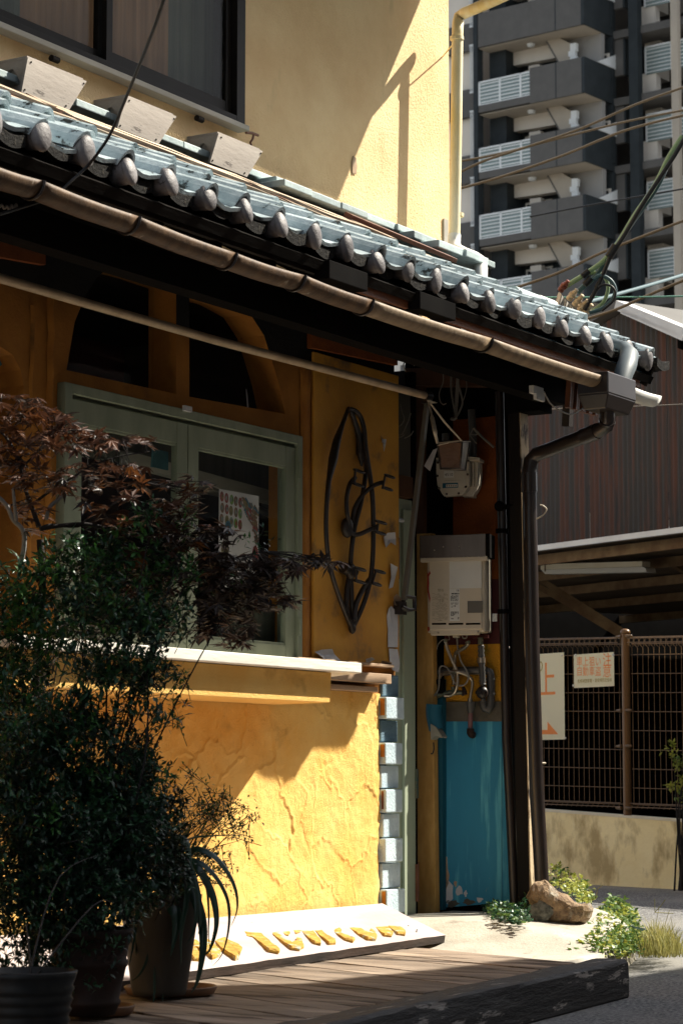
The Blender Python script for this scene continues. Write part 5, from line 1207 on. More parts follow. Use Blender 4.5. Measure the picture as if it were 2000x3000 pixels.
def fence_panel(a, b, lab):
    f = root('wire_fence', fpt((a + b) / 2, fz0), lab, 'fence', 'brown wire fence panels on the low yellow wall')
    pitch_v = .0655; n = int((b - a) / pitch_v)
    for k in range(n + 1):
        s = b - .02 - k * pitch_v if b < sp_ else a + .02 + k * pitch_v
        w = MB(); zt_ = sl2(s, fz1 - .02); zb2 = sl2(s, fz0 + .02)
        w.tube([fpt(s, zb2, .035), fpt(s, zb2 + .02, .02), fpt(s, zb2 + .05, 0), fpt(s, zt_ - .07, 0), fpt(s, zt_ - .05, .03), fpt(s, zt_ - .01, .035), fpt(s, zt_ + .01, .015), fpt(s, zt_, -.015), fpt(s, zt_ - .06, -.01)], .0032, 5)
        obj('wire', w, M['fence'], f)
    zrow = [FPn(A5(900, y)).z for y in (418, 610, 803, 995, 1188, 1383, 1577, 1770)]
    for z in zrow:
        obj('cross_wire', MB().tube([fpt(a, sl2(a, z), -.006), fpt(b, sl2(b, z), -.006)], .0036, 5), M['fence'], f)
    for (z, o_) in ((fz1 - .005, .0), (fz1 - .06, -.012), (fz1 - .05, .033), (fz1 - .015, .033), (fz0 + .03, .03), (fz0 + .06, .02), (fz0 + .05, -.01)):
        obj('rail_wire', MB().tube([fpt(a, sl2(a, z), o_), fpt(b, sl2(b, z), o_)], .0045, 5), M['fence'], f)
    return f
fence_panel(sp_ + .06, s1, 'brown wire fence panel left of the post, carrying both white signs')
fence_panel(s0, sp_ - .06, 'brown wire fence panel right of the post, with the shrub leaning on it')
fpst = root('fence_post', fpt(sp_, ztop, .02), 'brown round fence post between the two wire panels', 'fence post')
pa = fpt(sp_, ztop - .02, .0); pb = fpt(sp_, FPn((1438, 1452)).z, .0)
obj('post', MB().tube([pa, pb], .034, 14), M['fence_post'], fpst)
obj('post_cap', MB().ball(pb, .042, .042, .030), M['fence_post'], fpst)
cb = MB()
for y in (1462, 1632, 1714, 1856):
    for sg in (-1, 1):
        q = FPn((1438, y)); cb.tube([q + FD * sg * .03 + FN * .03, q + FD * sg * .075 + FN * .03], [.016, .012], 8); cb.ball(q + FD * sg * .085 + FN * .03, .012)
obj('fence_clamp', cb, M['fence'], fpst)
# signs
sg = root('notice_sign', FPn(A5(655, 735), .05), 'small landscape white notice with orange Japanese writing, right of the tall sign', 'sign')
a = FPn(A5(450, 418), .05); b = FPn(A5(862, 730), .05)
def srect(p0, p1, off, d): a = FPn(p0, off); b = FPn(p1, off); return MB().hexa([V((a.x, a.y, b.z)), V((b.x, b.y, b.z)), V((b.x, b.y, b.z)) - FN * d, V((a.x, a.y, b.z)) - FN * d, a, V((b.x, b.y, a.z)), V((b.x, b.y, a.z)) - FN * d, a - FN * d])
obj('plate', srect(A5(450, 412), A5(862, 731), .05, .003), M['sign'], sg)
u_ = abs((FPn(A5(862, 600), .05) - FPn(A5(450, 600), .05)).length) / 412.0   # metres per zoomed pixel
def stxt(s, zx, zy, h, m, par, sx=1.): obj('lettering', text_mesh(s, h * u_ , FPn(A5(zx, zy), .0515), -FD, (0, 0, 1), sx=sx), M[m], par)
# character cell: a CJK glyph is about 0.9 em tall
for i, c_ in enumerate("車上狙い"): stxt(c_, 478 + i * 63, 520, 68, 'sign_orange', sg, .93)
for i, c_ in enumerate("自動車盗"): stxt(c_, 478 + i * 63, 620, 68, 'sign_orange', sg, .93)
stxt("注", 744, 522, 96, 'sign_orange', sg, .95); stxt("意", 744, 632, 96, 'sign_orange', sg, .95)
stxt("曽根崎警察署・曽根崎防犯協会", 488, 699, 27, 'sign_olive', sg, .93)
sb = root('warning_sign', FPn(A5(225, 1275), .05), 'tall white warning sign with orange arrow, half hidden by the brown downpipe', 'sign')
obj('plate', srect(A5(-120, 420), A5(358, 1276), .05, .003), M['sign'], sb)
stxt("り", 68, 585, 92, 'sign_olive', sb, .95); stxt("止", 48, 815, 250, 'sign_orange', sb, .95)
stxt("録", 5, 1022, 130, 'sign_olive', sb, .95)
obj('arrow', MB().add([FPn(A5(*p), .0515) for p in ((-60, 1180), (182, 1180), (182, 1095), (292, 1223), (-60, 1223))], [(0, 1, 2, 3, 4)]), M['sign_orange'], sb)
tie = MB()
for p in ((470, 415), (855, 412), (448, 725), (330, 418), (365, 1262)): q = FPn(A5(*p), .055); tie.ball(q, .010, seg=6, rings=4)
props(obj('cable_ties', tie, M['white_trim']), 'tiny white cable ties at the corners of the fence signs', 'cable ties')

# ================================================================ CARPORT behind the fence
cp_ = root('carport', fpt(0, -.12, -2.0), 'open parking shed with a flat rusty sheet roof behind the fence', 'carport')
CH = PN((1400, 1231), FP0 - FN * 1.2, FN).z
def cpt(s, d, z): return FP0 + FD * s - FN * d + V((0, 0, z))
obj('white_fascia', MB().hexa([cpt(-8, 1.2, CH - .05), cpt(9, 1.2, CH - .05), cpt(9, 1.25, CH - .05), cpt(-8, 1.25, CH - .05), cpt(-8, 1.2, CH), cpt(9, 1.2, CH), cpt(9, 1.25, CH), cpt(-8, 1.25, CH)]), M['white_trim'], cp_)
for k in range(26):
    a = -8 + k * .65
    sh = MB(); n = 10; vs = []
    for i in range(n + 1):
        s = a + .65 * i / n; z = CH - .035 + .014 * (i % 2)
        vs += [cpt(s, 1.26, z), cpt(s, 17, z - .0)]
    sh.add(vs, [(2 * i, 2 * i + 1, 2 * i + 3, 2 * i + 2) for i in range(n)])
    sh.add([v + V((0, 0, .02)) for v in vs], [(2 * i, 2 * i + 2, 2 * i + 3, 2 * i + 1) for i in range(n)])
    obj('roof_sheet', sh, M['car_roof'], cp_)
for d in (1.45, 2.6, 4.0, 5.6, 7.6, 10, 13, 16.5):
    obj('purlin', MB().hexa([cpt(-8, d, CH - .15), cpt(9, d, CH - .15), cpt(9, d + .05, CH - .15), cpt(-8, d + .05, CH - .15), cpt(-8, d, CH - .055), cpt(9, d, CH - .055), cpt(9, d + .05, CH - .055), cpt(-8, d + .05, CH - .055)]), M['purlin'], cp_)
for (a, b) in (((1238, 1330), (1432, 1452)), ((1235, 1346), (1425, 1460)), ((1500, 1270), (1600, 1325))):
    pa = PN(a, FP0 - FN * 3.0, FN); pb = PN(b, FP0 - FN * (3.6), FN); obj('truss_bar', MB().bar(pa, pb, .06, .06), M['purlin'], cp_)
for s in (-7.6, 8.6):
    for d in (1.6, 9, 16.6): obj('steel_post', MB().bar(cpt(s, d, -.12), cpt(s, d, CH - .15), .1, .1, up=(1, 0, 0)), M['purlin'], cp_)
obj('rear_wall', MB().hexa([cpt(-8, 17, -.12), cpt(9, 17, -.12), cpt(9, 17.1, -.12), cpt(-8, 17.1, -.12), cpt(-8, 17, CH), cpt(9, 17, CH), cpt(9, 17.1, CH), cpt(-8, 17.1, CH)]), M['black'], cp_)
obj('side_cladding', MB().hexa([cpt(9, 1.3, -.12), cpt(9, 17, -.12), cpt(9.1, 17, -.12), cpt(9.1, 1.3, -.12), cpt(9, 1.3, CH), cpt(9, 17, CH), cpt(9.1, 17, CH), cpt(9.1, 1.3, CH)]), M['black'], cp_)
obj('side_cladding', MB().hexa([cpt(-8.1, 1.3, -.12), cpt(-8.1, 17, -.12), cpt(-8, 17, -.12), cpt(-8, 1.3, -.12), cpt(-8.1, 1.3, CH), cpt(-8.1, 17, CH), cpt(-8, 17, CH), cpt(-8, 1.3, CH)]), M['black'], cp_)
# dark van shape is not readable in the photograph; a low kerb line is
fl_ = root('fluorescent_lamp', PN((1360, 1300), FP0 - FN * 2.3, FN), 'long cream fluorescent lamp fitting hanging under the carport roof', 'lamp')
def lq(p): return PN(B4(*p), FP0 - FN * 2.3, FN)
obj('lamp_housing', MB().prism([lq((258, 480)), lq((258, 530)), lq((1190, 500)), lq((1190, 452))], -FN * .1), M['lamp_body'], fl_, bevel=.004)
obj('reflector', MB().prism([lq((262, 532)), lq((300, 570)), lq((1230, 552)), lq((1220, 515)), lq((1190, 503))], -FN * .12), M['tube_glass'], fl_)
obj('hanger_rod', MB().tube([lq((300, 480)), V((lq((300, 480)).x, lq((300, 480)).y, CH - .1))], .008, 6).tube([lq((1150, 455)), V((lq((1150, 455)).x, lq((1150, 455)).y, CH - .1))], .008, 6), M['purlin'], fl_)

# ================================================================ RUSTY SHED above the carport
SD_ = 2.2
def SPn(p, off=0.): return PN(p, FP0 - FN * (SD_ - off), FN)
sh_ = root('rusty_shed', SPn((1430, 1300)), 'tall shed clad in rust streaked corrugated steel with white roof edges', 'shed')
pk = SPn(B1(1185, 695)); rgt = SPn(B1(1568, 862)); lft = SPn(B1(990, 808))
def s_of(q): return (q - FP0).dot(FD)
spk, srt, slf = s_of(pk), s_of(rgt), s_of(lft)
def ztop_s(s):
    if s > spk: return pk.z + (lft.z - pk.z) * (s - spk) / (slf - spk)
    return pk.z + (rgt.z - pk.z) * (s - spk) / (srt - spk)
seams = [SPn((x, 1100)) for x in (1100, 1180, 1262, 1352, 1440, 1533, 1625, 1720, 1820)]
ss = [s_of(q) for q in seams]
ss = [ss[0] + 2.2, ss[0] + 1.7, ss[0] + 1.2, ss[0] + .6] + ss
for k in range(len(ss) - 1):
    a, b = ss[k], ss[k + 1]; n = 44; vs = []
    for i in range(n + 1):
        s = a + (b - a) * i / n; o_ = .010 * sin(2 * pi * i / 5.5); q = FP0 + FD * s - FN * (SD_ - o_ + (.006 if k % 2 else 0))
        vs += [V((q.x, q.y, CH - .05)), V((q.x, q.y, min(ztop_s(s), 12)))]
    obj('corrugated_sheet', MB().add(vs, [(2 * i, 2 * i + 2, 2 * i + 3, 2 * i + 1) for i in range(n)], 0, True), M['rust_sheet'], sh_)
for (a, b, w) in (((1157, 662), (1600, 842), .09), ((1195, 700), (1600, 880), .05)):
    pa, pb = SPn(B1(*a), .12), SPn(B1(*b), .12); obj('roof_edge_trim', MB().bar(pa, pb, .14, w), M['white_trim'], sh_)
pb2 = SPn(B1(960, 830), .1); 
rr = MB(); q = []
for s, z in ((srt - 3, ztop_s(srt - 3)), (spk, pk.z + .03), (ss[0], ztop_s(ss[0]))): q.append(FP0 + FD * s - FN * (SD_ - .1) + V((0, 0, z)))
rr.hexa([q[0], q[1], q[1] - FN * 14, q[0] - FN * 14, q[0] + V((0, 0, .06)), q[1] + V((0, 0, .06)), q[1] - FN * 14 + V((0, 0, .06)), q[0] - FN * 14 + V((0, 0, .06))])
rr.hexa([q[1], q[2], q[2] - FN * 14, q[1] - FN * 14, q[1] + V((0, 0, .06)), q[2] + V((0, 0, .06)), q[2] - FN * 14 + V((0, 0, .06)), q[1] - FN * 14 + V((0, 0, .06))])
obj('shed_roof', rr, M['apt_grey'], sh_)
obj('eave_block', MB().box(SPn(B1(1530, 940), .15), SPn(B1(1590, 890), .0)), M['black'], sh_)

# ================================================================ APARTMENT BLOCK far behind
ar = V((-.122, -.9925, 0)); an = V((-.9925, .122, 0))     # to the right in the picture / towards the camera
AP0 = CAM + ray(1104, 1176) * 107; AP0.z = 0
def APn(p, off=0.): return PN(p, AP0 + an * off, an)
def sa(p, off=0.): return (APn(p, off) - AP0).dot(ar)
zr1 = APn((1104, 187)).z; zr2 = APn((1104, 340)).z; FH = zr1 - zr2
ab = root('apartment_block', AP0, 'tall dark grey apartment block with white railed balconies far behind the roof', 'building')
def apt(s, d, z): return AP0 + ar * s - an * d + V((0, 0, z))
def abx(s0_, s1_, d0, d1, z0, z1, m=0, mb=None):
    mb = mb or MB()
    return mb.hexa([apt(s0_, d0, z0), apt(s1_, d0, z0), apt(s1_, d1, z0), apt(s0_, d1, z0), apt(s0_, d0, z1), apt(s1_, d0, z1), apt(s1_, d1, z1), apt(s0_, d1, z1)], m)
sB = sa((1217, 300)); sC = sa((1336, 300)); sA = 0.0
s_recR = sa((1290, 480)); 
BD_ = 2.1          # balcony depth
z_rail0 = APn((1104, 187)).z; z_slabT = APn((1104, 242)).z; z_slabB = APn((1104, 258)).z
zbT = APn((1218, 163)).z; zbB = APn((1218, 240)).z; zbB = z_slabB - .02
def fk(k):   # one storey, shifted down k floors
    dz = -FH * k; g = lambda z: z + dz
    obj('balcony_slab', abx(sA, sC, 0, 1.5, g(z_slabB), g(z_slabT)), M['apt_grey'], ab)
    if k < 0 or k == 99: pass
    # solid balcony front and its dark return
    obj('balcony_front', abx(sB, sC, -.02, .16, g(z_slabB - .06), g(z_rail0 + .12)), M['apt_grey'], ab)
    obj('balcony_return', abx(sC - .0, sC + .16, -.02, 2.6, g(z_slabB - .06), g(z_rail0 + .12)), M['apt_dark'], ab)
    obj('balcony_side_screen', MB().prism([apt(sC + .17, 1.0, g(z_rail0 + .12)), apt(sC + .17, 3.2, g(z_rail0 + .12)), apt(sC + .17, 3.2, g(z_rail0 + 1.1))], ar * .05), M['apt_rail'], ab)
    obj('balcony_soffit', abx(sA, sC + .1, .1, 1.5, g(z_slabB - .09), g(z_slabB - .065)), M['apt_soffit'], ab)
    if k < 0:
        obj('balcony_front', abx(sA, sB - .01, -.01, .14, g(z_slabB - .04), g(z_rail0 + .1)), M['apt_grey'], ab)
    else:
        rl = MB(); zt2 = g(z_rail0); zb2 = g(z_slabT)
        abx(sA, sB, .0, .08, zt2 - .07, zt2, 0, rl); abx(sA, sB, .02, .07, zb2, zb2 + .05, 0, rl)
        for j in range(6): z = zb2 + .05 + (zt2 - zb2 - .12) * (j + .5) / 6; abx(sA, sB, .02, .05, z - .025, z + .025, 0, rl)
        for s in (0, (sB - sA) * .4, (sB - sA) * .8): abx(sA + s, sA + s + .08, .0, .06, zb2, zt2, 0, rl)
        obj('balcony_railing', rl, M['apt_rail'], ab)
        obj('balcony_glass', abx(sA, sB, .06, .075, zb2, zt2 - .07), M['apt_glass'], ab)
    obj('panel_joint', abx((sB + sC) / 2, (sB + sC) / 2 + .05, -.026, -.02, g(z_slabB - .06), g(z_rail0 + .12)), M['apt_dark'], ab)
    # recess: back wall, beam, windows, light
    zc_ = g(z_slabB - .09 + FH) ; zf = g(z_slabT)
    obj('dark_partition', abx(sA, sA + .9, .9, 2.2, zf, zc_), M['apt_dark'], ab)
    obj('rear_wall', abx(sA, sC + .2, 2.2, 2.4, zf, zc_), M['apt_dark'], ab)
    wf = MB(); abx(sA + 1.1, sA + 2.5, 2.1, 2.19, zf + .1, zf + 1.9, 0, wf); w = obj('window', wf, M['apt_white'], ab)
    obj('window_pane', abx(sA + 1.2, sA + 2.4, 2.07, 2.1, zf + .2, zf + 1.8), M['apt_window'], w)
    wf = MB(); abx(sA + 3.25, sC + .1, 2.1, 2.19, zf + .1, zf + 1.9, 0, wf); w = obj('window', wf, M['apt_white'], ab)
    obj('window_pane', abx(sA + 3.35, sC, 2.07, 2.1, zf + .2, zf + 1.8), M['apt_window'], w)
    lm = MB(); c = apt(sA + 2.3, .85, zc_ - .02); lm.lathe(c, [(0, -.14), (.16, -.13), (.2, 0)], 12); obj('ceiling_light', lm, M['apt_rail'], ab)
    def pol(pts, off, d, nm, mt): return obj(nm, MB().prism([APn(Q2(*p), off) + V((0, 0, dz)) for p in pts], -an * d), M[mt], ab)
    pol([(878, 160), (930, 180), (1000, 302), (1048, 304), (1048, 200), (990, 168), (985, 140)], -1.0, .25, 'white_fin', 'apt_soffit')
    pol([(722, 250), (985, 190), (1000, 262), (722, 313)], -1.5, .4, 'white_beam', 'apt_white'); pol([(738, 254), (752, 251), (752, 266), (738, 269)], -1.48, .02, 'vent_hole', 'black'); pol([(858, 303), (908, 294), (908, 330), (858, 330)], -1.55, .3, 'white_column', 'apt_white')
    pol([(868, 160), (930, 180), (935, 176), (874, 154)], -.98, .1, 'fin_edge', 'apt_grey'); pol([(930, 180), (1000, 302), (1006, 302), (936, 176)], -.98, .1, 'fin_edge', 'apt_grey')
    for q_ in (((988, 142), (1018, 140), (1018, 170), (988, 173)), ((1048, 200), (1075, 196), (1075, 232), (1048, 236)), ((1040, 236), (1070, 232), (1070, 256), (1040, 260)), ((1048, 260), (1076, 256), (1076, 300), (1048, 304))): pol(q_, -.95, .2, 'fin_bracket', 'apt_rail')
    pol([(1018, 140), (1190, 118), (1190, 320), (1048, 320), (1048, 200), (1018, 170)], -1.5, .3, 'grey_column', 'apt_mid')
    pol([(1190, 172), (1252, 165), (1252, 206), (1190, 218)], -3.0, .4, 'white_beam', 'apt_white')
    # right hand bay
    s_c = sa(A8(995, 300), -3.2); s_d = sa((1640, 300), -3.2)
    z1 = APn(A8(1100, 250), -3.2).z + dz; z2 = APn(A8(1100, 310), -3.2).z + dz
    obj('white_beam', abx(s_c, s_d, 3.2, 3.7, z2, z1), M['apt_white'], ab)
    z1 = APn(A8(1300, 160), -2.6).z + dz; obj('balcony_slab', abx(s_c + .6, s_d, 2.4, 5, z1 - .5, z1 - .15), M['apt_grey'], ab)
    s_e = sa(A8(1085, 400), -2.5); s_f = sa(A8(1150, 400), -2.5); zt3 = APn(A8(1100, 280), -2.5).z + dz; zb3 = APn(A8(1150, 520), -2.5).z + dz
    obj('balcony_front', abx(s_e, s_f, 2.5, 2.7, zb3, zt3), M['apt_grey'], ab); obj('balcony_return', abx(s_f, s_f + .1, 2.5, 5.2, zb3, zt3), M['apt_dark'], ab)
    s_g = sa(A8(1298, 400), -3.0); zt4 = APn(A8(1300, 325), -3.0).z + dz; zb4 = APn(A8(1300, 520), -3.0).z + dz
    rl = MB(); abx(s_g, s_d, 3.0, 3.08, zt4 - .08, zt4, 0, rl); abx(s_g, s_g + .07, 3.0, 3.06, zb4, zt4, 0, rl)
    s_h = sa(A8(1478, 400), -3.0)
    for i_ in range(4): abx(s_h + i_ * (s_h - s_g), s_h + i_ * (s_h - s_g) + .08, 3.0, 3.06, zb4, zt4, 0, rl)
    for j in range(7): z = zb4 + (zt4 - zb4) * (j + .5) / 7.5; abx(s_g, s_d, 3.01, 3.03, z - .02, z + .02, 0, rl)
    obj('balcony_railing', rl, M['apt_rail'], ab); obj('balcony_glass', abx(s_g, s_d, 3.06, 3.08, zb4, zt4 - .08), M['apt_glass'], ab)
    bx = sa(A8(1298, 300), -3.8); by = sa(A8(1405, 300), -3.8); zt5 = APn(A8(1350, 265), -3.8).z + dz
    obj('vent_box', abx(bx, by, 3.8, 4.6, zb4, zt5), M['apt_white'], ab); obj('vent_hole', abx((bx + by) / 2 - .1, (bx + by) / 2 + .1, 3.77, 3.8, zt5 - .7, zt5 - .45), M['black'], ab)
    wf = obj('window', abx(by + .2, s_d, 4.7, 4.8, zb4, zt5 + .3), M['apt_mid'], ab); obj('window_pane', abx(by + .8, by + 2.2, 4.67, 4.7, zb4, zt5), M['apt_window'], wf)
    sbk = sa(A8(1250, 100), -3.1); zbk = APn(A8(1275, 110), -3.1).z + dz; obj('white_bracket', abx(sbk, sbk + .9, 3.1, 3.5, zbk - .5, zbk + .4), M['apt_white'], ab)
    # left hand strip with a grille
    s_l = sa((1030, 300), 0); s_m = sa((1062, 300), 0); zl1 = APn(A8(100, 330)).z + dz; zl0 = APn(A8(100, 600)).z + dz
    obj('spandrel', abx(s_l - 3, sA - .25, .3, .5, zl1, zl0 + FH), M['apt_grey'], ab)
    wl_ = obj('window', abx(s_l - 3, sA - .25, .6, .7, zl0, zl1), M['apt_white'], ab)
    gr = MB(); sgr = sa(A8(75, 400)); 
    for j in range(7): abx(sgr + j * .075, sgr + j * .075 + .025, .1, .14, zl0 - .25, zl1 + .15, 0, gr)
    abx(sgr - .02, sgr + .5, .09, .15, zl0 - .28, zl0 - .22, 0, gr); abx(sgr - .02, sgr + .5, .09, .15, zl1 + .12, zl1 + .18, 0, gr)
    obj('window_grille', gr, M['apt_rail'], ab)
nfl = 11
for k in range(-2, nfl): fk(k)
zlo = -.2; zhi = z_rail0 + 3 * FH
obj('dark_pier', abx(sA - .24, sA - .02, -.05, .4, zlo, zhi), M['apt_dark'], ab)
s1_ = sa(A8(1195, 300), -2.2); obj('dark_pole', abx(s1_, s1_ + .45, 2.1, 2.5, zlo, zhi), M['apt_dark'], ab)
s2_ = sa(A8(1488, 300), -1.8); obj('drain_pipe', abx(s2_, s2_ + .35, 1.7, 1.95, zlo, zhi), M['apt_soffit'], ab)
obj('rear_wall', abx(-25, 22, 5.2, 16, zlo, zhi), M['apt_grey'], ab)
obj('rear_wall', abx(-25, s_l_ if False else sa((1000, 300)), .8, 5.2, zlo, zhi), M['apt_white'], ab)

# ================================================================ NEIGHBOUR across the street (unseen, roof edge set to shade the foreground)
def edge(u, y, H=6.8): return V((u + H * 1.5 / 1.75, y - H * 1.0 / 1.75, H - .2))
e0 = edge(3.0, -.86); e1 = edge(16.5, -1.75)
dn = (e1 - e0).normalized(); e0 = e0 if e0.x > 9.3 else e0 + dn * (9.3 - e0.x)
nbp = V((dn.y, -dn.x, 0)).normalized()
nb = root('unseen_house', (e0.x, e0.y, -.27), 'unseen plain pale grey house shaped to shade the foreground', 'house')
q = [V((e0.x, e0.y, 0)), V((e1.x, e1.y, 0)), V((e1.x, e1.y, 0)) + nbp * 6, V((e0.x, e0.y, 0)) + nbp * 6]
wt = e0.z - .25
w_ = MB()
for i in range(4):
    a, b = q[i], q[(i + 1) % 4]; nrm = (b - a).normalized(); inn = V((-nrm.y, nrm.x, 0)); inn = inn if (sum(q, V()) / 4 - a).dot(inn) > 0 else -inn
    w_ = MB(); ins = .35
    a2, b2 = a + inn * ins, b + inn * ins
    w_.hexa([a2 + V((0, 0, -.3)), b2 + V((0, 0, -.3)), b2 + inn * .15 + V((0, 0, -.3)), a2 + inn * .15 + V((0, 0, -.3)), a2 + V((0, 0, wt)), b2 + V((0, 0, wt)), b2 + inn * .15 + V((0, 0, wt)), a2 + inn * .15 + V((0, 0, wt))])
    obj('wall', w_, M['house_grey'], nb)
    for t in (.25, .7):
        for z in (1.0, 3.9):
            c = a2.lerp(b2, t) - inn * .02; f_ = MB(); f_.hexa([c - nrm * .8 + V((0, 0, z)), c + nrm * .8 + V((0, 0, z)), c + nrm * .8 + inn * .05 + V((0, 0, z)), c - nrm * .8 + inn * .05 + V((0, 0, z)), c - nrm * .8 + V((0, 0, z + 1.2)), c + nrm * .8 + V((0, 0, z + 1.2)), c + nrm * .8 + inn * .05 + V((0, 0, z + 1.2)), c - nrm * .8 + inn * .05 + V((0, 0, z + 1.2))])
            wo = obj('window', f_, M['dark_frame'], nb)
            c2 = c - inn * .006; obj('window_pane', MB().add([c2 - nrm * .74 + V((0, 0, z + .06)), c2 + nrm * .74 + V((0, 0, z + .06)), c2 + nrm * .74 + V((0, 0, z + 1.14)), c2 - nrm * .74 + V((0, 0, z + 1.14))], [(0, 1, 2, 3)]), M['apt_window'], wo)
rf = MB(); zt = e0.z; mid = [q[0].lerp(q[3], .5), q[1].lerp(q[2], .5)]
rf.hexa([p + V((0, 0, zt - .15)) for p in q] + [p + V((0, 0, zt)) for p in q])
obj('roof', rf, M['dark_roof'], nb)
# taller unseen bay added at its left end to keep the plants in shade
tb_ = MB(); c0_ = q[0]; c1_ = q[0] + dn * (edge(8.1, -.98).x - q[0].x) / dn.x
bq = [c0_, c1_, c1_ + nbp * 5, c0_ + nbp * 5]
tb_.hexa([p + V((0, 0, zt + .002)) for p in bq] + [p + V((0, 0, zt + 1.75)) for p in bq]); obj('shade_bay', tb_, M['house_grey'], nb)
# ---------------------------------------------------------------- unseen house added behind the camera to cut sky light on the facade
bh = root('unseen_house', (-3, -9.6, -.27), 'unseen brown rendered house added behind the viewer to cut sky light', 'house')
obj('wall', MB().box((-16, -16, -.3), (8.2, -9.6, 8.2)), mat('brown render', (.20, .16, .12), (.15, .12, .09), .9, 2), bh)
obj('roof', MB().box((-16.4, -16.4, 8.2), (8.6, -9.2, 8.4)), M['dark_roof'], bh)
for x in (-9, -4, 1, 6):
    for z in (1.0, 4.6): wo = obj('window', MB().box((x - .9, -9.6, z), (x + .9, -9.55, z + 1.3)), M['dark_frame'], bh); obj('window_pane', MB().box((x - .82, -9.549, z + .07), (x + .82, -9.54, z + 1.23)), M['apt_window'], wo)

# ================================================================ CABLES
def cable(nm, pts, r, mt, label, dist, group=None):
    ds = dist if isinstance(dist, (list, tuple)) else [dist] * len(pts)
    P_ = sm([PD(p, d) for p, d in zip(pts, ds)], 8)
    obj(nm, MB().tube(P_, r, 6), M[mt], label=label, cat='cable', group=group)
cable('thin_wire', [(Q1(760, -20)), Q1(700, 150), Q1(620, 350), Q1(520, 590), Q1(460, 690), Q1(403, 762), Q1(330, 830), Q1(250, 900), Q1(170, 930), Q1(0, 985)], .006, 'wire_black', 'thin black wire running down across the dark upper window to the tiles', [8.2, 8.4, 8.7, 9.0, 9.05, 9.1, 9.05, 9.0, 8.9, 8.7])
cable('overhead_cable', [Q2(470, 830), Q2(640, 745), Q2(850, 675), Q2(1100, 590), Q2(1350, 480), Q2(1600, 390)], .012, 'wire_brown', 'upper brown cable sagging up to the right across the apartment block', 22)
cable('overhead_cable', [Q2(470, 752), Q2(700, 712), Q2(1000, 635), Q2(1300, 560), Q2(1600, 500)], .011, 'wire_brown', 'middle brown cable, the flattest of the three across the apartment block', 22.6)
cable('overhead_cable', [Q2(450, 890), Q2(700, 822), Q2(1000, 720), Q2(1300, 600), Q2(1600, 522)], .012, 'wire_brown', 'lowest of the three brown cables crossing the apartment block', 21.4)
cable('overhead_cable', [B2(300, 965), B2(400, 935), B2(700, 830), B2(1000, 690), B2(1250, 590), B2(1600, 455)], .012, 'wire_brown', 'dark brown cable rising right from behind the white roof verge', 20)
cable('overhead_cable', [B2(500, 440), B2(860, 370), B2(1250, 300), B2(1600, 240)], .010, 'wire_black', 'faint dark cable crossing the third grey balcony', 28)
cable('overhead_cable', [B2(920, 1030), B2(1050, 995), B2(1300, 925), B2(1600, 835)], .014, 'wire_teal', 'blue grey cable leaving the insulators to the right', [15.5, 16, 17, 18.5])
cable('mint_wire', [B2(480, 1002), B2(900, 1000), B2(1300, 998), B2(1600, 992)], .006, 'wire_mint', 'level mint green wire behind the insulators', 17)
cable('overhead_cable', [B2(900, 1150), B2(1100, 1085), B2(1350, 975), B2(1600, 870)], .012, 'wire_brown', 'brown cable just above the rusty shed roof', 19)
cable('guy_wire', [Q4(830, 790), Q4(1100, 775), Q4(1330, 770), Q4(1600, 758)], .004, 'wire_grey', 'fine grey wire in front of the rusty shed wall', 17)
cable('curled_wire', [Q6(893, 190), Q6(925, 170), Q6(940, 145), Q6(925, 128), Q6(910, 124)], .004, 'cord', 'short pale wire curling off the brown downpipe', 13.3)
bund = root('service_cables', PD(B2(1060, 700), 15.0), 'thick bundle of green, blue and black service cables looping down to the insulators', 'cables')
def bc(pts, r, mt, d=15.0):
    ds = d if isinstance(d, (list, tuple)) else [d] * len(pts)
    obj('cable', MB().tube(sm([PD(p, e) for p, e in zip(pts, ds)], 8), r, 7), M[mt], bund)
bc([B2(1570, -120), B2(1480, 30), B2(1380, 240), B2(1240, 440), B2(1120, 610), B2(1040, 720), B2(960, 850), B2(880, 920), B2(830, 970)], .017, 'wire_teal')
bc([B2(1560, -120), B2(1470, 20), B2(1370, 220), B2(1230, 430), B2(1110, 630), B2(1020, 740), B2(900, 830), B2(780, 905), B2(710, 950)], .016, 'wire_green', 14.95)
bc([B2(1580, -110), B2(1490, 40), B2(1300, 330), B2(1150, 580), B2(1070, 700), B2(1010, 840), B2(960, 950), B2(880, 1090)], .014, 'wire_black', 14.9)
bc([B2(900, 835), B2(960, 830), B2(1020, 860), B2(1045, 930), B2(1020, 1020), B2(960, 1080), B2(910, 1105)], .012, 'wire_green')
bc([B2(940, 880), B2(990, 850), B2(1060, 880), B2(1095, 950), B2(1070, 1020), B2(1000, 1080), B2(915, 1108)], .013, 'wire_teal', 14.9)
bc([B2(980, 930), B2(1020, 912), B2(1070, 925), B2(1095, 970), B2(1075, 1030), B2(1000, 1095)], .008, 'wire_black', 14.85)
for a, b in (((1098, 640), (1050, 720)), ((910, 815), (865, 855)), ((925, 865), (880, 915)), ((985, 900), (965, 940))): obj('tape_wrap', MB().tube([PD(B2(*a), 14.9), PD(B2(*b), 14.9)], .028 if a[0] == 1098 else .02, 8), M['wire_black'], bund)
rack = root('corrugated_hood', PD(B2(780, 1060), 15.0), 'fan shaped corrugated zinc sheet behind the roof verge', 'metal sheet')
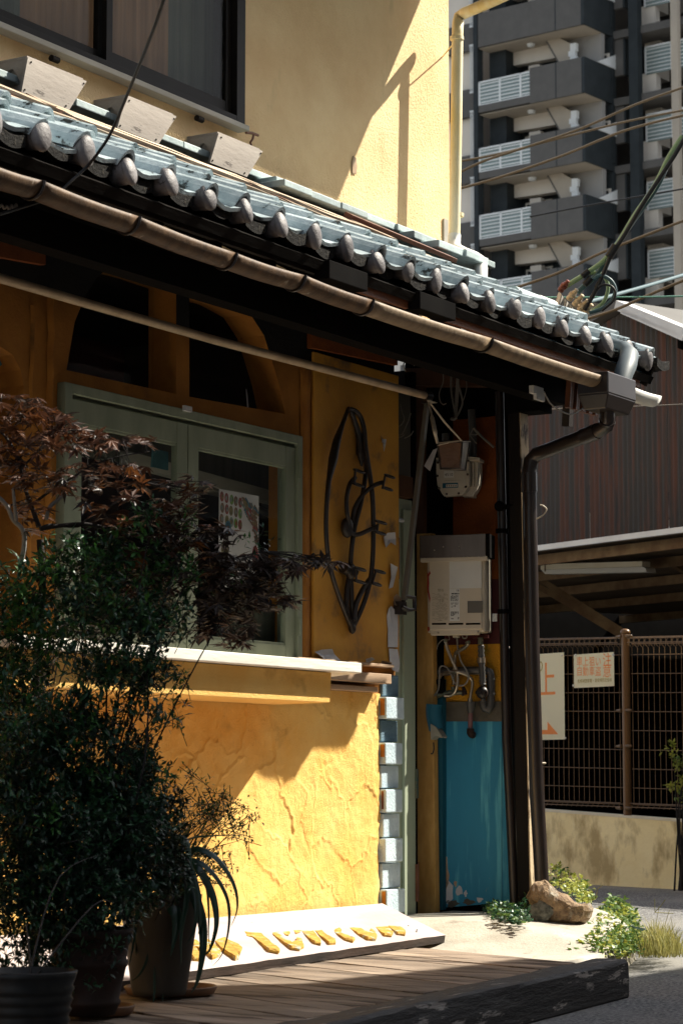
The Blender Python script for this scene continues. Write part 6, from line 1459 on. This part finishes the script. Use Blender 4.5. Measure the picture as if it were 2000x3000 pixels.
def fan(c0_, c1_, e0_, e1_, n, mb, d=15.0):
    vs = []
    for i in range(n + 1):
        t = i / n; a = (c0_[0] + (c1_[0] - c0_[0]) * t, c0_[1] + (c1_[1] - c0_[1]) * t); b = (e0_[0] + (e1_[0] - e0_[0]) * t, e0_[1] + (e1_[1] - e0_[1]) * t)
        dd = d + .025 * cos(t * n * pi / 3)
        vs += [PD(B2(*a), dd), PD(B2(*b), dd)]
    mb.add(vs, [(2 * i, 2 * i + 2, 2 * i + 3, 2 * i + 1) for i in range(n)], 0, True)
    mb.add([v + V((.012, .012, 0)) for v in vs], [(2 * i, 2 * i + 1, 2 * i + 3, 2 * i + 2) for i in range(n)], 0, True)
fm_ = MB(); fan((705, 960), (840, 1125), (655, 1140), (830, 1210), 24, fm_); fan((845, 1130), (905, 1150), (810, 1240), (960, 1240), 18, fm_, 14.95)
obj('corrugated_sheet', fm_, M['zinc'], rack)
obj('rack_stay', MB().bar(PD(B2(790, 1200), 15.02), PD(B2(760, 1900), 15.02), .05, .05, up=(1, 0, 0)), M['black_wood'], rack)
for i, (x, y, mt) in enumerate(((735, 925, 'porcelain_red'), (795, 985, 'porcelain'), (835, 1025, 'porcelain'), (870, 1060, 'porcelain'), (900, 1090, 'porcelain'))):
    c = PD(B2(x, y), 14.93); ax = (PD(B2(x + 25, y - 30), 14.9) - c).normalized()
    im = MB(); im.lathe(c - ax * .01, [(r_ * .62, h_ * .55) for r_, h_ in ((.001, -.06), (.035, -.05), (.035, -.02), (.022, -.01), (.038, .01), (.038, .04), (.018, .05), (.028, .07), (.014, .10), (.022, .115), (.001, .12))], 12, ax=tuple(ax))
    obj('insulator', im, M[mt], label='red brown porcelain insulator at the top of the row' if i == 0 else ('cream porcelain insulator next below the red brown one', 'cream porcelain insulator, second below the red brown one', 'cream porcelain insulator, second from the lower end of the row', 'cream porcelain insulator at the lower end of the row')[i - 1], cat='insulator', group='porcelain insulators on the zinc hood')

# ================================================================ FOLIAGE HELPERS
def leaf(mb, p, d, n, L, w, m=0, fold=.25, curl=.15):
    d = d.normalized(); sd_ = d.cross(n)
    if sd_.length < 1e-4: sd_ = d.orthogonal()
    sd_.normalize(); nn = sd_.cross(d)
    a = p; b = p + d * L * .5 + nn * L * curl * .5; c = p + d * L - nn * L * curl * .3
    l = p + d * L * .42 + sd_ * w + nn * w * fold; r = p + d * L * .42 - sd_ * w + nn * w * fold
    mb.add([a, l, c, r, b], [(0, 4, 1), (1, 4, 2), (0, 3, 4), (3, 2, 4)], m)
def rv(rg): 
    while True:
        q = V((rg.uniform(-1, 1), rg.uniform(-1, 1), rg.uniform(-1, 1)))
        if .05 < q.length < 1: return q.normalized()
def maple_leaf(scale, curl, rg):
    mb = MB(); lobes = [(0, 1.0), (42, .86), (-42, .86), (84, .62), (-84, .62), (124, .34), (-124, .34)]
    for a, l in lobes:
        a = radians(a + rg.uniform(-6, 6)); l *= scale; d = V((sin(a), cos(a), 0)); s_ = V((cos(a), -sin(a), 0)); dr = -curl * l * rg.uniform(.6, 1.4)
        w = l * .15
        mb.add([V((0, 0, 0)), d * l * .45 + s_ * w + V((0, 0, dr * .3)), d * l + V((0, 0, dr)), d * l * .45 - s_ * w + V((0, 0, dr * .3)), d * l * .45 + V((0, 0, dr * .3 - w * .35))], [(0, 4, 1), (1, 4, 2), (0, 3, 4), (3, 2, 4)])
    return mb

# ================================================================ POTS
def pot(nm, px, py_base, z, prof, mt, label, cat='plant pot', rings=None):
    c = PZ((px, py_base), z); r_ = root(nm, c, label, cat)
    mb = MB(); mb.lathe(c, prof, 32); obj('pot_body', mb, M[mt], r_)
    ri, hi = prof[-3] if len(prof) > 5 else prof[-1]
    obj('soil', MB().lathe(c, [(0.001, hi - .02), (ri * .5, hi - .016), (ri - .004, hi - .03)], 24), M['soil'], r_)
    return r_, c
DZ = -.098
def saucer(px, py, r, label):
    c = PZ((px, py), DZ); mb = MB(); mb.lathe(c, [(.001, .012), (r * .86, .012), (r * .93, .030), (r * .97, .034), (r, .030), (r * .93, .004), (r * .85, 0), (.001, 0)], 36)
    props(obj('saucer', mb, M['saucer']), label, 'saucer')
    sd2 = MB(); rg = random.Random(5)
    for _ in range(90):
        a = rg.uniform(0, 2 * pi); q = rg.uniform(0, r * .8); sd2.ball(c + V((cos(a) * q, sin(a) * q, .014)), rg.uniform(.002, .006), seg=5, rings=3)
    props(obj('spilled_soil', sd2, M['soil']), 'dark crumbs of soil spilled in the saucer', 'soil', kind='stuff')
    return c
cS = saucer(392, 2284, .178, 'wide terracotta saucer under the pale grey tapered planter')
pg, cG = pot('tapered_planter', 366, 2284, DZ + .014, [(.001, 0), (.098, 0), (.104, .02), (.150, .34), (.156, .345), (.158, .37), (.148, .372), (.143, .355), (.140, .33), (.001, .33)], 'pot_grey', 'tall pale grey tapered planter standing in the wide saucer')
cS2 = saucer(222, 2330, .135, 'small terracotta saucer under the dark ribbed terracotta pot')
pt1, cT = pot('terracotta_pot', 205, 2330, DZ + .014, [(.001, 0), (.088, 0), (.100, .03), (.106, .035), (.108, .045), (.102, .055), (.125, .16), (.131, .165), (.132, .18), (.126, .19), (.138, .26), (.146, .262), (.148, .29), (.138, .292), (.132, .27), (.001, .26)], 'terracotta', 'dark ribbed terracotta pot between the black pot and the tapered planter')
bp = [(.001, 0), (.105, 0)]
for k in range(7): bp += [(.108 + k * .004, .02 + k * .03), (.114 + k * .004, .03 + k * .03), (.109 + k * .004, .04 + k * .03)]
bp += [(.142, .245), (.146, .26), (.138, .262), (.132, .24), (.001, .235)]
pk_, cK = pot('black_pot', 60, 2440, DZ, bp, 'pot_black', 'black ribbed nursery pot in the bottom left corner')
cB = PZ((40, 2225), DZ + 0)     # a far pot behind for the left side of the shrubs
pf, cF = pot('grey_planter', 30, 2190, DZ, [(.001, 0), (.11, 0), (.115, .02), (.14, .24), (.148, .245), (.148, .27), (.138, .27), (.132, .25), (.130, .24), (.001, .235)], 'pot_grey', 'pale planter hidden behind the shrubs at the left edge')

# ================================================================ STRAP LEAVED PLANT in the tapered planter
rg = random.Random(31)
sp = root('strap_leaf_plant', cG + V((0, 0, .35)), 'dark plant with long arching strap leaves in the pale tapered planter', 'potted plant')
toCam = (V((CAM.x, CAM.y, 0)) - V((cG.x, cG.y, 0))).normalized()
def strap(pts, w, dist=None, twist=0):
    d0 = (cG - CAM).dot(FW)
    n = len(pts); P_ = sm([PD(p, d0 - .05 - .02 * i + (dist or 0)) for i, p in enumerate(pts)], 6); m_ = len(P_)
    mb = MB(); vs = []
    for i, p in enumerate(P_):
        t = i / (m_ - 1); tg = (P_[min(i + 1, m_ - 1)] - P_[max(i - 1, 0)]).normalized(); vw = (CAM - p).normalized(); s_ = tg.cross(vw).normalized()
        s_ = (s_ * cos(twist + t * .8) + vw * sin(twist + t * .8)); ww = w * (1 - t ** 3) * min(1, .5 + t * 3) + .001
        nn = s_.cross(tg)
        vs += [p - s_ * ww, p + nn * ww * .35, p + s_ * ww]
    fs = []
    for i in range(m_ - 1): a = i * 3; fs += [(a, a + 1, a + 4, a + 3), (a + 1, a + 2, a + 5, a + 4)]
    mb.add(vs, fs, 0, True); obj('leaf', mb, M['leaf_strap'], sp)
B = (405, 2075)
for pts, w, tw_ in (
    ([B7(1130, 560), B7(1170, 350), B7(1190, 180), B7(1240, 60), B7(1262, 0)], .016, .2),
    ([B7(1150, 520), B7(1160, 300), B7(1230, 140), B7(1400, 110), B7(1568, 108), B7(1610, 118)], .013, .9),
    ([B7(1150, 500), B7(1200, 330), B7(1270, 200), B7(1400, 240), B7(1500, 360), B7(1550, 480), B7(1555, 600), B7(1515, 705)], .012, .3),
    ([B7(1140, 520), B7(1180, 340), B7(1260, 270), B7(1360, 320), B7(1450, 430), B7(1500, 560), B7(1500, 720), B7(1460, 880), B7(1395, 965)], .010, .3),
    ([B7(1150, 520), B7(1210, 400), B7(1290, 320), B7(1370, 440), B7(1410, 560), B7(1420, 700), B7(1380, 850), B7(1330, 900)], .016, .1),
    ([B7(1140, 540), B7(1190, 470), B7(1260, 480), B7(1320, 640), B7(1335, 800), B7(1320, 950), B7(1290, 1080), B7(1255, 1140)], .022, .2),
    ([B7(1140, 520), B7(1200, 300), B7(1270, 290), B7(1350, 420), B7(1370, 600), B7(1370, 780), B7(1395, 960)], .008, .4),
    ([B7(1130, 520), B7(1150, 400), B7(1200, 330), B7(1270, 480), B7(1290, 600), B7(1270, 740), B7(1220, 830)], .016, .2),
    ([B7(1130, 530), B7(1130, 360), B7(1120, 200), B7(1180, 130), B7(1230, 170), B7(1265, 330)], .026, .1),
    ([B7(1110, 520), B7(1100, 380), B7(1150, 300), B7(1230, 400), B7(1220, 560), B7(1190, 760), B7(1190, 960)], .018, .2),
    ([B7(1100, 540), B7(1060, 430), B7(1090, 560), B7(1060, 800), B7(1020, 1000), B7(1010, 1190), B7(970, 1344)], .012, .3),
    ([B7(1100, 540), B7(1040, 470), B7(1060, 620), B7(1090, 800), B7(1080, 1000), B7(1070, 1200), B7(1100, 1300)], .009, .5),
    ([B7(1080, 540), B7(1010, 440), B7(950, 500), B7(900, 640), B7(880, 800), B7(850, 960)], .014, .3),
    ([B7(1100, 540), B7(1080, 350), B7(1140, 240), B7(1240, 300), B7(1300, 470), B7(1320, 640), B7(1300, 760)], .013, .1),
    ([B7(1100, 560), B7(1110, 470), B7(1130, 560), B7(1160, 640), B7(1150, 760), B7(1120, 900)], .028, .0),
    ([B7(1080, 560), B7(1000, 520), B7(930, 620), B7(900, 780), B7(895, 900)], .015, .4),
    ([B7(1100, 540), B7(1040, 300), B7(960, 180), B7(860, 160), B7(780, 260)], .015, .6),
    ([B7(1100, 560), B7(1050, 520), B7(1000, 640), B7(990, 840), B7(930, 1000), B7(870, 1060)], .010, .2)):
    strap(pts, w, tw_ * .1, tw_)
# one strap plant deeper in the shade
obj('leaf', MB().prism([PD(B7(*p), 8.4) for p in ((700, 690), (760, 690), (735, 800), (700, 850))], V((0.002, 0.002, 0))), M['leaf_strap'], sp)

# ================================================================ SHRUBS
def shrub(nm, base, blobs, nleaf, L, mats_, wts, label, cat='shrub', seed=1, stems=14, stemr=.008, bark='bark', w=.36, shell=.5):
    """blobs: list of (px, py, dist, rx, ry, rz) ellipsoids in metres filled with leaves"""
    rg = random.Random(seed); r_ = root(nm, base, label, cat); vol = [b[3] * b[4] * b[5] for b in blobs]; tot = sum(vol)
    mb = MB(); tips = []
    for b, v_ in zip(blobs, vol):
        c = PD((b[0], b[1]), b[2]); n = int(nleaf * v_ / tot); ncl = max(3, n // 14)
        for _ in range(ncl):
            u = rv(rg) * (rg.random() ** shell); q = c + RT * u.x * b[3] + V((0, 0, u.z * b[5])) + FW * u.y * b[4]
            ax = (rv(rg) + (q - c).normalized() * .8 + V((0, 0, .35))).normalized(); ln_ = rg.uniform(.05, .13); tips.append((q, c))
            st = q - ax * ln_ * .5
            if rg.random() < .6: mb.tube([st - ax * .05, st + ax * ln_], .0016, 3, m=len(mats_), caps=False)
            mi = rg.choices(range(len(mats_)), wts)[0]
            for k in range(14):
                t = k / 13; sdv = rv(rg); dd = (ax * .5 + sdv).normalized()
                leaf(mb, st + ax * ln_ * t + sdv * .006, dd, (rv(rg) * .5 + V((0, 0, 1))), L * rg.uniform(.6, 1.15), L * w * .5 * rg.uniform(.8, 1.2), mi)
    obj('foliage', mb, [M[m] for m in mats_] + [M[bark]], r_, kind='stuff')
    for k in range(stems):
        q, c = rg.choice(tips); b0 = base + V((rg.uniform(-.04, .04), rg.uniform(-.04, .04), 0)); mid = b0.lerp(q, .5) + V((rg.uniform(-.06, .06), rg.uniform(-.06, .06), .12))
        P_ = sm([b0, mid, q], 5); obj('branch', MB().tube(P_, [stemr * (1 - .75 * i / (len(P_) - 1)) for i in range(len(P_))], 6), M[bark], r_)
    return r_
shrub('evergreen_shrub', cT + V((0, 0, .25)), [(260, 1400, 8.75, .20, .22, .12), (330, 1440, 8.7, .20, .2, .12), (250, 1540, 8.6, .2, .2, .11), (120, 1740, 8.5, .22, .2, .22), (230, 1830, 8.5, .26, .2, .26), (110, 1920, 8.4, .30, .2, .30), (200, 1660, 8.6, .34, .2, .12), (330, 1560, 8.7, .16, .15, .10)],
      15000, .037, ['leaf_dark', 'leaf_dark', 'leaf_mid', 'leaf_shade'], (5, 4, 1.4, 3), 'tall dark glossy evergreen shrub filling the left side of the picture', seed=3, stems=16, stemr=.006, shell=.8)
shrub('evergreen_shrub', cF + V((0, 0, .2)), [(150, 1440, 8.9, .2, .22, .14), (30, 1500, 8.9, .16, .2, .20), (60, 1620, 8.9, .16, .2, .2), (200, 1300, 9.0, .26, .2, .14), (330, 1290, 9.0, .2, .2, .10), (60, 1360, 9.0, .14, .2, .14), (400, 1380, 9.0, .10, .15, .08), (30, 1760, 8.8, .14, .2, .2)],
      7000, .042, ['leaf_dark', 'leaf_mid', 'leaf_shade'], (4, 2.2, 1), 'airy upright evergreen shrub with gaps at the left edge below the maple', seed=13, stems=24, stemr=.006, shell=.4)
shrub('evergreen_shrub', cK + V((0, 0, .2)), [(60, 1980, 8.2, .26, .2, .3), (180, 2040, 8.3, .24, .2, .26), (120, 2130, 8.2, .28, .2, .24), (20, 1800, 8.3, .15, .2, .3), (270, 1960, 8.4, .2, .18, .24)],
      15000, .034, ['leaf_dark', 'leaf_shade', 'leaf_mid'], (4, 6, .2), 'dark low shrub growing from the black ribbed pot', seed=4, stems=3, stemr=.004)
shrub('evergreen_shrub', cG + V((-.05, 0, .3)), [(330, 1880, 8.75, .16, .16, .15), (300, 2000, 8.7, .18, .15, .16), (390, 1990, 8.8, .08, .12, .12), (320, 1760, 8.7, .10, .12, .12)],
      8000, .032, ['leaf_dark', 'leaf_mid', 'leaf_shade'], (5, .5, 5), 'dark small leaved shrub behind the arching strap leaves', seed=5, stems=4, stemr=.004)
# trailing sprays that stand free against the wall and the window
shrub('trailing_spray', cT + V((.05, .1, .3)), [(415, 1590, 8.9, .03, .05, .10), (400, 1650, 8.9, .02, .04, .06), (360, 1530, 8.8, .12, .1, .07), (450, 1320, 8.9, .12, .1, .05), (430, 1200, 8.9, .06, .06, .04), (585, 1245, 9.0, .05, .05, .03), (560, 1340, 9.0, .06, .06, .03), (350, 1180, 8.9, .1, .08, .08)],
      620, .030, ['leaf_mid', 'leaf_dark'], (3, 2), 'loose spray of fresh green leaves in front of the green window', seed=8, stems=9, stemr=.005)
shrub('twiggy_shrub', cG + V((.25, .22, .12)), [(480, 1850, 9.25, .12, .1, .10), (530, 1890, 9.25, .10, .1, .10), (460, 1950, 9.25, .12, .1, .14), (510, 1990, 9.25, .07, .08, .08), (440, 1790, 9.2, .05, .06, .06), (580, 1880, 9.3, .03, .04, .03), (555, 1930, 9.3, .04, .05, .04)],
      1900, .020, ['leaf_mid', 'leaf_dark'], (2, 3), 'fine twiggy shrub with tiny leaves against the sunlit yellow wall', seed=6, stems=26, stemr=.0035)

# ================================================================ MAPLE
rg = random.Random(17)
mp_ = root('maple_tree', cK + V((.15, .25, .1)), 'young japanese maple with red brown leaves and pale branches in front of the window', 'tree')
D0 = 9.0
def br(pts, r0, r1, mt='bark', d=D0, nm='branch'):
    P_ = sm([PD(p, d + (i * .02)) for i, p in enumerate(pts)], 6); n = len(P_)
    obj(nm, MB().tube(P_, [r0 + (r1 - r0) * i / (n - 1) for i in range(n)], 7), M[mt], mp_); return P_
tr_ = br([(70, 2330), (82, 2100), (70, 1950), (78, 1800), (90, 1650), (84, 1550), (98, 1350), (92, 1240)], .020, .014, nm='trunk')
limbs = [br([B8(320, 1240), B8(270, 1100), B8(200, 900), B8(150, 680), B8(60, 520), B8(-20, 440)], .010, .004),
         br([B8(330, 1260), B8(480, 1235), B8(700, 1220), B8(880, 1260), B8(1150, 1350), B8(1300, 1400), B8(1430, 1500), B8(1560, 1560), B8(1700, 1580), B8(1850, 1520), B8(2000, 1480), B8(2150, 1440)], .009, .002),
         br([B8(330, 1260), B8(420, 1230), B8(640, 1235), B8(720, 1180), B8(900, 1080), B8(1100, 960), B8(1200, 880)], .008, .003),
         br([B8(240, 1080), B8(400, 960), B8(560, 860), B8(760, 740), B8(1000, 660), B8(1230, 625)], .006, .002),
         br([B8(180, 760), B8(300, 640), B8(430, 520), B8(520, 470)], .005, .002),
         br([B8(900, 1265), B8(1150, 1380), B8(1350, 1500), B8(1500, 1650), B8(1600, 1800)], .006, .002)]
br([B8(-30, 980), B8(60, 1070), B8(110, 1180), B8(190, 1270), B8(200, 1400), B8(170, 1550)], .008, .010, 'bark_pale'); br([B8(110, 930), B8(125, 1100), B8(135, 1190)], .006, .008, 'bark_pale')
br([B8(380, 1180), B8(410, 1080), B8(500, 1000), B8(570, 910), B8(640, 810), B8(700, 760), B8(740, 745)], .008, .005, 'bark_pale')
protos = []
for i in range(10):
    kind = ['maple_red', 'maple_red', 'maple_brown', 'maple_brown', 'maple_brown', 'maple_orange', 'maple_red', 'maple_brown', 'maple_orange', 'maple_red'][i]
    m_ = maple_leaf(rg.uniform(.050, .074), rg.uniform(.1, .5), rg); protos.append((m_, kind))
# clusters: (px, py, rx px, ry px, number, weights towards orange)
clusters = [(40, 930, 60, 35, 20, 0), (90, 985, 80, 45, 40, .3), (40, 1060, 60, 60, 34, .4), (170, 1010, 60, 30, 24, .2), (240, 1010, 50, 25, 18, 0), (340, 1015, 22, 8, 5, .8), (110, 1110, 60, 30, 16, .5), (300, 1075, 40, 20, 9, .3), (310, 1130, 40, 25, 10, .7),
            (400, 1170, 60, 30, 24, .5), (430, 1230, 50, 28, 22, .4), (500, 1290, 60, 28, 34, .1), (570, 1310, 70, 30, 44, 0), (640, 1300, 50, 20, 26, 0), (700, 1290, 50, 12, 20, 0), (750, 1290, 35, 10, 11, 0), (520, 1370, 70, 40, 46, 0), (600, 1370, 50, 35, 34, 0), (660, 1380, 22, 16, 9, .2), (550, 1430, 40, 25, 18, .2), (545, 1475, 30, 14, 9, .5), (450, 1440, 50, 30, 14, .3), (330, 1210, 70, 30, 18, .5), (350, 1300, 90, 40, 24, .4), (240, 1180, 60, 40, 14, .5), (200, 1100, 110, 40, 30, .4), (420, 1120, 60, 30, 16, .6), (470, 1230, 80, 30, 24, .2), (60, 1180, 50, 50, 16, .4), (300, 1360, 90, 30, 20, .3), (420, 1330, 80, 30, 26, .2)]
stuff = [MB() for _ in range(3)]; cnt = 0; meshes = {}
allp = []
for (x, y, rx, ry, n, wo) in clusters:
    for _ in range(int(n * 1.35)):
        a = rg.uniform(0, 2 * pi); q = sqrt(rg.random()); allp.append(((x + cos(a) * q * rx, y + sin(a) * q * ry), wo))
rg.shuffle(allp)
for i, (p, wo) in enumerate(allp):
    if rg.random() < wo * .55: k = rg.choice([5, 8, 6])
    elif p[0] < 330: k = rg.choice([0, 1, 6, 9, 2, 5])
    else: k = rg.choice([2, 3, 4, 7, 0, 7])
    mbl, kind = protos[k]
    pos = PD(p, D0 + rg.uniform(-.16, .22)); yaw = rg.uniform(0, 2 * pi); tilt = rg.uniform(-.8, .8); tilt2 = rg.uniform(-.5, .9)
    if i < 290:
        if k not in meshes:
            o = obj('leaf', mbl, M[kind], mp_, origin=(0, 0, 0)); meshes[k] = o
        else: o = meshes[k].copy(); col.objects.link(o)
        o.location = pos - OFF[mp_]; o.rotation_euler = (tilt2, tilt * .5, yaw)
    else:
        mt = Matrix.Translation(pos) @ Matrix.Rotation(yaw, 4, 'Z') @ Matrix.Rotation(tilt * .5, 4, 'Y') @ Matrix.Rotation(tilt2, 4, 'X')
        g = 0 if kind == 'maple_red' else (1 if kind == 'maple_brown' else 2); stuff[g].add([mt @ v for v in mbl.v], mbl.f)
fo = MB()
for g in range(3): fo.add(stuff[g].v, stuff[g].f, g)
obj('foliage', fo, [M['maple_red'], M['maple_brown'], M['maple_orange']], mp_, kind='stuff')
tg_ = MB()
for i, (p, wo) in enumerate(allp[::3]):
    q = PD(p, D0 + .03); lb = rg.choice(limbs); best = min((b for l in limbs for b in l), key=lambda b: (b - q).length)
    if (best - q).length < .32: tg_.tube([best, best.lerp(q, .5) + rv(rg) * .015, q], .0016, 4, caps=False)
obj('twigs', tg_, M['bark'], mp_, kind='stuff')

# ================================================================ ROCK, IVY AND GRASS at the corner
def zgr(p): return PZ(p, -.135)
rc = PZ(A7(850, 430), -.07); rk = root('boulder', rc, 'rough reddish granite boulder with a grey lichen disc at the foot of the post', 'boulder')
dist = (rc - CAM).dot(FW)
outl = [(660, 235), (690, 195), (740, 168), (775, 158), (830, 195), (880, 225), (940, 270), (990, 290), (1045, 292), (1062, 320), (1045, 370), (1010, 400), (940, 418), (860, 430), (790, 432), (740, 410), (700, 380), (680, 320)]
cxy = (850, 320)
mb = MB(); vs = []; rows_ = 14; nn = len(outl) * 3; dens = []
for i in range(len(outl)):
    a = outl[i]; b = outl[(i + 1) % len(outl)]
    for k in range(3): dens.append((a[0] + (b[0] - a[0]) * k / 3, a[1] + (b[1] - a[1]) * k / 3))
for j in range(rows_ + 1):
    t = pi * j / rows_
    for i, p in enumerate(dens):
        s_ = sin(t) ** .7; q = (cxy[0] + (p[0] - cxy[0]) * s_, cxy[1] + (p[1] - cxy[1]) * s_ )
        v = PD(A7(*q), dist - cos(t) * .14)
        v += (noise.noise_vector(v * 7) * .024 + noise.noise_vector(v * 18) * .012 + noise.noise_vector(v * 45) * .005) * min(1, s_ * 2); vs.append(v)
fs = [(j * nn + i, j * nn + (i + 1) % nn, (j + 1) * nn + (i + 1) % nn, (j + 1) * nn + i) for j in range(rows_) for i in range(nn)]
mb.add(vs, fs, 0, False); rko = obj('stone', mb, M['rock'], rk)
lm = MB(); c = PD(A7(752, 332), dist - .165); nn_ = (CAM - c).normalized(); a_ = nn_.cross(V((0, 0, 1))).normalized(); b_ = a_.cross(nn_)
pr0 = []; rg = random.Random(6)
for k in range(22):
    t = 2 * pi * k / 22; r_ = .062 * rg.uniform(.85, 1.12); pr0.append(c + a_ * cos(t) * r_ + b_ * sin(t) * r_ * .9 - nn_ * .03)
lm.add(pr0 + [c + (p - c) * .75 + nn_ * .004 for p in pr0] + [c + nn_ * .002], [(k, (k + 1) % 22, 22 + (k + 1) % 22, 22 + k) for k in range(22)] + [(22 + k, 22 + (k + 1) % 22, 44) for k in range(22)], 0, True)
obj('lichen_disc', lm, M['lichen'], rk)
def groundcover(nm, spots, n, L, mats_, wts, label, seed, hmax=.12, ZG=-.10):
    rg = random.Random(seed); mb = MB()
    for _ in range(n):
        x, y, rx, ry, h = rg.choices(spots, [s[2] * s[3] for s in spots])[0]
        a = rg.uniform(0, 2 * pi); q = sqrt(rg.random()); p = A7(x + cos(a) * q * rx, y + sin(a) * q * ry)
        g = PZ(p, ZG); top = h * rg.random() * (1 - q * .6)
        b = g + V((rg.uniform(-.03, .03), rg.uniform(-.03, .03), top)); mi = rg.choices(range(len(mats_)), wts)[0]
        for k in range(rg.randint(2, 4)):
            d = rv(rg); d.z = abs(d.z) * .5; leaf(mb, b + rv(rg) * .012, d, V((0, 0, 1)) + rv(rg) * .7, L * rg.uniform(.6, 1.2), L * .32, mi, .2)
        if rg.random() < .3: mb.tube([g, g.lerp(b, .5) + rv(rg) * .01, b], .0015, 3, m=len(mats_), caps=False)
    props(obj(nm, mb, [M[m] for m in mats_] + [M['bark']]), label, 'ground cover', kind='stuff')
groundcover('ivy', [(1120, 500, 160, 70, .16), (1180, 430, 110, 70, .20), (1090, 560, 150, 35, .10), (1230, 560, 70, 40, .10), (1290, 520, 60, 40, .10), (930, 540, 80, 25, .07), (820, 560, 40, 14, .05), (1000, 560, 110, 34, .06)], 3000, .036, ['ivy', 'ivy_yellow'], (2.2, 1), 'sunlit mat of ivy and weeds spilling over the kerb behind the beam', 5, ZG=-.16)
groundcover('creeper', [(220, 318, 70, 14, .05), (430, 308, 110, 22, .08), (560, 370, 100, 30, .09), (660, 330, 40, 50, .14), (500, 330, 80, 30, .09), (620, 390, 50, 14, .05), (300, 300, 120, 16, .04)], 900, .032, ['leaf_dark', 'ivy'], (3, 1), 'dark creeper with a few bright leaves along the foot of the blue panel', 6, ZG=-.01)
groundcover('weed', [(860, 190, 60, 30, .20), (960, 240, 60, 28, .16), (1010, 280, 40, 20, .12)], 260, .036, ['ivy_yellow', 'ivy'], (3, 1), 'yellow green weeds growing up behind the boulder', 7, .2, ZG=-.05)
gr_ = MB(); rg = random.Random(12)
for _ in range(900):
    x = rg.gauss(1425, 85); y = rg.gauss(575, 22); 
    if y > 602: continue
    g = PZ(A7(x, y), -.19); h = rg.uniform(.04, .17) * (1.2 - abs(x - 1420) / 260); ln_ = rv(rg) * h * .5; ln_.z = 0
    a = g; b = g + V((0, 0, h * .6)) + ln_ * .4; c = g + V((0, 0, h)) + ln_; w = V((rg.uniform(-1, 1), rg.uniform(-1, 1), 0)).normalized() * .0028
    gr_.add([a - w, a + w, b + w * .8, b - w * .8, c], [(0, 1, 2, 3), (3, 2, 4)])
props(obj('grass_tuft', gr_, M['grass']), 'dry sunlit grass tuft at the right end of the kerb', 'grass', kind='stuff')
rs = MB(); rg = random.Random(15)
for k in range(9):
    x = 1400 + k * 16 + rg.uniform(-8, 8); g = PZ(A7(x - 20, 560), -.19); t_ = PD(A7(x + rg.uniform(-40, 60), 360 + rg.uniform(-60, 80)), (g - CAM).dot(FW)); rs.tube([g, g.lerp(t_, .6) + rv(rg) * .02, t_], .0015, 3, caps=False)
for pts in ([(1405, 340), (1404, 270), (1402, 262)], [(1405, 338), (1440, 300), (1465, 265)], [(1405, 340), (1460, 342), (1512, 345)], [(1068, 260), (1075, 205), (1105, 182)]): rs.tube([PD(A7(*p), 12.4) for p in pts], .0018, 4)
props(obj('dry_stalks', rs, M['grass']), 'few thin dry grass stalks standing above the tuft', 'grass', kind='stuff')
bl = MB(); a = PD(A7(1310, 440), 11.7); leaf(bl, PD(A7(1280, 432), 11.7), PD(A7(1370, 445), 11.5) - PD(A7(1280, 432), 11.7), V((0, -.3, 1)), .13, .045)
bl.tube([PZ(A7(1330, 560), -.17), PD(A7(1300, 455), 11.7), PD(A7(1282, 434), 11.7)], .002, 4)
props(obj('broad_leaf', bl, M['leaf_mid']), 'single broad bright green leaf standing above the ivy', 'leaf')
dl_ = MB()
for p in [(1170, 187), (640, 540), (700, 600)] + [(rg.uniform(180, 900), rg.choice([rg.uniform(345, 400), rg.uniform(500, 560)])) for _ in range(26)]: leaf(dl_, PZ(A7(*p), -.13), V((.8, -.5, .15)), V((0, 0, 1)), .06 if p[0] == 1170 else rg.uniform(.012, .03), .006 + .008 * (p[0] == 1170))
props(obj('fallen_leaves', dl_, M['ivy_yellow']), 'scattered small fallen leaves on the ground between the door and the boulder', 'leaves', kind='stuff')
# shrub in front of the fence at the right edge
sf = FPn((1560, 1860), .5)
shrub('sunlit_shrub', V((sf.x, sf.y, -.1)), [(1548, 1712, (FPn((1548, 1712), .35) - CAM).dot(FW), .06, .05, .07), (1556, 1745, (FPn((1548, 1712), .35) - CAM).dot(FW), .05, .05, .09), (1543, 1800, (FPn((1548, 1712), .35) - CAM).dot(FW), .04, .05, .09), (1560, 1825, (FPn((1548, 1712), .35) - CAM).dot(FW), .05, .05, .06), (1600, 1780, (FPn((1548, 1712), .35) - CAM).dot(FW), .14, .1, .3)],
      900, .040, ['ivy_yellow', 'ivy'], (3, 1), 'sunlit yellow green shrub at the right edge in front of the fence', seed=9, stems=12, w=.5)
